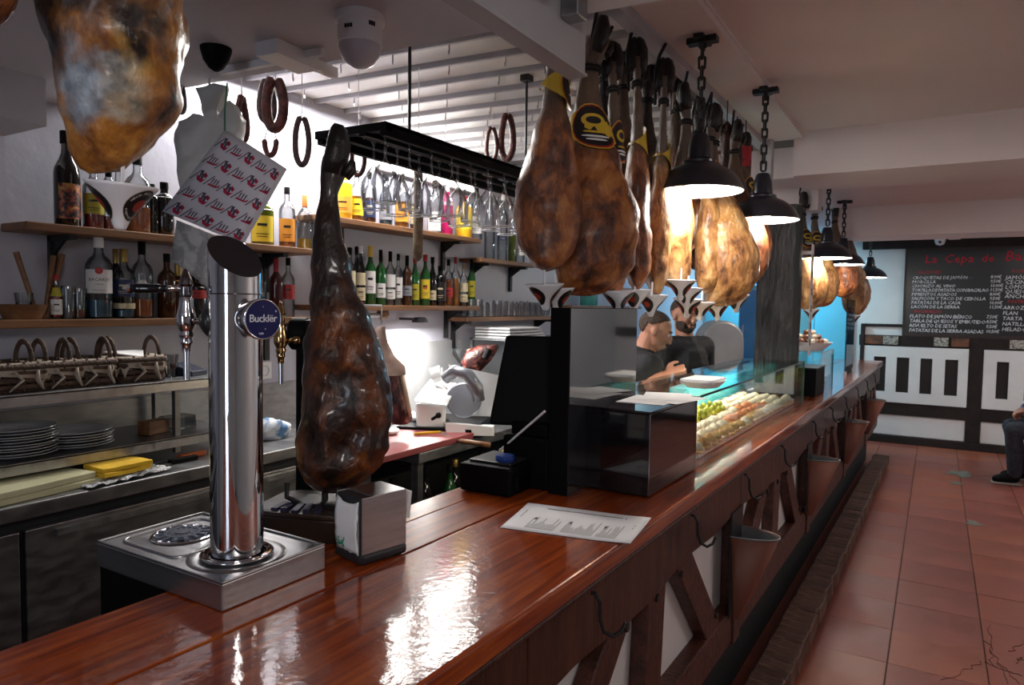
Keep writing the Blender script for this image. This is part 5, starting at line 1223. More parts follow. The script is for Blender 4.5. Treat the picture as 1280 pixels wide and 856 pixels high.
loop('black narrow sausage loop above the right end of the glass rack', 606, 624, 156, 203, 3.6, chz, 2.6, name='sausage_loop')
loop('dark red wrapped chorizo loop above the rack, close to the front ham', 623, 646, 138, 202, 3.6, chz, 4)
sl = thing('salami', 'long tan salami hanging in front of the bottle shelves', 'sausage', px(523, 205, D=3.0))
b = B(); L_ = (px(523, 205, D=3.0) - px(521, 326, D=3.0)).length
tube(b, [(0, 0, 0), (0, 0, -.015), (.002, 0, -L_ * .5), (0, 0, -L_ + .02), (0, 0, -L_)], [.006, .018, .021, .021, .006], 12); obj('casing', b, noisy('tan salami casing', [(0.35, (.16, .10, .06)), (0.65, (.34, .24, .15))], 26, rough=.6, bump=.4), sl, smooth='all')
b = B(); tube(b, [(0, 0, 0), (0, 0, 2.6 - sl.location.z)], .0016, 4); obj('string', b, white_plastic, sl)

# ------------------------------------------------------------------ white bag and the printed wrapping papers
bg = thing('plastic_bag', 'white plastic carrier bag hanging above the printed papers', 'bag', px(262, 106, D=2.22))
bag_mat = noisy('white bag plastic', [(0.3, (.50, .50, .48)), (0.7, (.66, .66, .63))], 6, rough=.35, bump=.3)
b = B(); s_ = 2.22 / F; ol = [(-30, 145), (32, 145), (36, 60), (44, 40), (30, 24), (22, 34), (14, 42), (16, 14), (22, 2), (4, -2), (-14, 4), (-8, 26), (-2, 44), (-20, 36), (-38, 46), (-36, 66), (-36, 100)]
prism(b, [(x * s_, -y * s_) for x, y in ol], -.028, .028, RX(PI / 2))
bmesh.ops.triangulate(b, faces=b.faces[:]); bmesh.ops.subdivide_edges(b, edges=b.edges[:], cuts=3, use_grid_fill=True)
for v in b.verts: v.co += Vector((noise.noise(v.co * 14), noise.noise(v.co * 16 + Vector((9, 0, 0))) * 3.2, noise.noise(v.co * 12 + Vector((0, 7, 0))))) * .010
o = obj('bag_body', b, bag_mat, bg, smooth='all'); bg.rotation_euler = (0, 0, .55)
b = B(); tube(b, [(.0, 0, -.01), (0, 0, 2.31 - bg.location.z)], .004, 6); obj('hanging_loop', b, white_plastic, bg)
b = B(); box(b, -.002, .010, -.024, -.0235, -.20, -.14); obj('green_print', b, plain('lime print', (.25, .42, .05), .6), bg)
wp_c = [px(x, y, D=d) for x, y, d in ((280, 163, 2.06), (354, 210, 2.02), (300, 304, 1.98), (203, 264, 2.03))]
pk = thing('printed_paper', 'hanging stack of white wrapping paper printed with red and grey pig motifs', 'wrapping paper', wp_c[0])
cs2 = [c - wp_c[0] for c in wp_c]; nn = (cs2[1] - cs2[0]).cross(cs2[3] - cs2[0]).normalized()
if nn.dot(CAM - wp_c[0]) < 0: nn = -nn
def pk_pt(u, v, off=0, cs=cs2): return cs[0].lerp(cs[1], u).lerp(cs[3].lerp(cs[2], u), v) + nn * (off + .012 * math.sin(PI * u) * .6)
def sheet(cs, off, name, m, par, n=8):
    b = B(); V = [[b.verts.new(pk_pt(i / n, j / n, off, cs)) for i in range(n + 1)] for j in range(n + 1)]
    for j in range(n):
        for i in range(n): b.faces.new((V[j][i], V[j][i + 1], V[j + 1][i + 1], V[j + 1][i]))
    o = obj(name, b, m, par, smooth='all'); md = o.modifiers.new('s', 'SOLIDIFY'); md.thickness = .0008; return o
pk_mat = noisy('lilac white paper', [(0.3, (.62, .61, .68)), (0.7, (.70, .69, .75))], 4, rough=.7)
for k in range(5): sheet([c + (cs2[1] - cs2[0]) * .006 * k + (cs2[3] - cs2[0]) * (-.004 * k) for c in cs2], -.0022 * k, 'paper', pk_mat, pk)
redp, darkp = B(), B()
def blob(bm, u, v, pts, off=.0012):
    vs = [bm.verts.new(pk_pt(min(.995, u + x * 1.2), min(.995, v + y * 1.2), off)) for x, y in pts]
    try: bm.faces.new(vs)
    except ValueError: pass
for j in range(5):
    for i in range(5):
        u = .02 + i * .20 + (.0); v = .03 + j * .20
        a = (i + j) % 2 == 0
        # slanted stroke
        blob(darkp, u, v, [(0, .13), (.012, .13), (.075, .02), (.063, .02)])
        if a:
            blob(redp, u + .06, v + .03, [(0, .05), (.03, .09), (.09, .10), (.12, .05), (.10, .065), (.06, .07), (.03, .05)])
            blob(redp, u + .06, v + .03, [(.07, .0), (.115, .02), (.105, .05), (.08, .04)])
            blob(darkp, u + .06, v + .03, [(.02, 0), (.05, -.01), (.05, .06), (.03, .055)], .0015); blob(darkp, u + .06, v + .03, [(.05, .02), (.075, .01), (.085, .07), (.06, .07)], .0015)
        else:
            for q in range(3): blob(darkp, u + .06, v + .03, [(.02 + .03 * q, .02), (.035 + .03 * q, .01), (.03 + .03 * q, .07), (.02 + .03 * q, .075)], .0015)
            blob(redp, u + .06, v + .03, [(.0, .075), (.10, .07), (.13, .04), (.12, .075), (.09, .088), (.0, .09)])
obj('red_print', redp, plain('crimson print', (.42, .015, .06), .7), pk); obj('grey_print', darkp, plain('dark grey print', (.09, .07, .11), .7), pk)
c3 = [px(x, y, D=d) - wp_c[0] for x, y, d in ((216, 272, 2.09), (275, 296, 2.09), (268, 366, 2.12), (209, 322, 2.12))]
o = sheet(c3, -.02, 'lower_sheet', noisy('faintly printed paper back', [(0.42, (.34, .34, .34)), (0.55, (.60, .60, .58))], 26, rough=.8), pk)
b = B(); tube(b, [cs2[0] + nn * -.004, px(281, 136, D=2.06) - wp_c[0], px(284, 104, D=2.06) - wp_c[0]], .0025, 6); obj('string', b, plain('green string', (.06, .22, .14), .6), pk)

# ------------------------------------------------------------------ ceiling fittings
dcm = thing('dome_camera', 'white dome security camera on the soffit above the beer tower', 'camera', px(450, 20, Z=2.3))
b = B(); lathe(b, [(0, 0), (.060, 0), (.062, -.006), (.060, -.018), (.055, -.020), (.0545, -.055), (.050, -.07)], 36); obj('housing', b, white_plastic, dcm, smooth=True)
b = B(); lathe(b, [(.050, -.068), (.052, -.075), (.047, -.095), (.034, -.114), (.016, -.124), (0, -.126)], 32); ob = obj('eyeball', b, plain('camera ball', (.62, .61, .68), .3), dcm, smooth=True)
b = B(); tube(b, [(.0525 * math.cos(a), .0525 * math.sin(a), -.071) for a in [2 * PI * k / 32 for k in range(32)]], .002, 5, closed=True); obj('seam_ring', b, white_plastic, dcm)
fa = facing(dcm.location); 
b = B(); 
for aa, z, w_, h_ in ((fa + .55, -.032, .018, .010), (fa - .5, -.042, .022, .009)):
    for k in range(3): box(b, .0545, .0556, -w_ / 2 + k * w_ / 3, -w_ / 2 + k * w_ / 3 + w_ / 4, z - h_ / 2, z + h_ / 2, RZ(aa))
obj('small_print', b, black_satin, dcm)
ms_ = thing('motion_sensor', 'black egg-shaped sensor on the soffit between the nearest ham and the bag', 'sensor', px(270, 60, Z=2.3))
b = B(); lathe(b, [(0, 0), (.042, 0), (.041, -.010), (.034, -.035), (.020, -.055), (.008, -.063), (0, -.064)], 28); obj('shell', b, black_satin, ms_, smooth=True)
ct = thing('cable_trunking', 'white cable trunking on the soffit beside the black sensor', 'trunking', px(360, 66, Z=2.3), A44)
b = B(); box(b, -.28, .12, .0, .018, -.022, 0); box(b, -.02, .06, -.10, .06, -.04, 0); box(b, .02, .045, .04, .16, -.03, 0); obj('channel', b, white_plastic, ct, bevel=.002)

# ------------------------------------------------------------------ steel shelving and worktop on the left
XF = -2.35
def steel_shelf(label, zt, ya, yb):
    t = thing('steel_shelf', label, 'shelf', (XB, (ya + yb) / 2, zt), 0, 'steel shelves above the worktop'); L_ = (yb - ya) / 2
    b = B(); box(b, .003, XF - XB, -L_, L_, -.004, 0); obj('shelf_plate', b, steel_dull, t)
    b = B(); box(b, XF - XB - .004, XF - XB, -L_, L_, -.034, .002); obj('front_lip', b, steel, t, bevel=.001)
    b = B(); box(b, .003, .02, -L_, L_, -.05, .004); obj('back_rail', b, steel_dull, t)
    return t
s1 = steel_shelf('upper stainless shelf holding the bread baskets', 1.305, .1, 1.82); s2 = steel_shelf('lower stainless shelf holding the stacked plates', 1.098, .1, 1.82)
b = B(); box(b, .05, .05 + .025, .70, .725, -.26, -.03); obj('upright', b, steel_dull, s1)
b = B(); box(b, .34, .36, .60, .62, -.27, -.03); obj('upright', b, steel_dull, s1)
ZW = 1.012; XW = -2.2
wt = thing('steel_worktop', 'left stainless worktop cabinet with towels and chopping boards on it', 'worktop', (XB, 1.0, 0))
b = B(); box(b, .003, XW - XB, -1.5, 1.45, ZW - .045, ZW); obj('top', b, steel_dull, wt, bevel=.004)
for k in range(4):
    b = B(); box(b, XW - XB - .04, XW - XB - .018, -1.48 + .73 * k, -.765 + .73 * k, .45, .93); dd = obj('door', b, steel_dull, wt, bevel=.004)
    b = B(); box(b, XW - XB - .018, XW - XB - .006, -1.40 + .73 * k, -.85 + .73 * k, .895, .915); obj('handle', b, steel, dd)
b = B(); box(b, .003, XW - XB - .045, -1.5, 1.45, .1, .965); obj('carcass', b, charcoal, wt)
b = B(); box(b, .003, .012, -1.5, 1.45, ZW, 1.205); obj('splashback', b, steel_dull, wt)
# baskets
wick = noisy('dark wicker', [(0.35, (.035, .018, .012)), (0.6, (.10, .055, .035))], 40, rough=.7, bump=.5); cloth_beige = noisy('beige cloth lining', [(0.35, (.30, .24, .19)), (0.65, (.42, .35, .29))], 12, rough=.85)
def basket(label, x, w_, rz=0):
    p = px(x, 470, X=-2.52); p.z = 1.3055
    t = thing('bread_basket', label, 'basket', p, rz, 'bread baskets on the steel shelf'); t.scale = (1.1, .86, 1.32)
    b = B(); box(b, -.075, .075, -w_ / 2, w_ / 2, 0, .008); obj('basket_floor', b, wick, t)
    b = B()
    for z in (.012, .028, .044, .060):
        tube(b, rrect(-.08 - z * .15, .08 + z * .15, -w_ / 2 - z * .15, w_ / 2 + z * .15, .03, z), .0075, 6, closed=True)
    for k in range(14):
        a = 2 * PI * k / 14; x_, y_ = .088 * math.cos(a), (w_ / 2 + .006) * math.sin(a); sc = 1 / max(abs(math.cos(a)), abs(math.sin(a))) ** .5
        tube(b, [(x_ * sc * .93, y_ * sc * .93, .0), (x_ * sc, y_ * sc, .07)], .005, 5)
    obj('wicker_wall', b, wick, t, smooth='all')
    for sy in (-1, 1):
        b = B(); tube(b, [(.045 * math.cos(PI * k / 10), sy * w_ / 2, .062 + .055 * math.sin(PI * k / 10)) for k in range(11)], .0075, 7); obj('handle', b, wick, t, smooth='all')
    b = B(); pts = rrect(-.083, .083, -w_ / 2 - .004, w_ / 2 + .004, .03, .07)
    A = [b.verts.new(Vector(q) * 1) for q in pts]; O = [b.verts.new(Vector((q[0] * 1.16, q[1] * 1.07, .028 + .014 * math.sin(k * 1.7)))) for k, q in enumerate(pts)]; I = [b.verts.new(Vector((q[0] * .8, q[1] * .85, .045))) for q in pts]; n = len(pts)
    for k in range(n): j = (k + 1) % n; b.faces.new((A[k], A[j], O[j], O[k])); b.faces.new((A[j], A[k], I[k], I[j]))
    b.faces.new(I); o = obj('cloth_lining', b, cloth_beige, t, smooth='all'); md = o.modifiers.new('s', 'SOLIDIFY'); md.thickness = .002
    for sx in (-.04, .04):
        b = B(); tube(b, [(.095, sx, .05), (.104, sx * .6 + .01, .03), (.10, sx * 1.4, .004)], [.006, .008, .004], 6, flat=.4); obj('ribbon', b, cloth_beige, t, smooth='all')
    return t
basket('bread basket at the left photo edge on the steel shelf', 12, .20); basket('bread basket with tied beige ribbons, second from the left', 60, .17, .05); basket('dark bread basket with twisted ribbon, third from the left', 105, .15, -.05); bk4 = basket('bread basket with a white napkin, rightmost on the steel shelf', 163, .19)
np_ = thing('folded_napkin', 'white folded napkin lying in the rightmost bread basket', 'napkin', bk4.location + Vector((0, 0, .095))); b = B(); prism(b, [(-.05, -.07), (.085, 0), (-.05, .08)], 0, .004, RY(.12)); obj('napkin', b, white_paper, np_)
cpq = thing('plastic_cup', 'clear plastic cup at the right end of the steel shelf', 'cup', px(214, 470, X=-2.5)); cpq.location.z = 1.3055; b = B(); lathe(b, [(0, 0), (.02, 0), (.026, .085), (.0245, .085), (.019, .003)], 18); obj('cup', b, G_plas, cpq, smooth=True)
bxq = thing('card_terminal', 'small dark navy device on the steel shelf by the beer tap', 'device', px(236, 466, X=-2.5), .3); bxq.location.z = 1.3055; b = B(); prism(b, [(-.05, 0), (.05, 0), (.05, .02), (-.05, .05)], -.045, .045, RX(PI / 2)); obj('body', b, plain('navy plastic', (.015, .02, .04), .4), bxq, bevel=.004)
# plates
plate_m = plain('greyish white glazed plate', (.45, .46, .49), .2)
b = B(); lathe(b, [(0, .002), (.07, .002), (.075, .006), (.115, .016), (.125, .018), (.1255, .0165), (.115, .012), (.076, .0), (0, .0)], 40)
pl0 = obj('plate', b, plate_m, None, smooth=True)
k = 0
for (x, n, nm, sc) in ((20, 10, 'left, taller', .90), (96, 6, 'right, lower', .86)):
    base = px(x, 560, X=-2.48); base.z = 1.0985
    for i in range(n):
        c = pl0 if k == 0 else dup(pl0); k += 1
        tag(c, ('topmost grey-white plate of the %s plate stack' if i == n - 1 else 'lowest grey-white plate of the %s plate stack' if i == 0 else 'grey-white plate, ' + ordn[i] + ' from the bottom of the %s plate stack') % nm, 'plate', 'plates of the %s stack on the steel shelf' % nm.split(',')[0])
        place(c, base + Vector((.004 * math.sin(i * 2), .004 * math.cos(i * 3), i * (.0088 if n > 6 else .009))), i, scale=sc)
wb_ = thing('wood_block', 'small brown wooden block on the lower steel shelf', 'block', px(192, 540, X=-2.5), .2); wb_.location.z = 1.0985; b = B(); box(b, -.03, .03, -.045, .045, 0, .05); obj('block', b, shelf_wood, wb_, bevel=.003)
tb_ = thing('plastic_box', 'clear plastic food box beside the wooden block', 'container', px(222, 535, X=-2.5)); tb_.location.z = 1.0985; b = B(); box(b, -.04, .04, -.055, .055, .001, .055); obj('box', b, G_plas, tb_, bevel=.005)
# on the worktop
yb_m = noisy('pale cream cutting board plastic', [(0.3, (.48, .46, .27)), (0.7, (.58, .56, .36))], 6, rough=.5)
for i, (z, a, lab) in enumerate(((0, .0, 'pale cream chopping board, lower of two on the steel worktop'), (.021, .06, 'pale cream chopping board lying on the other one'))):
    t = thing('chopping_board', lab, 'chopping board', px(45, 600, X=-2.33), .1 + a); t.location.z = ZW + .0005 + z; b = B(); box(b, -.09, .09, -.17, .15 - .02 * i, 0, .02); obj('board', b, yb_m, t, bevel=.003)
yc = noisy('yellow cleaning cloth', [(0.3, (.62, .36, .015)), (0.7, (.76, .48, .03))], 14, rough=.9, bump=.3)
foil = noisy('crinkled clear film', [(0.35, (.25, .26, .28)), (0.65, (.62, .63, .65))], 24, rough=.25, bump=.8)
fb = thing('plastic_film', 'crumpled clear plastic film under the yellow cloth', 'film', px(147, 595, X=-2.30), .1); fb.location.z = ZW + .001
b = B(); n = 22; V = [[b.verts.new((-.085 + .17 * i / n, -.15 + .30 * j / n, .004 + .016 * abs(noise.noise(Vector((i * .7, j * .7, 1)))))) for i in range(n + 1)] for j in range(n + 1)]
for j in range(n):
    for i in range(n): b.faces.new((V[j][i], V[j][i + 1], V[j + 1][i + 1], V[j + 1][i]))
obj('film', b, foil, fb)
for i, (z, lab) in enumerate(((.018, 'yellow folded cloth, lower one on the plastic film'), (.034, 'yellow folded cloth, upper one of the pair'))):
    t = thing('cleaning_cloth', lab, 'cloth', px(147, 590, X=-2.30) + Vector((0, .004 * i, 0)), .12 - .1 * i); t.location.z = ZW + z; b = B(); box(b, -.055, .055, -.085, .085, 0, .015); bmesh.ops.subdivide_edges(b, edges=b.edges[:], cuts=4, use_grid_fill=True)
    for v in b.verts: v.co.z += .004 * noise.noise(v.co * 25 + Vector((0, 0, i * 5)))
    obj('cloth', b, yc, t, smooth=True, bevel=.004)
def knife(label, a, c, Xp, hm, z=0):
    p, q = px(*a, X=Xp), px(*c, X=Xp); t = thing('knife', label, 'knife', (p.x, p.y, ZW + .004 + z)); d = Vector((q.x - p.x, q.y - p.y, 0)); L_ = d.length; d = d.normalized(); s = Vector((-d.y, d.x, 0))
    M = frame((0, 0, 0), d, s)
    b = B(); prism(b, [(0, -.014), (L_ * .55, -.014), (L_ * .6, .012), (.03, .008)], 0, .002, M); obj('blade', b, steel, t)
    b = B(); box(b, L_ * .55, L_, -.012, .012, -.004, .014, M); obj('handle', b, hm, t, bevel=.004)
or_m = plain('orange handle', (.45, .10, .02), .4)
knife('kitchen knife with black handle lying on the steel worktop', (165, 572), (246, 570), -2.32, black_satin); knife('kitchen knife with orange-brown handle by the beer tower', (180, 566), (256, 562), -2.36, or_m, .002)
# towel
tw_m = noisy('white and blue tea towel', [(0.42, (.10, .22, .42)), (0.5, (.62, .66, .72)), (0.7, (.75, .77, .8))], 13, rough=.9, bump=.3)
t = thing('tea_towel', 'crumpled white and blue tea towel right of the beer column', 'towel', px(340, 546, X=-2.42)); t.location.z = ZW + .02
b = B(); ball(b, (0, 0, .02), .07, 28, (.9, 1.1, .6))
for v in b.verts: v.co += v.co.normalized() * (.022 * noise.noise(v.co * 22) + .012 * abs(noise.noise(v.co * 50)))
obj('towel', b, tw_m, t, smooth='all')
wsx = thing('wall_socket', 'white wall socket between the beer column and the ham', 'socket', px(331, 463, X=XB + .012)); b = B(); box(b, -.011, 0, -.042, .042, -.042, .042); obj('plate', b, white_plastic, wsx, bevel=.004); b = B(); lathe(b, [(.027, 0), (.027, .002), (.022, .002), (.020, -.004), (0, -.004)], 24, RY(PI / 2)); obj('insert', b, plain('socket insert', (.6, .6, .62), .4), wsx, smooth=True)
wl = thing('hanging_spatula', 'thin black utensil hanging on the wall right of the beer column', 'utensil', px(326, 430, X=XB + .02)); b = B(); box(b, -.006, .006, -.008, .008, -.09, .10); tube(b, [(-.018, 0, .09), (.0, 0, .095)], .004, 6); obj('handle', b, black_satin, wl, bevel=.002)

# ------------------------------------------------------------------ prep counter, slicer and cutting area
ZP = .92; XP = -1.98
pc = thing('prep_counter', 'stainless prep counter with red board and slicer, open underneath', 'counter', (XB, 3.1, 0))
b = B(); box(b, .003, XP - XB, -.62, 2.4, ZP - .05, ZP); obj('top', b, steel_dull, pc, bevel=.004)
b = B(); box(b, .003, XP - XB - .12, -.62, 2.4, .42, .44); obj('under_shelf', b, steel_dull, pc)
b = B(); box(b, .003, .02, -.62, 2.4, 0, ZP - .05); obj('back_panel', b, black_matt, pc)  # black sheet added to paint the shade under the counter
for yy in (-.58, .9, 2.35): b = B(); box(b, XP - XB - .08, XP - XB - .04, yy, yy + .04, 0, ZP - .05); obj('leg', b, steel_dull, pc)
b = B(); box(b, .003, .01, -.62, 2.4, ZP, 1.36); obj('splashback', b, noisy('light splashback', [(0.3, (.50, .50, .51)), (0.7, (.6, .6, .61))], 4, rough=.35, metal=.5), pc)
for i in range(10):
    bottle('dark wine bottle standing under the prep counter, %s from the left' % ordn[i], (-2.24 + .06 * (i % 2), 2.6 + .13 * i, .441), .30, .037, 'wine', 'dark' if i % 3 else 'green', label='cream' if i % 4 == 1 else None, lz=(.1, .4), cap='gold' if i % 3 == 1 else 'black', group='bottles under the prep counter')
rb_ = thing('red_cutting_board', 'dark red cutting board at the front of the prep counter', 'cutting board', (-2.155, 2.62, ZP)); b = B(); box(b, -.19, .175, -.42, .30, .0005, .030); obj('board', b, noisy('red board plastic', [(0.3, (.20, .035, .04)), (0.7, (.30, .07, .07))], 4, rough=.45), rb_, bevel=.004)
kn = thing('yellow_knife', 'knife with yellow handle lying on the red cutting board', 'knife', px(540, 541, Z=ZP + .032)); a1, a2, a3 = px(518, 543, Z=ZP + .033) - kn.location, px(550, 540, Z=ZP + .033) - kn.location, px(562, 545, Z=ZP + .033) - kn.location
b = B(); tube(b, [a1, a1.lerp(a2, .5), a2], [.012, .013, .010], 8, flat=.6); obj('handle', b, plain('yellow handle', (.75, .42, .02), .4), kn, smooth='all'); b = B(); tube(b, [a2, a3], [.008, .003], 6, flat=.2); obj('blade', b, steel, kn)
for i, (x, y, r, lab) in enumerate(((488, 531, .045, 'crumpled white kitchen paper beside the hanging half ham'), (515, 528, .05, 'crumpled white paper on the red board in front of the slicer'), (490, 543, .03, 'small lilac-white crumpled paper at the front of the red board'))):
    t = thing('crumpled_paper', lab, 'paper', px(x, y, Z=ZP + .03), 0, 'crumpled papers on the red board'); b = B(); ball(b, (0, 0, r * .55), r, 22, (1, 1.4, .55))
    for v in b.verts: v.co += v.co.normalized() * (.012 * noise.noise(v.co * 40 + Vector((i * 5, 0, 0))))
    obj('paper', b, white_paper, t, smooth='all')
# slicer
sc_ = thing('meat_slicer', 'white and grey meat slicer on the prep counter', 'meat slicer', (-2.26, 3.04, ZP), .35)
sl_white = plain('white slicer enamel', (.78, .78, .78), .3); sl_grey = plain('grey slicer metal', (.22, .23, .26), .35, .5)
def q(x, y, D): return sc_.matrix_world.inverted() @ px(x, y, D=D)
bpy.context.view_layer.update()
def hullpart(name, pts, mat, par, thick=None, bevel=.006):
    b = B(); vs = [b.verts.new((p.x, p.y, max(p.z, .003))) for p in pts]; bmesh.ops.convex_hull(b, input=vs); 
    return obj(name, b, mat, par, bevel=bevel)
hullpart('foot_plate', [Vector((x, y, z)) for x in (-.19, .21) for y in (-.22, .26) for z in (.002, .045)], black_satin, sc_)
hullpart('body', [q(x, y, D) for (x, y) in ((519, 503), (558, 508), (556, 543), (521, 537)) for D in (3.62, 3.9)], sl_white, sc_, bevel=.018)
hullpart('sloped_lid', [q(518, 501, 3.6), q(560, 507, 3.6), q(572, 482, 3.85), q(538, 477, 3.85), q(518, 498, 3.62), q(560, 503, 3.62), q(571, 479, 3.87), q(537, 474, 3.87)], sl_white, sc_)
hullpart('lower_deck', [q(x, y, D) for (x, y) in ((556, 528), (616, 534), (618, 545), (558, 544)) for D in (3.55, 3.95)], sl_white, sc_)
b = B(); c = q(580, 500, 3.72); dirv = (q(580, 500, 3.6) - q(580, 500, 3.8)).normalized(); Mdisc = frame(c, dirv.orthogonal(), dirv.cross(dirv.orthogonal())); lathe(b, [(0, -.012), (.086, -.012), (.094, -.004), (.094, .004), (.086, .012), (0, .016)], 36, Mdisc); obj('blade_disc', b, sl_grey, sc_, smooth=True)
b = B(); tube(b, [q(557, 473, 3.66), q(570, 463, 3.62), q(585, 468, 3.6), q(596, 484, 3.6), q(599, 500, 3.62)], [.032, .032, .032, .034, .03], 14); obj('curved_arm', b, sl_grey, sc_, smooth='all')
b = B(); tube(b, [q(540, 470, 3.8), q(552, 466, 3.8)], [.042, .042], 20); obj('white_collar', b, sl_white, sc_, smooth=True)
b = B(); tube(b, [q(552, 460, 3.75), q(553, 480, 3.68), q(559, 486, 3.66)], .006, 6); obj('rod', b, sl_white, sc_)
hullpart('carriage_plate', [q(*p, D) for p in ((560, 455), (628, 470), (618, 531), (578, 524)) for D in (3.98, 4.0)], noisy('slicer plate steel', [(0.3, (.5, .5, .5)), (0.7, (.62, .62, .62))], 3, rough=.35, metal=.7), sc_, bevel=.001)
b = B(); ball(b, q(548, 519, 3.58), .016, 10); tube(b, [q(540, 524, 3.6), q(548, 519, 3.58)], .008, 8); obj('knob', b, black_satin, sc_, smooth='all')
for i, (x0_, y0_, x1_, y1_, m) in enumerate(((562, 547, 640, 556, or_m),)): 
    t = thing('wooden_handle_steel', 'wooden-handled sharpening steel at the front of the slicer', 'sharpening steel', px(575, 551, Z=ZP + .012)); a1, a2, a3 = [px(*v, Z=ZP + .012) - t.location for v in ((556, 546), (575, 551), (612, 556))]
    b = B(); tube(b, [a2, a3], [.011, .013], 8); obj('handle', b, shelf_wood, t, smooth='all'); b = B(); tube(b, [a1, a2], .005, 6); obj('rod', b, steel, t)
# cured ham piece on a stand behind the slicer, glass bowl, white boxes
sd = thing('ham_on_stand', 'cut red ham on a white stand behind the slicer', 'ham', px(605, 470, D=4.25)); sd.location.z = ZP + .40
b = B(); base = px(600, 468, D=4.25); A_, C_ = px(580, 458, D=4.25) - base, px(623, 432, D=4.2) - base
tube(b, [A_, A_.lerp(C_, .3), A_.lerp(C_, .65), C_], [.04, .075, .055, .012], 14)
for v in b.verts: v.co += Vector((noise.noise(v.co * 20), noise.noise(v.co * 20 + Vector((4, 0, 0))), noise.noise(v.co * 20 + Vector((0, 4, 0))))) * .014
sd.location = base
obj('meat', b, noisy('cut red ham', [(0.40, (.02, .004, .003)), (0.5, (.07, .010, .008)), (0.58, (.16, .03, .022)), (0.72, (.45, .26, .18))], 26, rough=.4, bump=.4), sd, smooth='all')
b = B(); tube(b, [px(606, 448, D=4.15) - base, px(612, 436, D=4.15) - base], .02, 10); obj('clamp', b, black_satin, sd)
b = B(); box(b, -.1, .1, -.12, .12, -.07, -.05); tube(b, [(0, 0, -.06), (0, 0, ZP + .001 - base.z)], .03, 8); obj('stand', b, black_satin, sd)
gbw = thing('glass_bowl', 'round glass bowl standing left of the red ham', 'bowl', px(583, 447, D=4.5)); b = B(); lathe(b, [(0, -.04), (.05, -.035), (.09, .02), (.088, .06)], 22); obj('bowl', b, G_plas, gbw, smooth=True); b = B(); tube(b, [(0, 0, -.04), (0, 0, ZP - gbw.location.z)], .04, 10); obj('foot', b, G_plas, gbw)
stk = thing('stacked_trays', 'stack of white trays under the glass shelf', 'trays', px(640, 425, X=-2.55)); stk.location.z = 1.37
for k in range(4): b = B(); box(b, -.14, .14, -.26, .24 - .03 * k, .02 * k, .02 * k + .014); obj('tray', b, white_plastic, stk, bevel=.004)
b = B(); box(b, -.15, .18, -.30, .55, -.012, 0); box(b, -.15, -.13, -.30, -.28, ZP - 1.37, 0); box(b, .14, .16, -.30, -.28, ZP - 1.37, 0); box(b, .14, .16, .53, .55, ZP - 1.37, 0); box(b, -.15, -.13, .53, .55, ZP - 1.37, 0); obj('stand', b, steel_dull, stk)
# half ham in its skin hanging against the bright wall
hp_ = thing('half_ham', 'half ham with tan skin collar and dark marbled cut face hanging by the slicer', 'ham', px(477, 408, D=3.35))
s_ = 3.35 / F
b = B(); R_ = []
for (y, xl, xr, dp) in ((0, -5, 5, 4), (6, -8, 5, 7), (20, -7, 8, 8), (36, -6, 16, 10), (50, -3, 30, 14), (60, -4, 31, 17)):
    R_.append([b.verts.new(((xl + xr) / 2 * s_ + (xr - xl) / 2 * s_ * math.cos(2 * PI * k / 18), dp * s_ * math.sin(2 * PI * k / 18), -y * s_)) for k in range(18)])
for A, Q in zip(R_, R_[1:]):
    for k in range(18): b.faces.new((A[k], A[(k + 1) % 18], Q[(k + 1) % 18], Q[k]))
b.faces.new(R_[0]); b.faces.new(R_[-1]); obj('skin_collar', b, noisy('tan ham skin', [(0.3, (.24, .15, .12)), (0.7, (.36, .25, .21))], 12, rough=.6, bump=.2), hp_, smooth=True)
b = B(); R_ = []
for (y, xl, xr, dp) in ((56, 2, 26, 12), (75, 3, 30, 12), (100, 5, 36, 12), (115, 8, 40, 11), (122, 14, 34, 8)):
    R_.append([b.verts.new(((xl + xr) / 2 * s_ + (xr - xl) / 2 * s_ * math.cos(2 * PI * k / 18), dp * s_ * math.sin(2 * PI * k / 18), -y * s_)) for k in range(18)])
for A, Q in zip(R_, R_[1:]):
    for k in range(18): b.faces.new((A[k], A[(k + 1) % 18], Q[(k + 1) % 18], Q[k]))
b.faces.new(R_[0]); b.faces.new(R_[-1]); obj('cut_meat', b, noisy('dark marbled ham', [(0.4, (.02, .004, .006)), (0.52, (.09, .02, .02)), (0.6, (.16, .05, .045)), (0.74, (.4, .24, .2))], 22, (1.6, 1, .7), rough=.35, bump=.3), hp_, smooth=True)
b = B(); tube(b, [(4 * s_, -.01, -58 * s_), (6 * s_, -.012, -90 * s_), (10 * s_, -.01, -118 * s_)], .012, 8); tube(b, [(27 * s_, -.02, -60 * s_), (33 * s_, -.02, -90 * s_), (37 * s_, -.01, -112 * s_)], .012, 8); obj('fat_edge', b, noisy('ham fat', [(0.3, (.52, .34, .22)), (0.7, (.68, .52, .38))], 12, rough=.45), hp_, smooth='all')
b = B(); tube(b, [(0, 0, .01), (0, .0, .10), (-.2, .04, .10)], .005, 6); obj('hook_rod', b, steel, hp_); hp_.rotation_euler = (0, 0, .5)
rlw = thing('wall_rail', 'steel wall rail with a wooden ball end under the lower right shelf', 'rail', px(468, 394, X=-2.66)); b = B(); tube(b, [(0, -.22, 0), (0, .06, 0)], .010, 10); box(b, -.085, 0, -.2, -.18, -.008, .008); obj('rail', b, steel, rlw, smooth=True); b = B(); ball(b, (0, .07, .008), .035, 16); obj('wooden_ball', b, shelf_wood, rlw, smooth='all')
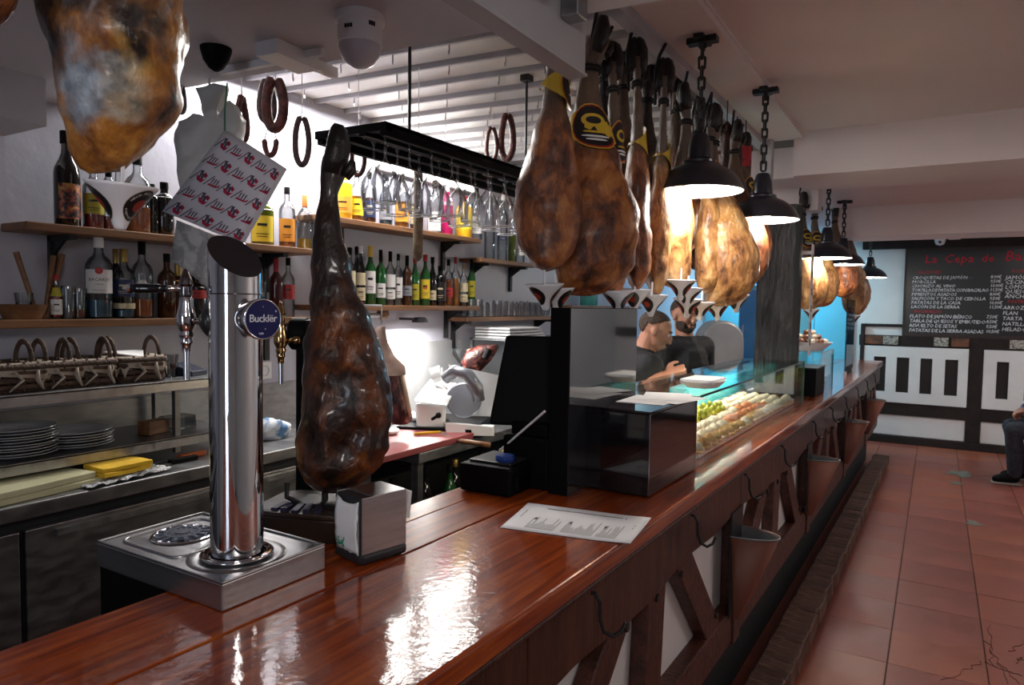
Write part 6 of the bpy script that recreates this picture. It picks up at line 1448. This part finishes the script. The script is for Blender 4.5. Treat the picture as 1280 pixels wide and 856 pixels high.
# work lamp over the cutting area
wlp = thing('work_lamp', 'small dark wall lamp lighting the white wall over the cutting area', 'lamp', px(525, 402, X=-2.60)); wlp.rotation_euler = (0, 0, 0)
b = B(); lathe(b, [(0, .028), (.04, .026), (.058, .006), (.058, -.004)], 24, Matrix.Diagonal((.7, 1, 1, 1))); box(b, XB - wlp.location.x + .001, -.02, -.012, .012, .008, .022); obj('lamp_head', b, charcoal, wlp, smooth=True)
b = B(); lathe(b, [(.05, -.003), (0, -.004)], 20, Matrix.Diagonal((.7, 1, 1, 1))); obj('lit_diffuser', b, plain('lit work lamp', (1, 1, 1), .5, emit=(1, .97, .92), es=25), wlp)
area('work_light', wlp.location + Vector((.02, 0, -.008)), .09, 20, (1, .97, .92), (0, math.radians(-12), 0))

# ------------------------------------------------------------------ far kitchen corner, blue light put into its turquoise and blue colours
teal = noisy('turquoise wall panel', [(0.3, (.10, .42, .58)), (0.7, (.14, .50, .66))], 2, rough=.35); blue_p = noisy('blue plastic curtain', [(0.3, (.02, .16, .42)), (0.7, (.05, .26, .55))], 3, rough=.35)
for i, (xa, xc) in enumerate(((-2.70, -2.24), (-2.235, -1.78), (-1.775, -1.32), (-1.315, -.87))):
    b = B(); box(b, xa, xc, YF - .03, YF - .012, .75, 2.12); o = obj('blue_panel', b, teal if i % 3 != 1 else blue_p, wall_far, bevel=.004)
kf = thing('tall_fridge', 'tall blue-lit refrigerator at the far end of the alley', 'refrigerator', (-1.62, 8.6, 0), 0); b = B(); box(b, -.33, .33, -.33, .33, .05, 1.86); obj('cabinet', b, teal, kf, bevel=.01); b = B(); box(b, -.31, .31, -.352, -.332, .12, 1.8); dd = obj('door', b, blue_p, kf, bevel=.006); b = B(); tube(b, [(-.27, -.36, .9), (-.27, -.38, .95), (-.27, -.38, 1.35), (-.27, -.36, 1.4)], .009, 8); obj('handle', b, steel, dd); b = B(); box(b, -.3, .3, -.3, .3, 0, .05); obj('plinth', b, black_matt, kf)
area('kitchen_light', (-1.75, 9.0, 2.40), .3, 40, (.5, .87, 1))
rcn = thing('rear_counter', 'turquoise topped rear work counter beyond the bartenders', 'counter', (-1.66, 6.3, 0)); b = B(); box(b, -.30, .30, -1.2, 1.4, 1.02, 1.06); obj('top', b, teal, rcn, bevel=.004); b = B(); box(b, -.28, .28, -1.18, 1.38, 0, 1.02); obj('carcass', b, steel_dull, rcn)
tq_ = thing('turquoise_lid', 'light turquoise plastic lid lying behind the glass display case', 'lid', bw(-.445, 3.9, CT)); b = B(); prism(b, [(-.10, -.62), (.0, -.62), (.0, .62), (-.16, .62)], .12, .15); box(b, -.10, .0, -.6, .6, 0, .12); obj('lid', b, plain('light turquoise plastic', (.08, .55, .68), .3), tq_, bevel=.004)  # block standing in for reflected blue light, put into its colour
gd = thing('steel_dome', 'grey round-topped steel dome behind the glass case, right of the bartenders', 'dome', px(897, 468, D=5.4)); gd.location.z = 1.061; gd.rotation_euler = (0, 0, .55)
b = B(); wD = 26 * 5.4 / F; hD = 1.6 + (386 - 402) * 5.4 / F - 1.061
prism(b, [(-wD, 0), (wD, 0)] + [(wD * math.cos(PI * k / 20), hD - wD + wD * math.sin(PI * k / 20)) for k in range(21)], -.12, .12, RX(PI / 2)); obj('dome', b, noisy('grey dome steel', [(0.3, (.30, .31, .33)), (0.7, (.38, .39, .41))], 4, rough=.4, metal=.3), gd, bevel=.02)
fp = thing('food_tray', 'white tray of fried food on the rear counter before the grey dome', 'tray', px(885, 452, D=5.1)); fp.location.z = 1.061
b = B(); box(b, -.12, .12, -.16, .16, .0, .035); obj('tray', b, white_plastic, fp, bevel=.01)
b = B(); rng = random.Random(3)
for k in range(22): ball(b, (rng.uniform(-.1, .1), rng.uniform(-.13, .13), .05 + .01 * rng.random()), .024, 8)
o = obj('fried_pieces', b, foodm['bread'], fp, smooth='all'); o['kind'] = 'stuff'
b = B(); box(b, .06, .10, .10, .14, .035, .11); obj('red_cap', b, CP['red'], fp, bevel=.01)
gpn = thing('glass_screen', 'upright blue-tinted glass screen at the far end of the bar', 'glass screen', bw(-.12, 6.55, CT), RB); b = B(); box(b, -.005, .005, -.25, .25, 0, .62); obj('pane', b, thin_glass('blue tinted glass', (.55, .80, .90), .12), gpn); b = B(); box(b, -.012, .012, -.25, -.23, 0, .03); box(b, -.012, .012, .23, .25, 0, .03); obj('clip', b, steel, gpn)

# ------------------------------------------------------------------ people
skin_m = noisy('warm skin', [(0.3, (.44, .19, .12)), (0.7, (.56, .27, .18))], 10, rough=.5)
shirt_black = noisy('black work shirt', [(0.3, (.006, .006, .008)), (0.7, (.014, .014, .018))], 14, rough=.8, bump=.3)
jeans = noisy('dark blue-black jeans', [(0.3, (.010, .012, .02)), (0.7, (.035, .04, .055))], 30, rough=.85, bump=.2)
hair_dark = noisy('short dark hair', [(0.3, (.03, .018, .012)), (0.7, (.09, .055, .04))], 60, rough=.7, bump=.5)
def V3(*a): return Vector(a)
def caps(bm, pts, radii, seg=14):
    tube(bm, pts, radii, seg)
    for p, r in zip(pts, radii): ball(bm, p, r, 12)
def remeshed(name, bm, mat, par, vox, sm=2):
    o = obj(name, bm, mat, par, smooth='all'); md = o.modifiers.new('r', 'REMESH'); md.mode = 'VOXEL'; md.voxel_size = vox; md.use_smooth_shade = True
    if sm: s = o.modifiers.new('s', 'SMOOTH'); s.factor = .5; s.iterations = sm
    return o
def head_into(bm, c, f, up):
    f, up = f.normalized(), up.normalized(); l = up.cross(f).normalized(); up = f.cross(l)
    M = Matrix((f, l, up)).transposed().to_4x4(); M.translation = c
    def E_(p, s, r=1, seg=18): ball(bm, (0, 0, 0), r, seg); 
    def el(p, s): 
        vs = ball(bm, (0, 0, 0), 1, 18); bmesh.ops.transform(bm, matrix=M @ T(*p) @ Matrix.Diagonal((*s, 1)), verts=vs)
    el((-.012, 0, .030), (.098, .076, .085)); el((.022, 0, -.015), (.070, .064, .085)); el((.045, 0, -.072), (.038, .042, .032)); el((.028, 0, -.06), (.05, .055, .035))
    el((.094, 0, -.012), (.018, .012, .028)); el((.104, 0, -.028), (.014, .016, .011)); el((.080, 0, .030), (.014, .05, .012)); el((.088, 0, -.060), (.010, .024, .006)); el((.086, 0, -.070), (.010, .022, .007))
    for s in (-1, 1): el((-.005, s * .077, -.008), (.020, .009, .032)); el((.07, s * .035, -.02), (.02, .022, .02))
    return M
def head_extras(M, par, hair=True, beard=False):
    if hair:
        b = B()
        vs = ball(b, (0, 0, 0), 1, 72); bmesh.ops.transform(b, matrix=T(-.014, 0, .033) @ Matrix.Diagonal((.0985, .0780, .0865, 1)), verts=vs)
        dele = [v for v in b.verts if (v.co.x > -.06 and v.co.z < .02 + .85 * max(0, v.co.x + .03)) or v.co.x > .055 or v.co.z < -.035]
        bmesh.ops.delete(b, geom=dele, context='VERTS'); bmesh.ops.transform(b, matrix=M, verts=b.verts)
        o = obj('hair', b, hair_dark, par, smooth='all'); md = o.modifiers.new('s', 'SOLIDIFY'); md.thickness = .003
    for s in (-1, 1):
        b = B(); vs = ball(b, (.079, s * .032, .008), .010, 10); bmesh.ops.transform(b, matrix=M, verts=vs); e = obj('eye', b, plain('eye white', (.7, .68, .66), .2), par, smooth='all')
        b = B(); vs = ball(b, (.0865, s * .032, .008), .005, 8); bmesh.ops.transform(b, matrix=M, verts=vs); obj('iris', b, black_gloss, e, smooth='all')
        b = B(); vs = tube(b, [(.088, s * .015, .030), (.090, s * .03, .034), (.080, s * .05, .030)], .004, 6); bmesh.ops.transform(b, matrix=M, verts=vs); obj('eyebrow', b, hair_dark, par, smooth='all')
    b = B(); vs = tube(b, [(.091, -.020, -.064), (.098, 0, -.0635), (.091, .020, -.064)], .003, 6); bmesh.ops.transform(b, matrix=M, verts=vs); obj('lips', b, plain('lips', (.32, .10, .085), .45), par, smooth='all')
    if beard:
        b = B()
        for (p, s) in (((.05, 0, -.082), (.044, .050, .034)), ((.03, .045, -.06), (.05, .02, .045)), ((.03, -.045, -.06), (.05, .02, .045)), ((.093, 0, -.050), (.010, .028, .006))):
            vs = ball(b, (0, 0, 0), 1, 14); bmesh.ops.transform(b, matrix=M @ T(*p) @ Matrix.Diagonal((*s, 1)), verts=vs)
        remeshed('beard', b, hair_dark, par, .006)
def hand_into(bm, w, d, n, side, curl=.5, spread=.10):
    """palm from wrist w along d, n = back-of-hand normal, side = thumb side +-1"""
    d, n = d.normalized(), n.normalized(); l = n.cross(d).normalized() * side
    c = w + d * .045
    M = Matrix((d, l, n)).transposed().to_4x4(); M.translation = c
    vs = ball(bm, (0, 0, 0), 1, 14); bmesh.ops.transform(bm, matrix=M @ Matrix.Diagonal((.052, .042, .017, 1)), verts=vs)
    for k, (o_, L_) in enumerate(((.030, .072), (.010, .080), (-.011, .075), (-.031, .058))):
        a = w + d * .082 + l * o_; dd = (d + l * spread * (o_ / .03)).normalized(); p = [a]
        for j, fr_ in enumerate((.45, .3, .25)):
            th = curl * (j + 1) * .75; p.append(p[-1] + (dd * math.cos(th) - n * math.sin(th)) * L_ * fr_)
        caps(bm, p, [.0095, .009, .0082, .007], 8)
    a = w + d * .02 + l * .030; caps(bm, [a, a + (d * .7 + l * .7) * .035, a + (d * .7 + l * .7) * .035 + (d * .95 + l * .2 - n * .3) * .032, a + (d * .7 + l * .7) * .035 + (d * .95 + l * .1 - n * .4) * .055], [.013, .011, .0098, .008], 8)
def person(label, P, head_c, f, up, beard=False, sleeve=.55, top=shirt_black, vox=.009, trousers=jeans, tmat=None):
    """P: world joints: pelvis chest neck shL shR elL wrL elR wrR hipL knL anL toL hipR knR anR toR, handL/handR = (dir, normal, side, curl)"""
    root = thing('person', label, 'person', (P['pelvis'].x, P['pelvis'].y, 0))
    o = root.location
    Q = {k: (v - o if isinstance(v, Vector) else v) for k, v in P.items()}
    b = B()
    caps(b, [Q['pelvis'], Q['pelvis'].lerp(Q['chest'], .5), Q['chest']], [.145, .14, .15], 20)
    caps(b, [Q['chest'], Q['neck']], [.13, .065]); caps(b, [Q['neck'], head_c - o - f.normalized() * .02], [.062, .055])
    caps(b, [Q['shL'], Q['chest'] + V3(0, 0, .06), Q['shR']], [.07, .11, .07])
    M = head_into(b, head_c - o, f, up)
    for s in 'LR':
        caps(b, [Q['sh' + s], Q['sh' + s].lerp(Q['el' + s], .4), Q['el' + s]], [.062, .055, .043]); caps(b, [Q['el' + s], Q['el' + s].lerp(Q['wr' + s], .35), Q['wr' + s]], [.043, .044, .028])
        h = Q['hand' + s]; hand_into(b, Q['wr' + s], h[0], h[1], h[2], h[3])
        caps(b, [Q['hip' + s], Q['kn' + s]], [.09, .058]); caps(b, [Q['kn' + s], Q['kn' + s].lerp(Q['an' + s], .35), Q['an' + s]], [.056, .055, .036]); caps(b, [Q['an' + s], Q['an' + s].lerp(Q['to' + s], .5), Q['to' + s]], [.036, .038, .026])
    remeshed('body', b, skin_m, root, vox * .75, 1)
    b = B()
    caps(b, [Q['pelvis'] + V3(0, 0, -.02), Q['pelvis'].lerp(Q['chest'], .5), Q['chest']], [.160, .155, .165], 20); caps(b, [Q['chest'], Q['chest'].lerp(Q['neck'], .75)], [.145, .085]); caps(b, [Q['shL'], Q['chest'] + V3(0, 0, .06), Q['shR']], [.082, .125, .082])
    for s in 'LR':
        if sleeve <= 1: caps(b, [Q['sh' + s], Q['sh' + s].lerp(Q['el' + s], sleeve * .5), Q['sh' + s].lerp(Q['el' + s], sleeve)], [.078, .074, .070])
        else: caps(b, [Q['sh' + s], Q['el' + s], Q['el' + s].lerp(Q['wr' + s], .9)], [.078, .064, .048])
    remeshed('shirt', b, top, root, vox, 3)
    b = B()
    caps(b, [Q['pelvis'] + V3(0, 0, -.04), Q['pelvis'] + V3(0, 0, -.01)], [.155, .150], 20)
    for s in 'LR': caps(b, [Q['hip' + s], Q['kn' + s]], [.108, .076]); caps(b, [Q['kn' + s], Q['kn' + s].lerp(Q['an' + s], .92)], [.074, .058])
    remeshed('trousers', b, trousers, root, vox * 1.2, 2)
    for s in 'LR':
        b = B(); caps(b, [Q['an' + s] + V3(0, 0, -.008), Q['an' + s].lerp(Q['to' + s], .5), Q['to' + s]], [.048, .047, .036]); 
        for v in b.verts: v.co.z = max(v.co.z, .004)
        sh = remeshed('shoe', b, black_satin, root, .010, 1)
        a, t_ = Q['an' + s], Q['to' + s]; dv = (t_ - a); dv.z = 0; b = B(); Ms = frame(V3(a.x, a.y, 0), dv, V3(-dv.y, dv.x, 0)); box(b, -.05, dv.length + .036, -.042, .042, .001, .02, Ms); obj('sole', b, plain('pale shoe sole', (.30, .28, .26), .7), sh, bevel=.006)
    head_extras(M, root, True, beard)
    return root
ir3 = Vector((.856, .518, 0)).normalized(); tc3 = Vector((.518, -.856, 0)).normalized()      # right in the photo, towards the photographer
def stand(x, y, z_neck): return V3(x, y, z_neck)
# 1: bending bartender in profile
c1 = px(819, 414, D=4.12); f1 = (ir3 * .93 + tc3 * .18 + V3(0, 0, -.42)).normalized(); up1 = (V3(0, 0, 1) + ir3 * .40).normalized()
n1 = px(806, 432, D=4.14); b1 = n1 - ir3 * .15; 
P1 = dict(pelvis=V3(b1.x - .02, b1.y - .02, .92), chest=n1 + V3(0, 0, -.20) - ir3 * .05, neck=n1 + V3(0, 0, -.02))
P1['shL'] = n1 + V3(0, 0, -.10) - tc3 * .17; P1['shR'] = n1 + V3(0, 0, -.11) + tc3 * .17
P1['elR'] = px(786, 482, D=3.93); P1['wrR'] = px(831, 469, D=3.93); P1['elL'] = P1['shL'] + V3(0, 0, -.27) + ir3 * .05; P1['wrL'] = P1['elL'] + ir3 * .20 + tc3 * .05 + V3(0, 0, .0)
P1['handR'] = (ir3 + V3(0, 0, .25), tc3 + V3(0, 0, .3), 1, .6); P1['handL'] = (ir3, V3(0, 0, 1), -1, .7)
for s, k in (('L', -1), ('R', 1)):
    hp = P1['pelvis'] + tc3 * .09 * k + V3(0, 0, -.06); P1['hip' + s] = hp; P1['kn' + s] = V3(hp.x, hp.y, .48) + ir3 * .03; P1['an' + s] = V3(hp.x, hp.y, .07); P1['to' + s] = V3(hp.x, hp.y, .045) + ir3 * .16
person('bartender in black T-shirt bending forward in profile, cropped hair, bare forearm raised', P1, c1, f1, up1, sleeve=.62)
# 2: bearded bartender behind him
c2 = px(855, 394, D=4.75); f2 = (tc3 * .85 + ir3 * .45 + V3(0, 0, -.15)).normalized(); lat = V3(-f2.y, f2.x, 0).normalized()
n2 = px(856, 416, D=4.77)
P2 = dict(pelvis=V3(n2.x, n2.y, .93), chest=n2 + V3(0, 0, -.20), neck=n2 + V3(0, 0, -.03), shL=n2 + V3(0, 0, -.10) + lat * .17, shR=n2 + V3(0, 0, -.10) - lat * .17)
for s, k in (('L', 1), ('R', -1)):
    P2['el' + s] = P2['sh' + s] + V3(0, 0, -.28) + lat * .03 * k; P2['wr' + s] = P2['el' + s] + f2 * .16 - lat * .06 * k + V3(0, 0, -.12); P2['hand' + s] = (f2 * .7 - lat * k * .2 + V3(0, 0, -.5), V3(0, 0, 1) + f2 * .5, k, .5)
    hp = P2['pelvis'] + lat * .09 * k + V3(0, 0, -.06); P2['hip' + s] = hp; P2['kn' + s] = V3(hp.x, hp.y, .48) + f2 * .02; P2['an' + s] = V3(hp.x, hp.y, .07); P2['to' + s] = V3(hp.x, hp.y, .045) + V3(f2.x, f2.y, 0) * .16
person('bearded bartender in black standing behind the bending one, facing the bar', P2, c2, f2, V3(0, 0, 1), beard=True, sleeve=1.9)
# 3: seated guest cut off by the right photo edge
plaid = _mat('blue and white checked shirt')[0]; nt = plaid.node_tree; bs = nt.nodes['Principled BSDF']; tc = nt.nodes.new('ShaderNodeTexCoord'); ck = nt.nodes.new('ShaderNodeTexChecker'); ck.inputs['Scale'].default_value = 38; ck.inputs[1].default_value = (.02, .03, .16, 1); ck.inputs[2].default_value = (.30, .32, .45, 1)
nt.links.new(tc.outputs['Object'], ck.inputs[0]); nt.links.new(ck.outputs[0], bs.inputs['Base Color']); bs.inputs['Roughness'].default_value = .8
an = px(1268, 598, Z=.06); lf = V3(-1, 0, 0); L3 = V3(0, 1, 0)
P3 = dict(pelvis=V3(an.x + .335, an.y + .06, .56)); 
P3['chest'] = P3['pelvis'] + V3(-.12, 0, .34); P3['neck'] = P3['chest'] + V3(.02, 0, .20)
for s, k in (('L', -1), ('R', 1)):
    P3['sh' + s] = P3['chest'] + V3(0, .18 * k, .09); P3['el' + s] = P3['sh' + s] + V3(-.03, .05 * k, -.27); P3['wr' + s] = P3['el' + s] + V3(-.12, -.12 * k, -.02); P3['hand' + s] = (V3(-.5, -.6 * k, -.3), V3(0, 0, 1), k, .8)
    P3['hip' + s] = P3['pelvis'] + V3(-.02, .10 * k, -.03); P3['kn' + s] = V3(an.x - .03, P3['pelvis'].y + .12 * k, .52); P3['an' + s] = V3(an.x + .0 + .08 * (k > 0), an.y + (0 if k < 0 else .26), .075); P3['to' + s] = P3['an' + s] + V3(-.14, -.02, -.032)
hd3 = P3['neck'] + V3(.0, 0, .17)
person('seated guest in blue checked shirt and dark jeans, cut off by the right photo edge', P3, hd3, lf, V3(0, 0, 1), sleeve=1.9, top=plaid)
st = thing('wooden_stool', 'dark wooden stool under the seated guest at the right photo edge', 'stool', (P3['pelvis'].x + .02, P3['pelvis'].y, 0))
b = B(); lathe(b, [(0, .40), (.17, .40), (.18, .415), (.17, .43), (0, .432)], 24); obj('seat', b, far_wood, st, smooth=True)
for a in range(4): b = B(); c_, s_2 = math.cos(PI / 4 + a * PI / 2), math.sin(PI / 4 + a * PI / 2); tube(b, [(.12 * c_, .12 * s_2, .40), (.17 * c_, .17 * s_2, .0)], .017, 8); obj('leg', b, far_wood, st)
